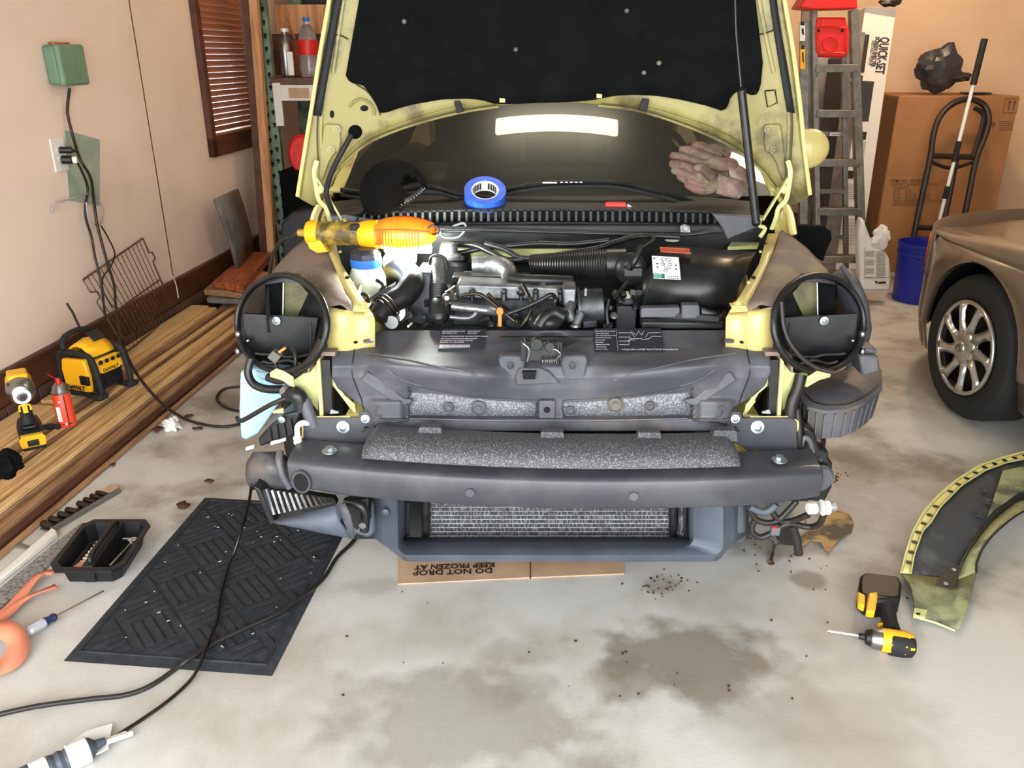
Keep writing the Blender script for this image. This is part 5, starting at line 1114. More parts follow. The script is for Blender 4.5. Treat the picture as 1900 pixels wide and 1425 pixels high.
# ---------------------------------------------------------------- tools standing on the lumber
# yellow and black charger radio
zR = .1395; A0, B0, D0 = PZ(186, 741, zR), PZ(121, 729, zR), PZ(236, 706, zR)
u = (B0-A0); lu = u.length; u.normalize(); v = (D0-A0); v = (v-u*v.dot(u)); lv = v.length*.80; v.normalize(); h = .185
t = thing('jobsite_radio', 'yellow and black jobsite radio with a roll cage on the lumber', 'radio', (A0+u*lu/2+v*lv/2))
def RP(a, b, c): return A0+u*(a*lu)+v*(b*lv)+V((0, 0, c))
R3 = Matrix((u, v, V((0, 0, 1)))).transposed()
m = MB(); m.prism([RP(.08, .06, .02), RP(.92, .06, .02), RP(.96, .06, h*.55), RP(.86, .06, h*.92), RP(.14, .06, h*.92), RP(.05, .06, h*.5)], v*(lv*.88)); build('body', m, 'black_plastic', t, bevel=.012)
m = MB(); m.prism([RP(.20, -.05, .024), RP(.88, -.05, .024), RP(.92, -.05, h*.60), RP(.86, -.05, h*.86), RP(.22, -.05, h*.90), RP(.17, -.05, h*.5)], v*.03); fp = build('front_panel', m, 'yellow_tool', t, bevel=.008)
m = MB(); m.box(RP(.28, -.05, h*.42)-v*.001, (.045, .012, .04), R3); build('panel_latch', m, 'black_plastic', t, bevel=.003)
m = MB(); m.text('DeWALT', RP(.84, -.05, .032)-v*.002, -u, (0, 0, 1), .026, .001, bold=.0008, sx=.95); build('lettering', m, 'ink', fp)
m = MB(); rows = []
for i in range(9):
    th = PI*i/8; rows.append([RP(.5+.36*math.cos(th), b, h*.80+.085*math.sin(th)*(1-.25*abs(b-.5)*2)) for b in (.12, .3, .5, .7, .9)])
m.grid(rows); build('top_cover', m, 'yellow_tool', t, solid=.01, smooth=60)
m = MB(); m.box(RP(.25, .5, h+.062), (.05, .06, .008), R3 @ Matrix.Rotation(-.7, 3, 'Y')); build('display', m, 'black_plastic', t, bevel=.003)
m = MB(); m.prism([RP(.0, .1, h*.55), RP(.0, .9, h*.55), RP(.03, .86, h*.86), RP(.03, .14, h*.86)], u*.03); sp = build('side_panel', m, 'yellow_tool', t, bevel=.004)
m = MB(); m.box(RP(-.004, .5, h*.62), (.004, .09, .028), R3); build('name_plate', m, 'yellow_tool', sp, bevel=.001)
m = MB(); m.text('DeWALT', RP(-.012, .24, h*.57), v, (0, 0, 1), .020, .001, bold=.0006); build('plate_lettering', m, 'ink', sp)
m = MB()
for k in range(4): m.lathe([(.010, 0), (.008, .006)], RP(-.005, .22+.19*k, h*.80), -u, 12)
build('knob_row', m, 'black_plastic', sp)
for b in (.02, .98):
    m = MB(); m.tube([RP(-.02, b, .014), RP(-.04, b, h*.5), RP(.03, b, h*.86), RP(.2, b, h*1.0), RP(.8, b, h*1.0), RP(.96, b, h*.88), RP(1.02, b, h*.5), RP(1.0, b, .014), RP(.5, b, .012)], .012, 10, closed=True, k=4); build('roll_bar', m, 'rubber', t)
for a, b in ((-.02, 0), (-.02, 1), (1.02, 0), (1.02, 1)):
    m = MB(); m.box(RP(a, b, .0135), (.05, .05, .026), R3); build('foot', m, 'rubber', t, bevel=.01)
m = MB(); m.tube([RP(.75, -.02, h*1.08), RP(.8, .1, h*1.3), RP(.8, .5, h*1.38), RP(.8, .9, h*1.3), RP(.75, 1.02, h*1.08)], .011, 10, k=5); build('handle', m, 'rubber', t)
m = MB(); m.tube([PW(148, 608, .10), PW(135, 580, .08), PW(124, 563, .07)], .005, 8); build('antenna', m, 'rubber', t)
# impact wrench standing on its battery
zT = .1395; cB = PZ(64, 829, zT); sc = 1.06
fw = (CAM-cB); fw.z = 0; fw.normalize(); sd = V((0, 0, 1)).cross(fw); sd.normalize(); RI = Matrix((sd, fw, V((0, 0, 1)))).transposed()
def IP(a, b, c): return cB + sd*a*sc + fw*(b*sc) + V((0, 0, c*sc))
t = thing('impact_wrench', 'yellow cordless impact wrench with a grey nose, standing on its battery', 'impact wrench', cB)
m = MB(); m.box(IP(0, -.02, .024), (.078, .125, .044), RI); bt = build('battery', m, 'black_plastic', t, bevel=.008)
m = MB(); m.prism([IP(-.036, .044, .02), IP(.036, .044, .02), IP(.040, .044, .05), IP(.03, .044, .062), IP(-.03, .044, .062), IP(-.040, .044, .05)], fw*.006); m.box(IP(0, -.02, .055), (.07, .1, .02), RI); build('battery_cover', m, 'yellow_tool', bt, bevel=.004)
m = MB(); m.box(IP(0, .052, .036), (.036, .008, .022), RI); build('release_button', m, 'black_plastic', bt, bevel=.003)
m = MB(); m.prism([IP(-.04, .042, .064), IP(.04, .042, .064), IP(.03, .0, .088), IP(-.03, .0, .088)], -fw*.08); m.box(IP(0, .015, .083), (.045, .03, .012), RI); build('foot_block', m, 'black_plastic', t, bevel=.006)
m = MB(); m.tube([IP(0, -.005, .085), IP(0, -.012, .12), IP(0, -.005, .16), IP(0, 0, .19)], [.022, .019, .021, .024], 14, k=4, flat=1.2); build('grip', m, 'rubber', t)
m = MB(); m.tube([IP(-.016, .03, .145), IP(-.014, .03, .165), IP(.014, .03, .165), IP(.016, .03, .145)], .004, 8, k=2); m.box(IP(0, .022, .15), (.016, .012, .03), RI); build('trigger', m, 'yellow_tool', t, bevel=.002)
m = MB(); m.lathe([(.034, -.11), (.042, -.09), (.043, .0)], IP(0, 0, .215), fw, 28); m.box(IP(0, -.03, .25), (.064, .08, .03), RI); build('motor_housing', m, 'yellow_tool', t, bevel=.008)
m = MB(); m.lathe([(.045, -.01), (.046, .02), (.042, .045), (.032, .062), (.026, .066)], IP(0, 0, .215), fw, 32); gh = build('gear_case', m, 'steel', t)
for a in (-1, 1):
    m = MB(); m.lathe([(.006, 0), (.006, .004)], IP(a*.030, .03, .245), fw, 12); build('case_screw', m, 'black_plastic', gh)
m = MB(); m.lathe([(.027, .060), (.027, .070), (.017, .071), (.016, .064)], IP(0, 0, .208), fw, 28); build('nose_ring', m, 'white_plastic', t)
m = MB(); m.box(IP(0, .078, .208), (.014, .03, .014), RI); build('drive_anvil', m, 'dark_steel', t, bevel=.002)
# spray can
c = PZ(126, 789, .1395); t = thing('spray_can', 'orange red spray can with a grey top and red nozzle', 'spray can', c)
m = MB(); m.lathe([(.029, 0), (.032, .004), (.032, .135), (.030, .139)], c, (0, 0, 1), 28); bd = build('can_body', m, 'orange_can', t)
m = MB(); m.lathe([(.0325, .136), (.033, .142), (.028, .15), (.022, .165), (.016, .172)], c, (0, 0, 1), 28); build('can_shoulder', m, 'steel', t)
m = MB(); m.lathe([(.010, .172), (.009, .186), (.007, .192)], c, (0, 0, 1), 12); build('nozzle', m, 'red_plastic', t)
m = MB(); m.tube([c+V((0, 0, .186)), c+V((-.03, -.01, .215))], .0013, 5); build('straw', m, 'red_plastic', t)
d = (CAM-c); d.z = 0; d.normalize(); e = V((0, 0, 1)).cross(d)
m = MB(); m.box(c+d*.0318+e*.006+V((0, 0, .068)), (.004, .003, .13), Matrix((e, d, V((0, 0, 1)))).transposed()); m.box(c+d*.0315+V((0, 0, .018)), (.034, .003, .003), Matrix((e, d, V((0, 0, 1)))).transposed()); build('label_stripe', m, 'ink', bd)
m = MB(); m.box(c+d*.027-e*.020+V((0, 0, .06)), (.014, .004, .06), Matrix((e, d, V((0, 0, 1)))).transposed() @ Matrix.Rotation(.6, 3, 'Z')); m.lathe([(.004, 0), (.004, .001)], c+d*.0325+V((0, 0, .019))-e*.004, d, 10); m.lathe([(.004, 0), (.004, .001)], c+d*.0325+V((0, 0, .11))-e*.012, d, 10); build('label_patch', m, 'white_label', bd)
# black clip and glove
c = PZ(94, 797, .1395); m = MB(); m.ball(c+V((0, 0, .012)), .022, 12, (1.3, .9, .5)); m.cyl(c+V((-.03, 0, .012)), c+V((.035, .0, .018)), .007); m.ball(c+V((.03, 0, .012)), .011, 10); build('rubber_clamp', m, 'rubber', label='small black clamp between the impact wrench and the spray can', category='clamp')
m = lump(PZ(6, 862, .18), .055, 5, sc=(1, .8, .8), n=22, m=14, amp=.32); build('black_rag', m, 'pad_black', label='bunched black rag at the left end of the lumber', category='rag')
# ---------------------------------------------------------------- right side of the garage
LY = 5.15
t = thing('step_ladder', 'folded aluminium step ladder with a red top, leaning behind the yellow car', 'ladder', PY(1560, 530, LY))
def lr(name, q0, q1, w_, d_, mat='alu', y0=LY, y1=LY+.12):
    m = MB(); m.bar(PY(*q0, y0), PY(*q1, y1), w_, d_, (0, 1, 0)); return build(name, m, mat, t, bevel=.002)
lr('front_rail', (1517, 530), (1509, 18), .030, .06); lr('front_rail', (1600, 528), (1583, 18), .045, .06)
lr('rear_rail', (1490, 520), (1492, 40), .05, .025, 'alu', LY+.10, LY+.16); lr('rear_rail', (1570, 520), (1566, 100), .03, .025, 'alu', LY+.13, LY+.2)
for i, py in enumerate((125, 209, 300, 390, 478)):
    f = (530-py)/512; y = LY+.12*f; a = PY(lerp(1517, 1509, f), py, y); b = PY(lerp(1600, 1583, f), py, y); m = MB(); m.box((a+b)/2, ((b-a).length, .075, .032)); m.box((a+b)/2+V((0, -.04, -.005)), ((b-a).length, .005, .042)); build('step', m, 'alu', t, bevel=.002)
for py in (248, 355, 440):
    a = PY(1493, py, LY+.15); b = PY(1568, py, LY+.15); m = MB(); m.box((a+b)/2, ((b-a).length, .012, .03)); build('rear_bar', m, 'alu', t, bevel=.002)
for a, b in (((1512, 150), (1524, 132)), ((1566, 132), (1580, 150))):
    m = MB(); m.bar(PY(*a, LY+.04), PY(*b, LY+.04), .012, .004, (0, 1, 0)); build('step_brace', m, 'alu', t)
m = MB(); m.prism([PY(a, b, LY+.04) for a, b in ((1484, 14), (1502, -14), (1590, -14), (1592, 16), (1510, 18))], (0, .2, 0)); build('ladder_top', m, 'red_plastic', t, bevel=.008)
m = MB(); m.prism([PY(a, b, LY+.07) for a, b in ((1516, 32), (1570, 32), (1577, 60), (1575, 100), (1566, 108), (1520, 106), (1512, 98), (1513, 60))], (0, .03, 0)); tr_ = build('paint_tray', m, 'red_plastic', t, bevel=.012)
m = MB(); m.tube([PY(1541+14*math.cos(a*PI/10), 82+14*math.sin(a*PI/10), LY+.065) for a in range(20)], .004, 6, closed=True); m.tube([PY(a, b, LY+.066) for a, b in ((1518, 50), (1570, 52), (1568, 98), (1522, 98))], .004, 6, closed=True); m.bar(PY(1524, 42, LY+.065), PY(1562, 43, LY+.065), .035, .008, (0, 1, 0)); build('tray_moulding', m, 'red_plastic', tr_)
for dx in (1519, 1563):
    m = MB(); m.lathe([(.008, 0), (.008, .004)], PY(dx, 57, LY+.06), (0, 1, 0), 12); build('tray_hole', m, 'black_hole', tr_)
for q, mt in (((1484, 40, 1494, 76), 'white_label'), ((1485, 84, 1494, 128), 'yellow_tool')):
    m = MB(); m.prism([PY(a, b, LY+.085) for a, b in ((q[0], q[1]), (q[2], q[1]), (q[2], q[3]), (q[0], q[3]))], (0, .004, 0)); lb = build('warning_label', m, mt, t, smooth=0)
    m = MB(); m.prism([PY(a, b, LY+.083) for a, b in ((q[0]+1, q[1]), (q[2]-1, q[1]), (q[2]-1, q[1]+7), (q[0]+1, q[1]+7))], (0, .001, 0)); m.prism([PY(a, b, LY+.083) for a, b in ((q[0]+3, q[1]+14), (q[2]-3, q[1]+12), (q[2]-2, q[3]-10), (q[0]+4, q[3]-14))], (0, .001, 0)); build('warning_print', m, 'ink', lb, smooth=0)
m = MB(); c = PY(1549, 249, LY+.11); m.box(c, (.06, .003, .018)); lb = build('name_label', m, 'white_label', t, smooth=0)
m = MB(); m.text('WERNER', c+V((-.027, -.0025, -.006)), (1, 0, 0), (0, 0, 1), .014, .0004, bold=.0003); build('label_print', m, 'ink', lb, smooth=0)
# long white box leaning behind the ladder
QY = 5.62
def qp(a, b): return PY(a, b, QY+.35*(500-b)/500)
P_ = [qp(1534, 500), qp(1594, 500), qp(1664, 16), qp(1606, 12)]
t = thing('shelter_box', 'tall white printed carton reading QUICK SET, leaning behind the ladder', 'box', (P_[0]+P_[1])/2)
n_ = (P_[1]-P_[0]).cross(P_[3]-P_[0]).normalized()
if n_.y > 0: n_ = -n_
m = MB(); m.prism([p-n_*.004 for p in P_], -n_*.17); build('carton', m, 'white_paint', t, bevel=.004)
yd = (P_[0]-P_[3]).normalized(); xd = (P_[1]-P_[0]); xd = -(xd-yd*xd.dot(yd)).normalized(); L_ = (P_[3]-P_[0]).length; Wd = (P_[1]-P_[0]).length
def qb(u_, v_): return P_[3].lerp(P_[2], u_).lerp(P_[0].lerp(P_[1], u_), v_)+n_*.001
def qprint(us, mat, name='print'):
    m = MB()
    for u0, v0, u1, v1 in us: m.prism([qb(u0, v0), qb(u1, v0), qb(u1, v1), qb(u0, v1)], n_*.001)
    build(name, m, mat, t, smooth=0)
m = MB()
yup = (P_[2]-P_[3]).normalized(); yup = (yup-yd*yup.dot(yd)).normalized()
m.text('QUICK-SET', qb(.62, .105), yd, yup, .085, .001, bold=.0016, sx=.54); m.text('SCREEN SHELTER', qb(.47, .105), yd, yup, .035, .001, bold=.0008, sx=.7); m.text('INSTANT POPUP', qb(.36, .12), yd, yup, .03, .001, sx=.7); m.box(qb(.92, .17), (.003, .003, .003))
build('title_print', m, 'ink', t, smooth=0)
qprint([(.12, .10, .26, .24), (.10, .25, .24, .33), (.2, .27, .56, .27)], 'ink', 'picture_print'); qprint([(.12, .27, .62, .42)], 'bag_black', 'tent_picture')
qprint([(.2, .46, .36, .49), (.45, .46, .62, .49), (.3, .55, .5, .58), (.2, .61, .4, .64), (.5, .70, .8, .72), (.2, .75, .4, .77)], 'ink', 'icon_print')
qprint([(.45, .50+.008*i, .65, .503+.008*i) for i in range(6)]+[(.2, .66+.008*i, .5, .663+.008*i) for i in range(8)]+[(.15, .80+.012*i, .7, .803+.012*i) for i in range(9)], 'grey_strap', 'small_print')
m = MB(); m.prism([qb(.0, -.001)+n_*.003, qb(1, -.001)+n_*.003, qb(1.0, .03)+n_*.003, qb(0, .02)+n_*.003], n_*.001); build('tape', m, 'clear_plastic', t, smooth=0)
m = lump(qp(1652, 4), .05, 8, sc=(1.4, .7, .5)); build('rag', m, 'dark_steel', label='crumpled dark rag on top of the leaning white carton', category='rag')
m = MB(); m.bar(PY(1512, 470, 5.42), PY(1553, 110, 5.65), .10, .03, (0, 1, 0)); build('dark_board', m, 'hand_truck', label='dark narrow board leaning behind the ladder', category='board', bevel=.002)
m = MB(); m.bar(PY(1535, 500, 5.50), PY(1590, 60, 5.9), .10, .03, (0, 1, 0)); build('grey_board', m, 'grey_tile', label='grey board leaning between the ladder and the white carton', category='board', bevel=.002)
m = MB(); P = [PY(1500, 430, 5.9), PY(1555, 430, 5.9), PY(1562, 60, 6.1), PY(1505, 60, 6.1)]; m.prism(P, (0, .02, 0)); build('wrapped_panel', m, 'bag_black' if 0 else 'steel', label='shiny wrapped panel standing against the back wall behind the ladder', category='panel')
m = MB(); m.bar(PY(1492, 470, 5.75), PY(1500, 10, 5.95), .09, .02, (0, 1, 0)); build('grey_post', m, 'grey_tile', label='grey upright beside the left rail of the ladder', category='post', bevel=.002)
# cement bags
def bag(q, y, dep, label, mat='paper_white', bev=.03):
    m = MB(); m.prism([PY(a, b, y) for a, b in q], (0, dep, 0)); return m
t = thing('cement_bag', 'white paper bag with printed panels standing right of the ladder', 'bag', PY(1628, 548, 5.0))
m = bag([(1597, 545), (1652, 543), (1655, 520), (1652, 480), (1640, 462), (1622, 460), (1612, 420), (1600, 402), (1594, 430)], 5.0, .10, ''); build('bag_body', m, 'paper_white', t, bevel=.03, bseg=4, smooth=60)
m = MB()
for i in range(13):
    for (a, b) in ((1606, 1622), (1626, 1643)):
        py = 466+i*4; 
        if i % 4 == 3 and a == 1606: continue
        m.prism([PY(a, py, 4.993), PY(b, py, 4.993), PY(b, py+1.6, 4.993), PY(a, py+1.6, 4.993)], (0, .002, 0))
m.prism([PY(x, y, 4.993) for x, y in ((1604, 460), (1605, 460), (1605, 516), (1604, 516))], (0, .002, 0)); m.prism([PY(x, y, 4.993) for x, y in ((1604, 515), (1650, 515), (1650, 516), (1604, 516))], (0, .002, 0))
m.prism([PY(x, y, 4.993) for x, y in ((1600, 537), (1652, 537), (1652, 539), (1600, 539))], (0, .002, 0))
build('printed_panel', m, 'grey_strap', t, smooth=0)
m = MB()
m.prism([PY(x, y, 4.992) for x, y in ((1623, 521), (1627, 521), (1629, 526), (1625, 526))], (0, .002, 0)); m.prism([PY(x, y, 4.992) for x, y in ((1630, 523), (1644, 522), (1644, 526), (1630, 527))], (0, .002, 0)); m.bar(PY(1607, 412, 4.99), PY(1618, 440, 4.99), .02, .003, (0, 1, 0)); build('bag_logo', m, 'ink', t, smooth=0)
m = lump(PY(1634, 442, 5.02), .055, 12, sc=(.95, .6, 1.25), n=16, m=10, amp=.35); build('small_bag', m, 'paper_white', label='small knotted white bag resting on the tall paper bag', category='bag')
# big cardboard box
BY = 5.85
bt_ = PY(1669, 178, BY); bb = V((bt_.x, BY, 0)); br_ = PY(1893, 178, BY)
zt = bt_.z; w_ = br_.x-bt_.x; dp = .55
t = thing('cardboard_box', 'large brown cardboard box standing against the back wall', 'box', (bt_.x+w_/2, BY, 0))
m = MB(); m.box((bt_.x+w_/2, BY+dp/2, zt/2+.001), (w_, dp, zt)); build('carton', m, 'box_card', t, bevel=.006)
m = MB(); m.box((bt_.x-.001, BY+.12, zt/2), (.002, .22, zt*.98)); build('side_sheet', m, 'box_card_side', t)  # darker sheet laid over the front part of the side face
m = MB()
ln = ['ITEM NO. 34198GA', 'DEWEIRT & REN FURNITURE', 'PCS/BOX', 'QTY.   1 PC', 'G.W.   30.2 LB   1.4 LBS', 'N.W.   26.2 LB   14 LBS', 'MEASUREMENT OF CARTON', 'MADE IN CHINA']
for i, s_ in enumerate(ln): m.text(s_, PY(1650+ (6 if i > 1 else 0), 338+i*6.2, BY)+V((.0, -.003, 0)), (1, 0, 0), (0, 0, 1), .026 if i else .03, .0004, bold=.0004 if i == 0 else 0)
for x in (1872, 1881):
    c = PY(x, 197, BY); m.box(c+V((0, -.002, 0)), (.008, .002, .05)); m.prism([c+V((-.012, -.003, .02)), c+V((.012, -.003, .02)), c+V((0, -.003, .04))], (0, .002, 0))
c = PY(1876, 196, BY); m.tube([c+V((a, -.001, b)) for a, b in ((-.045, -.045), (.045, -.045), (.045, .045), (-.045, .045))], .002, 4, closed=True)
for i in range(5): m.box(PY(1866, 225+i*4, BY)+V((.0, -.002, 0)), (.09, .001, .004))
c = PY(1843, 231, BY); m.prism([c+V((-.02, -.002, 0)), c+V((0, -.002, -.02)), c+V((.02, -.002, 0)), c+V((0, -.002, .02))], (0, .001, 0))
build('box_print', m, 'ink_brown', t, smooth=0)
m = lump(PY(1738, 150, BY+.15), .14, 21, sc=(1.05, .7, 1.0), n=24, m=16, amp=.24); m2_ = lump(PY(1778, 158, BY+.12)+V((0,0,-.02)), .06, 23, sc=(1.3, .5, .5), amp=.3); m.add(m2_.v, m2_.f)
zmin = min(v_.z for v_ in m.v); m.v = [v_+V((0, 0, zt+.005-zmin)) for v_ in m.v]
build('plastic_bag', m, 'bag_black', label='crumpled dark plastic bag sitting on top of the large cardboard box', category='bag', smooth=25)
m = MB(); c = PY(1818, 168, BY+.1); m.box(V((c.x, BY+.15, zt+.012)), (.16, .12, .012)); build('flat_case', m, 'black_plastic', label='flat dark object lying on the cardboard box right of the bag', category='case', bevel=.004)
# hand truck
HY = 5.45
t = thing('hand_truck', 'dark steel hand truck with an arched handle standing before the cardboard box', 'hand truck', PY(1740, 480, HY))
def ht(name, pts, r, k=5, dy=0):
    m = MB(); m.tube([PY(a, b, HY+.25*(480-b)/300+dy) for a, b in pts], r, 8, k=k); return build(name, m, 'hand_truck', t)
ht('frame_tube', [(1689, 475), (1703, 400), (1726, 292), (1731, 255), (1742, 220), (1764, 195), (1794, 184), (1822, 192), (1834, 215), (1830, 245), (1811, 296), (1798, 360), (1785, 425), (1780, 475)], .020)
ht('inner_tube', [(1808, 200), (1824, 212), (1822, 235), (1806, 290)], .014); ht('cross_bar', [(1726, 289), (1810, 292)], .018); ht('cross_bar', [(1727, 300), (1765, 312), (1808, 300)], .012); ht('cross_bar', [(1699, 422), (1788, 424)], .018); ht('cross_bar', [(1694, 442), (1784, 446)], .014)
ht('centre_post', [(1773, 296), (1763, 350), (1745, 440), (1740, 475)], .022, dy=.02)
m = MB(); m.box(PY(1738, 482, HY)+V((0, -.1, 0)), (.36, .22, .01)); build('toe_plate', m, 'hand_truck', t, bevel=.002)
for px in (1686, 1792):
    c = PY(px, 470, HY+.12); m = MB(); m.lathe([(.05, -.025), (.11, -.025), (.12, -.01), (.12, .01), (.11, .025), (.05, .025)], V((c.x, c.y, .121)), (1, 0, 0), 28); build('wheel', m, 'tyre', t)
# bucket and pole
c = PZ(1696, 556, 0); c.z = 0; t = thing('bucket', 'deep blue plastic bucket on the floor before the cardboard box', 'bucket', c)
m = MB(); m.lathe([(.128, 0), (.132, .01), (.145, .30), (.152, .30), (.152, .315), (.146, .316), (.147, .35), (.155, .352), (.155, .37), (.149, .37), (.147, .34), (.128, .012)], c, (0, 0, 1), 40); build('bucket_body', m, 'blue_bucket', t, smooth=40)
m = MB(); m.tube([c+V((.155*math.cos(a), .155*math.sin(a), .33-.05*math.sin((a-PI)/1.0*1.0) if False else .33-.06*abs(math.sin(a)))) for a in [PI+PI*i/16 for i in range(17)]], .003, 6); build('bail', m, 'blue_bucket', t)
p0 = c+V((.05, .03, .02)); pt = PY(1827, 72, 5.25); d = pt-p0; L2 = d.length
t = thing('extension_pole', 'white extension pole with a black grip standing in the blue bucket', 'pole', p0)
m = MB(); m.cyl(p0, p0+d*.985, .0105, 14); build('pole_tube', m, 'white_plastic', t)
for f0, f1, r in ((.835, 1.0, .019), (.545, .625, .017), (.40, .45, .016)):
    m = MB(); m.cyl(p0+d*f0, p0+d*f1, r, 14); build('grip' if f1 == 1.0 else 'locking_collar', m, 'rubber', t, bevel=.003)
# ---------------------------------------------------------------- tan car
O = PX(1790, 648, 1.74); O = V((O.x, O.y, 0))
T2 = math.radians(-5); TD = V((math.sin(T2), math.cos(T2), 0)); TN = V((math.cos(T2), -math.sin(T2), 0))
def TC(a, s, z): return O+TD*a-TN*s+V((0, 0, z))
car2 = thing('car', 'tan car parked at the right edge, showing its front wheel and fender', 'car', TC(-1, -.85, 0))
plan = [(-3.2, .03), (-1.0, .0), (-.2, .0), (.3, .0), (.42, .03), (.55, .08), (.68, .15), (.8, .24), (.9, .36), (.98, .52), (1.04, .7), (1.08, .9)]
hh = [(-3.2, .92), (-1.2, .86), (-.5, .81), (0, .765), (.35, .735), (.6, .70), (.8, .66), (.95, .61), (1.08, .58)]
def Q(a, z):
    b = .0+.03*max(0, (z-.55)/.1)**2*0; return TC(a, -interp(plan, a)-(.045*max(0, (.34-z)/.2)**1.5)+.0, z)
Rr = .355; zw = .31
rows = []
m = MB()
inner = []; outer = []
for i in range(25):
    th = PI*i/24; ca_, sa_ = math.cos(th), math.sin(th); inner.append(Q(Rr*ca_, zw+Rr*sa_)+ (-TN*.012)); k = min(.46/max(1e-6, abs(ca_)), (.70-zw)/max(1e-6, sa_)); outer.append(Q(k*ca_, zw+k*sa_))
lip = [p+TN*.03 for p in inner]; mid = [inner[i].lerp(outer[i], .25)-TN*.012 for i in range(25)]
m.grid([lip, inner, mid, outer])
av = [.46, .55, .65, .75, .85, .92, .98, 1.03, 1.06, 1.08]
m.grid([[Q(a, z) for a in av] for z in (.16, .24, .31, .45, .58, .70)])
m.grid([[Q(a, z) for a in (-.46, -.7, -1.2, -2.0, -3.2)] for z in (.16, .24, .31, .45, .58, .70)])
m.grid([[Q(.46, .31), Q(.46, .16)], [Q(Rr, .31), Q(Rr, .18)]]); m.grid([[Q(-.46, .31), Q(-.46, .16)], [Q(-Rr, .31), Q(-Rr, .18)]])
al = [-3.2, -2.2, -1.2, -.46, -.25, 0, .25, .46, .6, .72, .84, .94, 1.02, 1.07]
rows = []
for a in al:
    h_ = interp(hh, a); p = interp(plan, a); k = max(0, h_-.70); kk = 1
    rows.append([TC(a, -p, .70 if h_ > .70 else h_-.002), TC(a, -p-.01, .70+k*.35 if h_ > .7 else h_-.001), TC(a, -p-.04, .70+k*.7 if h_ > .7 else h_), TC(a, -p-.10, .70+k*.95 if h_ > .7 else h_), TC(a, -p-.18, h_+.0), TC(a, -p-.26, h_+.012), TC(a, -max(.55, p+.3), h_+.03), TC(a, -.9, h_+.04)])
m.grid(rows); build('body_shell', m, 'paint_tan', car2, solid=.004, smooth=50)
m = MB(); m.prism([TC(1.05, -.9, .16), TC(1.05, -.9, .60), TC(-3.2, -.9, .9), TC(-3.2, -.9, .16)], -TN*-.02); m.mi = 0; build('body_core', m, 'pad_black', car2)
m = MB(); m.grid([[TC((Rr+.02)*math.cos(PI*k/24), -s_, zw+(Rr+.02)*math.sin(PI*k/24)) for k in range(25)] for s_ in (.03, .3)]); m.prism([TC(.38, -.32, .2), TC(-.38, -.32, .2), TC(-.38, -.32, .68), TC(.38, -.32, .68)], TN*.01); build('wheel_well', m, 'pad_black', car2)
m = MB(); m.lathe([(.19, .01), (.212, -.012), (.25, -.022), (.285, -.012), (.305, .02), (.31, .05), (.31, .17), (.29, .2), (.19, .2)], TC(0, -.012, .311), TN, 48, cap=False); tw = build('tyre', m, 'tyre', car2)
m = MB(); m.lathe([(.20, .012), (.205, .0), (.195, -.004), (.185, .004), (.185, .03)], TC(0, -.015, .311), TN, 48, cap=False); m.lathe([(.19, .035), (.19, .045)], TC(0, -.015, .311), TN, 32); build('wheel_rim', m, 'black_hole' if 0 else 'dark_steel', tw)
hc_ = TC(0, .004, .311); ux, uz = TD, V((0, 0, 1))
m = MB(); m.tube([hc_+ux*.193*math.cos(2*PI*i/48)+uz*.193*math.sin(2*PI*i/48) for i in range(48)], .009, 8, closed=True)
m.lathe([(.075, .012), (.07, -.004), (.05, -.014), (.03, -.018), (.028, -.022), (.0, -.022)], hc_, TN, 36)
for i in range(9):
    th = 2*PI*i/9+.3; sw = .16
    q = []
    for r, t_, hw in ((.06, 0, .030), (.11, .25, .021), (.155, .6, .022), (.19, 1.0, .036)):
        a_ = th+sw*t_; c = hc_+ux*r*math.cos(a_)+uz*r*math.sin(a_); tn = -ux*math.sin(a_)+uz*math.cos(a_); q.append([c-tn*hw-TN*(-.004), c-TN*.010, c+tn*hw-TN*(-.004)])
    m.grid(q)
cap_ = build('hubcap', m, 'hubcap', tw, solid=.003, smooth=50)
m = MB(); m.tube([hc_-TN*.024+ux*.016*math.cos(2*PI*i/24)*1.2+uz*.016*math.sin(2*PI*i/24)*.9 for i in range(24)], .0022, 6, closed=True); m.tube([hc_-TN*.024+ux*.006*math.cos(2*PI*i/24)+uz*.014*math.sin(2*PI*i/24) for i in range(24)], .0018, 6, closed=True); m.tube([hc_-TN*.024+ux*a_+uz*b_ for a_, b_ in ((-.012, .006), (0, .009), (.012, .006))], .0018, 6); build('wheel_emblem', m, 'steel', car2)
m = MB(); m.grid([[TC(a, -interp(plan, a)+.004, z) for a in (.70, .75, .80, .84)] for z in (.50, .55, .60, .65)]); build('marker_lamp', m, 'amber', car2, solid=.006)
m = MB(); m.grid([[TC(a, -interp(plan, a)+.003, z+.0) for a in (.85, .90, .95, 1.0, 1.04)] for z in (.50, .56, .61)]); build('headlight', m, 'clear_plastic', car2, solid=.006)
m = MB(); m.tube([TC(a, -interp(plan, a)+.003, .50-.02*(a-.46)) for a in [.40+.07*i for i in range(10)]], .003, 6); build('bumper_seam', m, 'dark_steel', car2)
m = MB(); m.tube([TC(a, -interp(plan, a)+.004, .36) for a in (-.5, -1, -2, -3)], .012, 6, flat=1.6); build('side_moulding', m, 'paint_tan', car2)
m = MB(); m.lathe([(.0, 0), (.31, .0), (.31, .2)], TC(-2.65, -.02, .311), TN, 36); build('rear_tyre', m, 'tyre', car2)
m = MB(); m.grid([[TC(a, s_, z_) for a, s_, z_ in ((-.9, -.16, .93), (-1.6, -.28, 1.38), (-2.6, -.28, 1.40), (-3.2, -.2, 1.0))], [TC(a, s_, z_) for a, s_, z_ in ((-.7, -.9, .95), (-1.5, -.9, 1.42), (-2.6, -.9, 1.44), (-3.2, -.9, 1.0))]]); build('roof', m, 'paint_tan', car2, solid=.01)
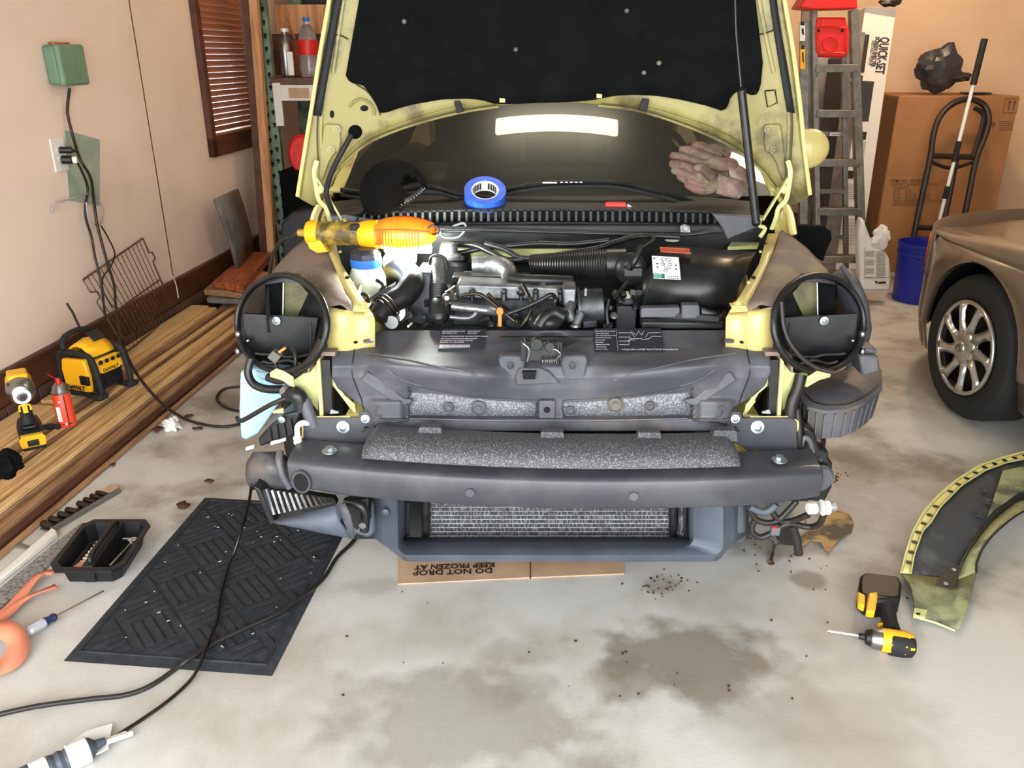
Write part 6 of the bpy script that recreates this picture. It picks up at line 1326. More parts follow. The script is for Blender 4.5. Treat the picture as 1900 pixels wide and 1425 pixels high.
# ---------------------------------------------------------------- things on the concrete
# rubber mat
c1, c2, c4 = PZ(118, 1227, 0), PZ(505, 1255, 0), PZ(380, 924, 0); c3 = c2+(c4-c1)
c3b = PZ(640, 985, 0)
U = (c2-c1); Wm = U.length; U.normalize(); T_ = c4-c1; T_ = T_-U*T_.dot(U)*0; Lm = T_.length; T_.normalize()
t = thing('rubber_mat', 'black rubber floor mat with a woven rib pattern on the concrete', 'floor mat', (c1+c3)/2)
def MP(a, b, z): return c1+U*(a*Wm)+T_*(b*Lm)+V((0, 0, z))
m = MB(); m.add([MP(0, 0, .001), MP(1, 0, .001), MP(1, 1, .001), MP(0, 1, .001), MP(.03, .02, .008), MP(.97, .02, .008), MP(.97, .98, .008), MP(.03, .98, .008)], [(0,3,2,1), (4,5,6,7), (0,1,5,4), (1,2,6,5), (2,3,7,6), (3,0,4,7)]); build('mat_base', m, 'matrub', t)
m = MB(); n1 = (U+T_).normalized(); n2 = (U-T_).normalized(); cs = .135; O_ = MP(.5, .5, .0)
def inside(p): 
    q = p-c1; k = U.dot(T_); det = 1-k*k; a = (q.dot(U)-k*q.dot(T_))/det/Wm; b = (q.dot(T_)-k*q.dot(U))/det/Lm; return .065 < a < .935 and .045 < b < .955
for i in range(-7, 8):
    for j in range(-7, 8):
        c = O_+n1*(i*cs)+n2*(j*cs); d1, d2 = (n1, n2) if (i+j) % 2 == 0 else (n2, n1)
        for k in range(5):
            p = c+d2*((k-2)*cs/5); a, b = p-d1*cs*.46, p+d1*cs*.46; a.z = b.z = 0
            # shorten the bar to what lies inside the border
            N_ = 12; ok = [q for q in range(N_+1) if inside(a.lerp(b, q/N_))]
            if len(ok) < 4: continue
            m.bar(a.lerp(b, ok[0]/N_)+V((0, 0, .010)), a.lerp(b, ok[-1]/N_)+V((0, 0, .010)), cs/5*.62, .005)
rb_ = build('rib_pattern', m, 'matrub', t, smooth=0)
m = MB(); m.tube([MP(.05, .035, .009), MP(.95, .035, .009), MP(.95, .965, .009), MP(.05, .965, .009)], .004, 6, closed=True); build('border_bead', m, 'matrub', t)
# lint specks on the mat
m = MB(); rr = random.Random(5)
for i in range(46):
    p = MP(rr.uniform(.1, .95), rr.uniform(.05, .9), .0135); m.bar(p, p+V((rr.uniform(-.008, .008), rr.uniform(-.006, .006), 0)), .0022, .001)
build('lint_specks', m, 'paper_white', label='tiny white bits of lint scattered on the black rubber mat', category='lint', kind='stuff', smooth=0)
# cords on the floor
def gcord(pts, r, mat, label, z=None, name='power_cord'):
    P = [PZ(a, b, zz) for a, b, zz in pts]; m = MB(); m.tube(P, r, 8, k=6); return build(name, m, mat, label=label, category='cord', smooth=80)
g = .008; h_ = .02
gcord([(-40, 1335, g), (60, 1312, g), (160, 1298, g), (230, 1290, g), (280, 1272, g), (330, 1238, .012), (352, 1222, h_), (400, 1192, h_), (450, 1168, h_), (520, 1135, h_), (575, 1096, h_), (603, 1070, .012), (625, 1035, g), (655, 1005, g), (672, 975, g), (690, 960, g)], .0062, 'cable', 'black cord running from the left edge across the mat and under the car')
gcord([(467, 900, .40), (462, 930, .28), (452, 970, .14), (436, 1020, .05), (420, 1060, h_), (408, 1110, h_), (402, 1150, h_), (385, 1195, .03), (370, 1235, h_), (350, 1266, g), (310, 1302, g), (262, 1336, g), (215, 1366, .012)], .0045, 'dark_steel', 'grey cord hanging from the bumper over the mat to the taped lamp')
gcord([(445, 717, g), (415, 722, g), (402, 738, g), (412, 752, g), (430, 760, g), (450, 762, g), (480, 755, g)], .006, 'cable', 'short loop of black cord on the concrete beside the blue bottle')
# taped hand lamp at the bottom left corner
p0, p1 = PZ(196, 1374, .03), PZ(60, 1440, .03); d = (p1-p0); L_ = d.length; dn = d.normalized(); sdv = dn.cross(V((0, 0, 1)))
t = thing('hand_lamp', 'grey ribbed hand lamp wrapped in white tape at the bottom left corner', 'lamp', p0)
m = MB(); pr = [(.008, 0), (.012, .02)]
for i in range(16): pr.append((.026 if i % 2 else .023, .03+i*.009))
pr += [(.028, .19), (.028, L_)]
m.lathe(pr, p0, d, 20); build('lamp_body', m, 'plastic_lower', t)
for a, b in ((.035, .078), (.115, .150), (.19, .21)):
    m = MB(); m.cyl(p0+dn*a, p0+dn*b, .029, 20); build('tape_band', m, 'paper_white', t, bevel=.003)
m = MB(); q = [p0+dn*.02-sdv*.01, p0+dn*.0-sdv*.01+V((0,0,-.01)), p0+sdv*.06+dn*-.03, p0+sdv*.075+dn*.02, p0+sdv*.05+dn*.10, p0+dn*.09]
m.prism([V((p.x, p.y, .012)) for p in q], (0, 0, .004)); build('loose_tape', m, 'paper_white', t)
m = MB(); m.cyl(p0-dn*.055+V((0, 0, -.015)), p0+V((0, 0, -.005)), .006); m.cyl(p0-dn*.045+sdv*.012+V((0, 0, -.018)), p0+sdv*.01+V((0, 0, -.01)), .006); build('tape_strip', m, 'white_plastic', t)
# socket tray
ZT = .062; nl, fl, fr, nr = PZ(88, 1058, ZT), PZ(156, 970, ZT), PZ(286, 962, ZT), PZ(222, 1058, ZT)
t = thing('tool_tray', 'black plastic tool tray with two compartments left of the mat', 'tool tray', (nl+fr)/2-V((0, 0, ZT)))
U2 = nr-nl; V2 = ((fl-nl)+(fr-nr))/2
def TP(a, b, z): return nl+U2*a+V2*b+V((0, 0, z-ZT))
def oct_(k0, k1, z, c=.12): return [TP(k0+c*(k1-k0), k0, z), TP(k1-c*(k1-k0), k0, z), TP(k1, k0+c*(k1-k0), z), TP(k1, k1-c*(k1-k0), z), TP(k1-c*(k1-k0), k1, z), TP(k0+c*(k1-k0), k1, z), TP(k0, k1-c*(k1-k0), z), TP(k0, k0+c*(k1-k0), z)]
m = MB(); m.grid([oct_(.10, .90, .003), oct_(.06, .94, ZT-.006), oct_(-.02, 1.02, ZT-.006), oct_(-.02, 1.02, ZT+.002), oct_(.05, .95, ZT+.002), oct_(.09, .91, .012), oct_(.12, .88, .008)], True); o = len(m.v); m.f.append(list(range(o-8, o))); m.m.append(0)
build('tray_body', m, 'black_plastic', t, smooth=0)
m = MB(); m.prism([TP(.44, .05, .01), TP(.60, .05, .01), TP(.60, .05, ZT+.004), TP(.44, .05, ZT+.004)], V2*.9); m.tube([TP(.52, .14, ZT), TP(.52, .16, ZT+.015), TP(.52, .3, ZT+.02), TP(.52, .7, ZT+.02), TP(.52, .88, ZT+.015), TP(.52, .9, ZT)], .008, 8, k=3); build('tray_handle', m, 'black_plastic', t, bevel=.003)
for i in range(9):
    c = TP(.30+.004*i, .25+i*.065, .018); u_ = U2.normalized(); m = MB(); m.lathe([(.0075, -.02), (.008, 0), (.0065, .02)], c, u_, 12)
    build('socket', m, 'chrome', label='small chrome socket lying in the left half of the black tool tray', category='socket', group='sockets inside the black tray')
m = MB(); m.prism([TP(.20, .24, .026), TP(.36, .22, .026), TP(.38, .33, .026), TP(.24, .34, .026)], (0, 0, .004)); build('pink_card', m, 'orange_strap', label='small pink torn card inside the left half of the tray', category='card')
a, b = TP(.68, .28, .02), TP(.82, .72, .035); t = thing('ratchet', 'chrome ratchet handle lying in the right half of the tray', 'ratchet', a)
m = MB(); m.tube([a, lerp(a, b, .3), lerp(a, b, .7), b], [.008, .006, .004, .005], 8); build('ratchet_handle', m, 'chrome', t)
m = MB(); m.lathe([(.014, -.006), (.015, 0), (.014, .006)], b, (0, 0, 1), 20); m.box(b+V((-.018, 0, .004)), (.03, .008, .008)); build('ratchet_head', m, 'chrome', t)
m = MB(); m.cyl(TP(.70, .30, .014), TP(.76, .34, .012), .005); build('socket_bit', m, 'chrome', label='short chrome bit beside the ratchet handle in the tray', category='socket bit')
# socket rail
r0, r1 = PZ(84, 981, .012), PZ(213, 906, .012); d = (r1-r0); L_ = d.length; dn = d.normalized(); sdv = V((-dn.y, dn.x, 0))
t = thing('socket_rail', 'metal socket rail on the concrete beyond the black tool tray', 'socket rail', (r0+r1)/2)
RR = Matrix((sdv, dn, V((0, 0, 1)))).transposed()
m = MB(); m.box((r0+r1)/2+V((0, 0, -.008)), (.055, L_, .006), RR); m.box((r0+r1)/2-sdv*.026, (.004, L_, .02), RR); build('rail_base', m, 'steel', t, bevel=.001)
rr = random.Random(2)
for i, k in enumerate((0, 1, 2.1, 3.1, 4.6, 5.5, 6.4, 7.2, 8.1)):
    f = (.45+k)/9.4
    if f > .9: break
    c = r0+d*f+V((0, 0, .006)); r = .0125-.0006*i; m = MB(); m.lathe([(r*.95, -.026), (r, -.024), (r, .0), (r*.85, .004), (r*.85, .024), (r*.6, .025)], c, -sdv, 16)
    build('socket', m, 'dark_steel', label='dark chrome socket clipped on the rail beyond the tray', category='socket', group='sockets on the rail')
    if k in (1, 3.1, 4.6): pass
m = MB(); c = r0+d*.95; m.box(c+V((0, 0, .0)), (.05, .05, .012), RR); build('rail_end', m, 'card_light', t, bevel=.002)
# white strip, grey carpet strip, orange strap, screwdriver
def strip(name, pts, z, th, mat, label, cat_, bevel=.002):
    m = MB(); m.prism([PZ(a, b, z) for a, b in pts], (0, 0, th)); return build(name, m, mat, label=label, category=cat_, bevel=bevel)
strip('white_trim', ((-40, 1108), (98, 987), (106, 991), (108, 998), (-40, 1118)), .001, .018, 'white_paint', 'white strip of trim lying on the concrete at the left edge', 'trim strip', .004)
strip('carpet_strip', ((-40, 1128), (112, 1003), (150, 975), (158, 972), (88, 1056), (-40, 1168)), .001, .008, 'carpet', 'speckled grey carpet strip beside the white trim', 'carpet strip')
strip('grey_lath', ((-20, 998), (40, 1010), (60, 1018), (58, 1022), (-20, 1008)), .001, .006, 'grey_tile', 'short thin grey strip on the floor at the left edge by the lumber', 'strip')
def ribbon(pts, w_, name, mat, label, cat_):
    P = cat([PZ(a, b, z) for a, b, z in pts], 6); m = MB(); L0 = []; R0_ = []
    for i, p in enumerate(P):
        tdir = (P[min(i+1, len(P)-1)]-P[max(i-1, 0)]); tdir.z = 0; tdir.normalize(); n = V((-tdir.y, tdir.x, 0)); tw = .35*math.sin(i*.25)
        L0.append(p+n*w_/2+V((0, 0, tw*w_*.5+.002))); R0_.append(p-n*w_/2-V((0, 0, tw*w_*.5-.002)))
    m.grid([L0, R0_]); return build(name, m, mat, label=label, category=cat_, solid=.002, smooth=80)
ribbon([(100, 1062, .02), (75, 1065, .02), (45, 1098, .018), (20, 1130, .015), (-10, 1150, .012), (-40, 1170, .012)], .032, 'tow_strap', 'orange_strap', 'orange strap running from under the tray along the carpet strip', 'strap')
ribbon([(105, 1088, .015), (70, 1100, .02), (40, 1115, .02), (5, 1145, .02), (-20, 1160, .02)], .028, 'tow_strap', 'orange_strap', 'orange strap nearer the screwdriver, second of the crossed straps', 'strap')
ribbon([(-30, 1165, .03), (10, 1168, .04), (33, 1188, .03), (30, 1215, .02), (5, 1240, .015), (-30, 1250, .015)], .05, 'tow_strap', 'orange_strap', 'wide orange strap loop at the left edge below the other straps', 'strap')
a, b, c = PZ(50, 1173, .016), PZ(104, 1143, .016), PZ(192, 1097, .012); t = thing('screwdriver', 'screwdriver with a clear and dark blue handle pointing under the tray', 'screwdriver', a)
d = b-a; L_ = d.length; m = MB(); m.lathe([(.010, 0), (.0145, .006), (.015, L_*.5), (.013, L_*.62)], a, d, 8); build('handle', m, 'clear_handle', t)
m = MB(); m.lathe([(.0135, L_*.6), (.010, L_*.78), (.0125, L_*.92), (.008, L_)], a, d, 12); build('handle_collar', m, 'navy', t)
m = MB(); m.cyl(b, c, .003); build('shaft', m, 'chrome', t)
# cardboard under the car with upside down print
q = [PZ(738, 1085, .001), PZ(985, 1073, .001), PZ(1158, 1066, .001), PZ(1158, 1010, .001), PZ(985, 1000, .001), PZ(738, 1000, .001)]
t = thing('cardboard_sheet', 'flattened cardboard with upside down print under the front of the car', 'cardboard', sum(q, V((0, 0, 0)))/6)
m = MB(); m.prism(q, (0, 0, .004)); build('sheet', m, 'card_light', t, smooth=0)
m = MB(); m.bar(PZ(984, 1074, .006), PZ(984, 1000, .006), .004, .001); build('fold_line', m, 'ink_brown', t, smooth=0)
m = MB(); e = (PZ(800, 1060, 0)-PZ(920, 1056, 0)).normalized(); dn = V((0, -1, 0))
for s_, px, py, sz in (('DO NOT DROP', 914, 1054, .036), ('KEEP FROZEN AT', 918, 1044, .033)): m.text(s_, PZ(px, py, .0065), e, dn, sz, .0003, bold=.0008, sx=.95)
build('printed_words', m, 'ink', t, smooth=0)
# bolt, torn scrap, leaves, grit
t = thing('long_bolt', 'rusty flange bolt standing on the concrete below the dangling bulb', 'bolt', PZ(1430, 1046, 0))
a, b = PZ(1430, 1045, .004), PZ(1437, 1012, .02); m = MB(); m.cyl(a, b, .0045); m.ball(b, .006, 10); build('bolt_shank', m, 'rust_steel', t); m = MB(); m.lathe([(.011, 0), (.011, .003)], a, b-a, 16); m.lathe([(.007, -.006), (.007, 0)], a, b-a, 6); build('bolt_head', m, 'rust_steel', t)
mk('scrap', 'B9935F', .7, col2='5A5242', scale=11, lo=.42, hi=.55)
q = [(1476, 1005), (1500, 985), (1520, 972), (1538, 955), (1552, 948), (1575, 955), (1585, 972), (1580, 988), (1560, 998), (1548, 1012), (1538, 1026), (1530, 1020), (1524, 1006), (1505, 1003), (1490, 1012)]
m = MB(); m.prism([PZ(a, b, .003+.012*math.sin(i*1.7)**2) for i, (a, b) in enumerate(q)], (0, 0, .003)); build('torn_leather', m, 'scrap', label='torn tan and dark scrap on the concrete under the dangling bulb', category='scrap')
m = lump(PZ(318, 787, .022), .026, 9, sc=(1.3, .9, .9), n=14, m=10, amp=.8); build('paper_wad', m, 'paper_white', label='crumpled white paper on the concrete beside the lumber', category='paper', smooth=20)
def leaf(px, py, s_, label, seed):
    rr = random.Random(seed); c = PZ(px, py, .004); m = MB(); n = 11; pts = []
    for i in range(n): a = 2*PI*i/n; r = s_*(rr.uniform(.45, 1.0)); pts.append(c+V((r*math.cos(a)*1.3, r*math.sin(a), rr.uniform(0, .006))))
    m.add([c+V((0, 0, .006))]+pts, [(0, i+1, (i+1) % n+1) for i in range(n)]); build('dry_leaf', m, 'leaf', label=label, category='leaf', solid=.001)
leaf(290, 797, .035, 'dry brown leaf left of the crumpled white paper', 1); leaf(350, 772, .02, 'small dry leaf right of the crumpled white paper', 2); leaf(368, 795, .022, 'small dry leaf on the concrete between the paper and the bottle', 3)
leaf(340, 938, .03, 'dry brown leaf touching the top left corner of the mat', 4); leaf(205, 864, .018, 'dry leaf scrap at the outer edge of the lumber', 5); leaf(388, 893, .018, 'dark leaf scrap on the bare concrete above the mat', 6)
m = MB(); rr = random.Random(8)
for i in range(150):
    k = rr.random()
    if k < .3: px, py = rr.gauss(1545, 14), rr.gauss(885, 8)
    elif k < .6: px, py = rr.gauss(1440, 60), rr.gauss(1010, 35)
    elif k < .8: px, py = rr.gauss(1230, 25), rr.gauss(1085, 14)
    else: px, py = rr.uniform(600, 1700), rr.uniform(1000, 1300)
    p = PZ(px, py, .002); s_ = rr.uniform(.0015, .005); m.box(p, (s_*1.4, s_, .003), Matrix.Rotation(rr.uniform(0, 3), 3, 'Z'))
build('floor_grit', m, 'leaf', label='dark crumbs of dirt scattered on the concrete in front of the car', category='dirt', kind='stuff', smooth=0)
# ---------------------------------------------------------------- impact driver on the floor
zc = .034
def D(px, py, z=zc): return PZ(px, py, z)
h0, h1 = D(1593, 1180), D(1696, 1196); ax = (h1-h0).normalized(); L_ = (h1-h0).length
t = thing('impact_driver', 'yellow and black cordless impact driver lying on the concrete', 'impact driver', h0-V((0, 0, zc)))
def pf(rs): return [(r, f*L_) for r, f in rs]
m = MB(); m.lathe(pf([(.006, .0), (.008, .02), (.009, .10), (.018, .13), (.022, .22)]), h0, ax, 20); build('chuck', m, 'black_plastic', t)
m = MB(); m.lathe(pf([(.0235, .21), (.027, .25), (.028, .42)]), h0, ax, 28); build('gear_case', m, 'steel', t)
m = MB(); m.lathe(pf([(.030, .41), (.031, .55), (.031, .85), (.027, .96), (.018, 1.0)]), h0, ax, 28); mh = build('motor_housing', m, 'yellow_tool', t)
s1 = ax.cross(V((0, 0, 1))).normalized()
if (s1.y > 0): s1 = -s1
m = MB(); m.lathe(pf([(.0315, .56), (.0325, .60), (.0325, .84), (.029, .96), (.020, 1.01)]), h0+s1*.004+V((0, 0, -.003)), ax, 28); build('rubber_sleeve', m, 'rubber', mh)
m = MB(); c = h0+ax*L_*.70+s1*.034
for a in (-.02, 0.015):
    for b in (-.008, .014): m.ball(c+ax*a+V((0, 0, b)), .0025, 8)
m.box(c+ax*.03+V((0, 0, .01)), (.010, .004, .006)); build('housing_screw', m, 'yellow_tool', mh)
m = MB(); m.cyl(h0-ax*.075, h0+ax*.002, .0032); m.cyl(h0-ax*.078, h0-ax*.06, .0022); build('driver_bit', m, 'chrome', t)
g0, g1 = D(1655, 1172), D(1645, 1128); m = MB(); m.tube([g0, g0.lerp(g1, .35), g0.lerp(g1, .75), g1], [.023, .020, .021, .026], 14, k=4); build('grip', m, 'rubber', t)
m = MB(); m.tube([D(1630, 1160), D(1636, 1159), D(1645, 1162), D(1650, 1172)], .0055, 8, k=3); build('trigger', m, 'yellow_tool', t)
def bq(pts, zlo, th, name, mat, par, bev=.006):
    m = MB(); m.prism([D(a, b, zlo) for a, b in pts], (0, 0, th)); return build(name, m, mat, par, bevel=bev)
bb_ = bq(((1588, 1115), (1590, 1100), (1600, 1094), (1660, 1101), (1667, 1116), (1664, 1142), (1625, 1148), (1600, 1144), (1588, 1130)), .002, .062, 'battery', 'black_plastic', t, .008)
bq(((1589, 1108), (1604, 1116), (1602, 1137), (1590, 1130)), .045, .022, 'battery_end', 'yellow_tool', bb_, .004); bq(((1609, 1111), (1628, 1109), (1621, 1148), (1605, 1145)), .045, .022, 'battery_band', 'yellow_tool', bb_, .004)
bq(((1600, 1098), (1660, 1104), (1662, 1108), (1600, 1101)), .064, .003, 'battery_rail', 'dark_steel', bb_, .001)
# ---------------------------------------------------------------- fender panel on the floor
outer = [(1672, 1062), (1680, 1030), (1692, 990), (1712, 952), (1738, 922), (1775, 890), (1820, 862), (1862, 848), (1900, 838), (1960, 832)]
line1 = [(1690, 1064), (1696, 1030), (1712, 985), (1728, 968), (1745, 940), (1785, 900), (1830, 872), (1868, 858), (1900, 852), (1960, 846)]
inn = [(1775, 1075), (1778, 1060), (1786, 1040), (1800, 1015), (1815, 995), (1835, 970), (1860, 948), (1885, 930), (1915, 918), (1960, 905)]
edge = [(1812, 1062), (1812, 1045), (1822, 1020), (1836, 1000), (1850, 985), (1870, 968), (1885, 957), (1902, 948), (1930, 938), (1970, 930)]
mk('fender_inner', '3A3C40', .75, col2='5A5A58', scale=8, lo=.5, hi=.68)
mk('fender_green', '93976C', .5, col2='4E4E40', scale=9, lo=.44, hi=.64)
def rs(pl, n=40): return resample(pl, n)
t = thing('fender_panel', 'removed yellow fender lying inside up on the concrete at the right edge', 'fender', PZ(1750, 1100, 0))
ro, rl, ri, re = rs(outer), rs(line1), rs(inn), rs(edge)
zs_ = lambda i: .03+.05*math.sin(PI*min(1, i/40))
m = MB(); m.grid([[PZ(a, b, zs_(i)+.018) for i, (a, b) in enumerate(ro)], [PZ(a, b, zs_(i)+.012) for i, (a, b) in enumerate(rl)]]); fl_ = build('flange', m, 'car_yellow_clean', t, solid=.004)
m = MB(); m.tube([PZ(a, b, zs_(i)+.02) for i, (a, b) in enumerate(ro)], .004, 6); m.tube([PZ(a, b, zs_(i)+.014) for i, (a, b) in enumerate(rl)], .0025, 6); build('flange_edge', m, 'frame_green_yellow', fl_)
mid = [(((a+c)/2), ((b+d)/2)) for (a, b), (c, d) in zip(rl, ri)]
m = MB(); m.grid([[PZ(a, b, zs_(i)+.008) for i, (a, b) in enumerate(rl)], [PZ(a, b, zs_(i)-.018) for i, (a, b) in enumerate(mid)], [PZ(a, b, zs_(i)-.005) for i, (a, b) in enumerate(ri)]]); build('panel_inside', m, 'fender_inner', t, solid=.003, smooth=70)
m = MB(); m.grid([[PZ(a, b, zs_(i)+.0) for i, (a, b) in enumerate(ri)], [PZ(a, b, zs_(i)+.02) for i, (a, b) in enumerate(re)]]); build('arch_lip', m, 'fender_green', t, solid=.004)
m = MB(); m.tube([PZ(a, b, zs_(i)+.021) for i, (a, b) in enumerate(re)], .003, 6); m.tube([PZ(a, b, zs_(i)+.004) for i, (a, b) in enumerate(ri)], .0035, 6); build('arch_edge', m, 'engine_black', t)
# lower tail with bracket
m = MB(); rows = [[PZ(a, b, z) for a, b, z in ((1672, 1062, .045), (1730, 1070, .02), (1776, 1076, .03), (1811, 1062, .05))], [PZ(a, b, z) for a, b, z in ((1690, 1085, .04), (1728, 1095, .015), (1772, 1100, .03), (1803, 1095, .05))], [PZ(a, b, z) for a, b, z in ((1697, 1115, .04), (1725, 1120, .01), (1768, 1125, .02), (1795, 1125, .04))], [PZ(a, b, z) for a, b, z in ((1696, 1140, .03), (1722, 1148, .012), (1755, 1158, .012), (1778, 1166, .02))]]
m.grid(rows); build('panel_tail', m, 'fender_green', t, solid=.004, smooth=60)
m = MB(); m.prism([PZ(a, b, .040) for a, b in ((1694, 1142), (1696, 1130), (1720, 1134), (1716, 1148))], (0, 0, .004)); m.tube([PZ(1694, 1144, .04), PZ(1735, 1155, .03), PZ(1772, 1170, .025)], .003, 6); build('tail_bracket', m, 'frame_green_yellow', t)
m = MB(); m.prism([PZ(a, b, .046) for a, b in ((1700, 1137), (1708, 1138), (1707, 1141), (1700, 1140))], (0, 0, .001)); build('bracket_slot', m, 'black_hole', t)
m = MB(); m.prism([PZ(a, b, .058) for a, b in ((1742, 1072), (1778, 1050), (1783, 1060), (1768, 1094), (1735, 1086))], (0, 0, .004)); pt_ = build('black_patch', m, 'engine_black', t)
for a, b in ((1770, 1057), (1755, 1083)):
    m = MB(); m.lathe([(.006, 0), (.006, .002)], PZ(a, b, .063), (0, 0, 1), 14); build('patch_rivet', m, 'grey_strap', pt_)
for i in range(2, 40, 2):
    if 15 < i < 18: continue
    a, b = rl[i]; c, d = ro[i]; k = .42; m = MB(); m.lathe([(.009, 0), (.009, .002)], PZ(lerp(a, c, k), lerp(b, d, k), zs_(i)+.016), (0, 0, 1), 14); build('flange_hole', m, 'engine_black', fl_)
m = MB(); m.prism([PZ(a, b, .074) for a, b in ((1860, 875), (1900, 866), (1960, 860), (1960, 900), (1890, 915), (1845, 948), (1832, 960), (1842, 930))], (0, 0, .004)); build('green_brace', m, 'fender_green', t, bevel=.001)
for a, b, r in ((1832, 930, .018), (1828, 908, .013), (1818, 955, .014)):
    m = MB(); c = PZ(a, b, .078); m.tube([c+V((r*math.cos(k*PI/10), r*math.sin(k*PI/10), 0)) for k in range(20)], .002, 5, closed=True); m.lathe([(r*.5, -.001), (r*.5, .002)], c, (0, 0, 1), 16); build('round_pressing', m, 'fender_inner', t)
# ---------------------------------------------------------------- things lying on the yellow car
# blue tape
c = PY(900, 361, 2.53); axv = V((.06, -.52, .85)).normalized()
t = thing('tape_roll', 'blue masking tape roll leaning on the wiper of the yellow car', 'tape', c)
m = MB(); m.lathe([(.042, -.018), (.064, -.018), (.064, .018), (.042, .018), (.042, -.018)], c, axv, 48, cap=False); mk('tape_blue', '2F5FD0', .45, col2='2850B8', scale=40); build('tape', m, 'tape_blue', t, smooth=40)
m = MB(); m.lathe([(.040, -.0185), (.0419, -.0185), (.0419, .0185), (.040, .0185), (.040, -.0185)], c, axv, 48, cap=False); co = build('core', m, 'white_label', t, smooth=40)
m = MB(); up_ = V((1, 0, 0)); z = axv; x = V((0, 0, 1)).cross(z).normalized(); y = z.cross(x)
for i in range(10):
    if i in (4, 5): continue
    a0 = .5+i*.22; q = [c+x*.0397*math.cos(a)+y*.0397*math.sin(a)+z*h_ for a, h_ in ((a0, -.012), (a0+.16, -.012), (a0+.16, .012), (a0, .012))]; m.add(q, [(0, 1, 2, 3)])
build('core_print', m, 'ink', co, smooth=0)
# black mesh cap
c = PY(731, 352, 2.44); t = thing('baseball_cap', 'black mesh baseball cap with an adjustable strap on the car cowl', 'cap', c-V((0, 0, .07)))
m = MB(); n, mm = 40, 16; vv = []; ff = []
ax_ = V((-.35, -.25, .9)).normalized(); xx = V((1, 0, 0)); xx = (xx-ax_*xx.dot(ax_)).normalized(); yy = ax_.cross(xx)
R_ = .098
for i in range(mm+1):
    th = (PI*.56)*i/mm
    for j in range(n):
        ph = 2*PI*j/n; vv.append(c+V((0, 0, -.01))+(xx*math.sin(th)*math.cos(ph)*1.05+yy*math.sin(th)*math.sin(ph)*.95+ax_*math.cos(th)*1.0)*R_)
for i in range(mm):
    for j in range(n):
        ph = 360*j/n
        da = abs((ph-318+180) % 360-180)
        if i >= 9 and da < 27*math.sqrt(max(0, (i-8.5)/7.5)): continue
        ff.append((i*n+j, (i+1)*n+j, (i+1)*n+(j+1) % n, i*n+(j+1) % n))
m.add(vv, ff); build('crown', m, 'pad_black', t, solid=.003, smooth=80)
m = MB(); L0 = [c+V((0, 0, -.01))+(xx*math.sin(PI*.55)*math.cos(math.radians(ph))*1.05+yy*math.sin(PI*.55)*math.sin(math.radians(ph))*.95+ax_*math.cos(PI*.55))*R_ for ph in range(284, 354, 6)]
m.grid([L0, [p+ax_*.016 for p in L0]]); sb = build('strap', m, 'bag_black', t, solid=.002, smooth=80)
m = MB(); 
for p in L0[1:-1]: m.ball(p+ax_*.008+(p-c).normalized()*.002, .002, 6)
build('strap_holes', m, 'grey_strap', sb)
m = MB(); br0 = [c+V((0, 0, -.01))+(xx*math.sin(PI*.54)*math.cos(math.radians(ph))*1.05+yy*math.sin(PI*.54)*math.sin(math.radians(ph))*.95+ax_*math.cos(PI*.54))*R_ for ph in range(95, 185, 8)]
m.grid([br0, [c+(p-c)*1.35-ax_*.012 for p in br0], [c+(p-c)*1.6-ax_*.03 for p in br0]]); build('brim', m, 'pad_black', t, solid=.003, smooth=80)
# work gloves
mk('leather', '7E6C5A', .9, col2='56483A', scale=22, lo=.4, hi=.62, bump=.8, bscale=90, col3='765850', scale3=14, lo3=.52, hi3=.58)
mk('glove_red', '7C625A', .85, col2='96867A', scale=30)
def glove(name, palm, fingers, cuff, y, label, dz):
    t = thing(name, label, 'glove', PY(palm[0][0], palm[0][1], y))
    m = MB()
    def G(a, b, k=0): return PY(a, b, y+k)
    for a, b, r in palm: m.ball(G(a, b), r, 14, (1.15, .8, .8), 8)
    for f in fingers: m.tube([G(a, b, k) for a, b, k in f], [.0150, .0145, .0135, .0115], 10, k=3); m.ball(G(*f[-1][:2], f[-1][2]), .0118, 10)
    o = build('leather_shell', m, 'leather', t, smooth=80); rm = o.modifiers.new('r', 'REMESH'); rm.mode = 'VOXEL'; rm.voxel_size = .0022; rm.use_smooth_shade = True
    sm_ = o.modifiers.new('s', 'SMOOTH'); sm_.iterations = 1; sm_.factor = .3
    dx = o.modifiers.new('d', 'DISPLACE'); tx = bpy.data.textures.new('creases', 'CLOUDS'); tx.noise_scale = .025; dx.texture = tx; dx.strength = .0012; dx.mid_level = .5
    m = MB(); P0 = [G(*cuff[0]), G(*cuff[1])]; P1 = [G(*cuff[3]), G(*cuff[2])]
    ring = lambda A, B, s_: [ (A+B)/2 + (A-B)/2*math.cos(k*PI/8)*s_ + V((0, .022, .012))*math.sin(k*PI/8) for k in range(16)]
    m.grid([ring(P0[0], P0[1], 1.0), ring((P0[0]+P1[0])/2, (P0[1]+P1[1])/2, 1.08), ring(P1[0], P1[1], 1.1)], True); build('cuff', m, 'glove_red', t, solid=.004, smooth=80)
    sm2 = MB()
    for f in fingers[:4]:
        P = [G(a, b, k)+V((0, -.0145, .002)) for a, b, k in f[:-1]]; sm2.tube(P, .0014, 5, k=4)
    build('seams', sm2, 'glove_red', t, smooth=80)
    return t
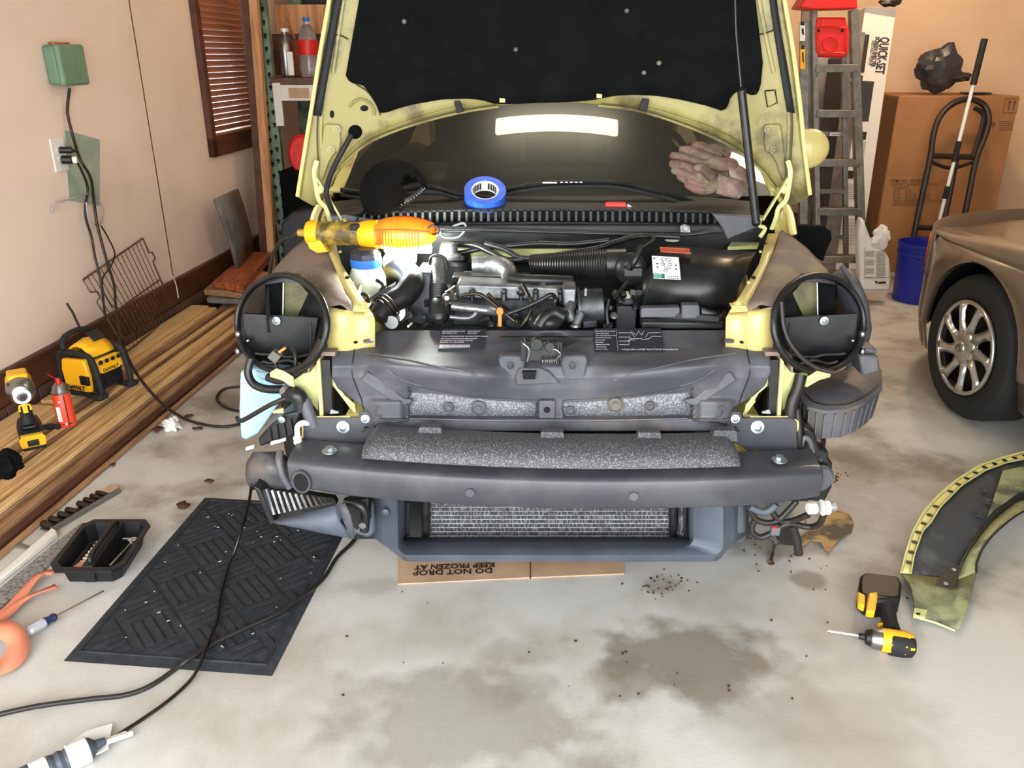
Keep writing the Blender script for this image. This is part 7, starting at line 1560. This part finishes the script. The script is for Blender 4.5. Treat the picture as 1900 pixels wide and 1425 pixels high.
glove('work_glove', [(1326, 300, .026), (1340, 306, .028), (1352, 306, .027)], [[(1328, 306, 0), (1298, 302, -.004), (1268, 292, -.004), (1249, 289, 0)], [(1330, 296, .012), (1304, 288, .008), (1280, 279, .008), (1266, 278, .01)], [(1338, 290, .024), (1316, 279, .02), (1300, 270, .02), (1290, 271, .022)], [(1350, 292, .034), (1338, 282, .03), (1326, 275, .03), (1317, 276, .03)]],
      [(1348, 298), (1354, 328), (1392, 350), (1385, 320)], 2.60, 'upper leather work glove with a reddish cuff on the windshield', 0)
glove('work_glove', [(1302, 326, .024), (1316, 336, .026), (1326, 344, .025)], [[(1306, 322, .006), (1282, 314, .004), (1262, 306, .004), (1248, 304, .006)], [(1306, 332, 0), (1284, 328, -.004), (1266, 321, -.004), (1252, 316, 0)], [(1312, 342, 0), (1294, 341, -.006), (1276, 335, -.006), (1262, 328, 0)], [(1322, 350, 0), (1304, 353, -.006), (1288, 349, -.006), (1276, 342, 0)], [(1322, 330, -.02), (1312, 320, -.026), (1302, 313, -.026), (1293, 312, -.02)]],
      [(1332, 324), (1326, 356), (1366, 366), (1382, 342)], 2.56, 'lower leather work glove with a grey palm lying under the other glove', 0)
# red pocket knife
c = PY(1143, 382, 2.50); t = thing('utility_knife', 'small red utility knife lying on the cowl of the yellow car', 'knife', c)
m = MB(); m.prism([PY(a, b, 2.50) for a, b in ((1122, 386), (1124, 376), (1160, 376), (1166, 386))], (0, .018, 0)); build('handle', m, 'red_plastic', t, bevel=.003)
m = MB(); m.prism([PY(a, b, 2.502) for a, b in ((1163, 386), (1165, 379), (1178, 386))], (0, .003, 0)); build('blade', m, 'chrome', t)
# work light on the left fender
mk('lamp_orange', 'F29A2E', .3, trans=.35, col2='E08A1A', scale=20, coat=.3)
mk('lamp_handle', 'A98B34', .5, col2='4E4222', scale=25, lo=.38, hi=.58)
mk('work_tube', 'FFFFFF', .5, emit='F4FFF6', es=260)
w0, w1 = PY(566, 432, 2.28), PY(812, 437, 2.24); ax = (w1-w0).normalized(); L_ = (w1-w0).length
t = thing('work_light', 'lit orange and yellow trouble light lying across the left fender', 'work light', w0)
z_ = V((0, 0, 1)); sx_ = ax.cross(z_).normalized()    # towards the viewer or away
if sx_.y > 0: sx_ = -sx_
m = MB(); pr = [(.010, -.02), (.012, 0), (.030, .008)]
for i in range(14): pr.append((.034 if i % 2 else .032, .015+i*.0125))
pr += [(.034, .195), (.036, .20)]
m.lathe(pr, w0, ax, 24); hd = build('handle', m, 'lamp_handle', t)
m = MB(); m.box(w0+ax*.155+V((0, -.02, .022)), (.028, .02, .018)); build('switch', m, 'rubber', hd, bevel=.003)
m = MB(); m.lathe([(.033, .01), (.036, .02), (.036, .045)], w0, ax, 20, cap=False); m.prism([w0+ax*a+V((0, -.03, b)) for a, b in ((.012, -.012), (.05, -.012), (.072, -.046), (.040, -.050), (.018, -.038))], (0, .02, 0)); build('yellow_tab', m, 'yellow_tool', hd)
m = MB(); m.lathe([(.034, .165), (.038, .175), (.041, .20), (.040, .215)], w0, ax, 20, cap=False); build('yellow_band', m, 'yellow_tool', hd)
def shell(a0, a1, r0, r1, n=12, m_=24, rr_=1.0):
    rows = []
    for i in range(n+1):
        f = i/n; s_ = lerp(.215, L_/1.0, f); r = (.038+.014*math.sin(PI*min(1, f*1.15))**.7)*(1 if f < .86 else math.sqrt(max(.05, 1-((f-.86)/.15)**2)))*rr_
        rows.append([w0+ax*s_+(z_*math.cos(lerp(a0, a1, j/m_))+sx_*math.sin(lerp(a0, a1, j/m_)))*r for j in range(m_+1)])
    return rows
m = MB(); m.grid(shell(-1.9, 2.15, 0, 0)); sh = build('lamp_hood', m, 'lamp_orange', t, solid=.003, smooth=80)
m = MB()
for i in range(14):
    s_ = .235+i*(L_-.27)/14; r = .0505
    m.tube([w0+ax*s_+(z_*math.cos(a)+sx_*math.sin(a))*r for a in (1.15, 1.4, 1.65, 1.9, 2.15)], .0012, 5)
rw = shell(1.1, 1.1, 0, 0, 12, 1, 1.03); m.tube([r[0] for r in rw[:-1]], .0016, 5); build('lens_ribs', m, 'sticker_orange', sh)
m = MB(); m.lathe([(.037, .212), (.039, .225), (.039, .235), (.037, .24)], w0, ax, 24, cap=False); build('neck_ring', m, 'yellow_tool', sh)
m = MB(); m.tube([w1+ax*(.0+.016*math.cos(a*PI/10)-.008)+V((0, -.025, .02+.012*math.sin(a*PI/10))) for a in range(20)], .003, 6, closed=True); build('hook', m, 'dark_steel', t)
m = MB(); m.cyl(w0+ax*.235+V((0, -.006, -.012)), w0+ax*(L_-.02)+V((0, -.006, -.012)), .013, 16); m.cyl(w0+ax*.235+V((0, -.006, -.036)), w0+ax*(L_-.02)+V((0, -.006, -.036)), .013, 16); build('glowing_tube', m, 'work_tube', t)
P = [w0-ax*.02, PY(545, 437, 2.28), PY(522, 447, 2.26), PY(506, 475, 2.22), PY(499, 520, 2.16), PY(497, 570, 2.10), PY(499, 615, 2.02)]
m = MB(); m.tube(P, .0055, 8, k=5); build('lamp_cord', m, 'cable', t)
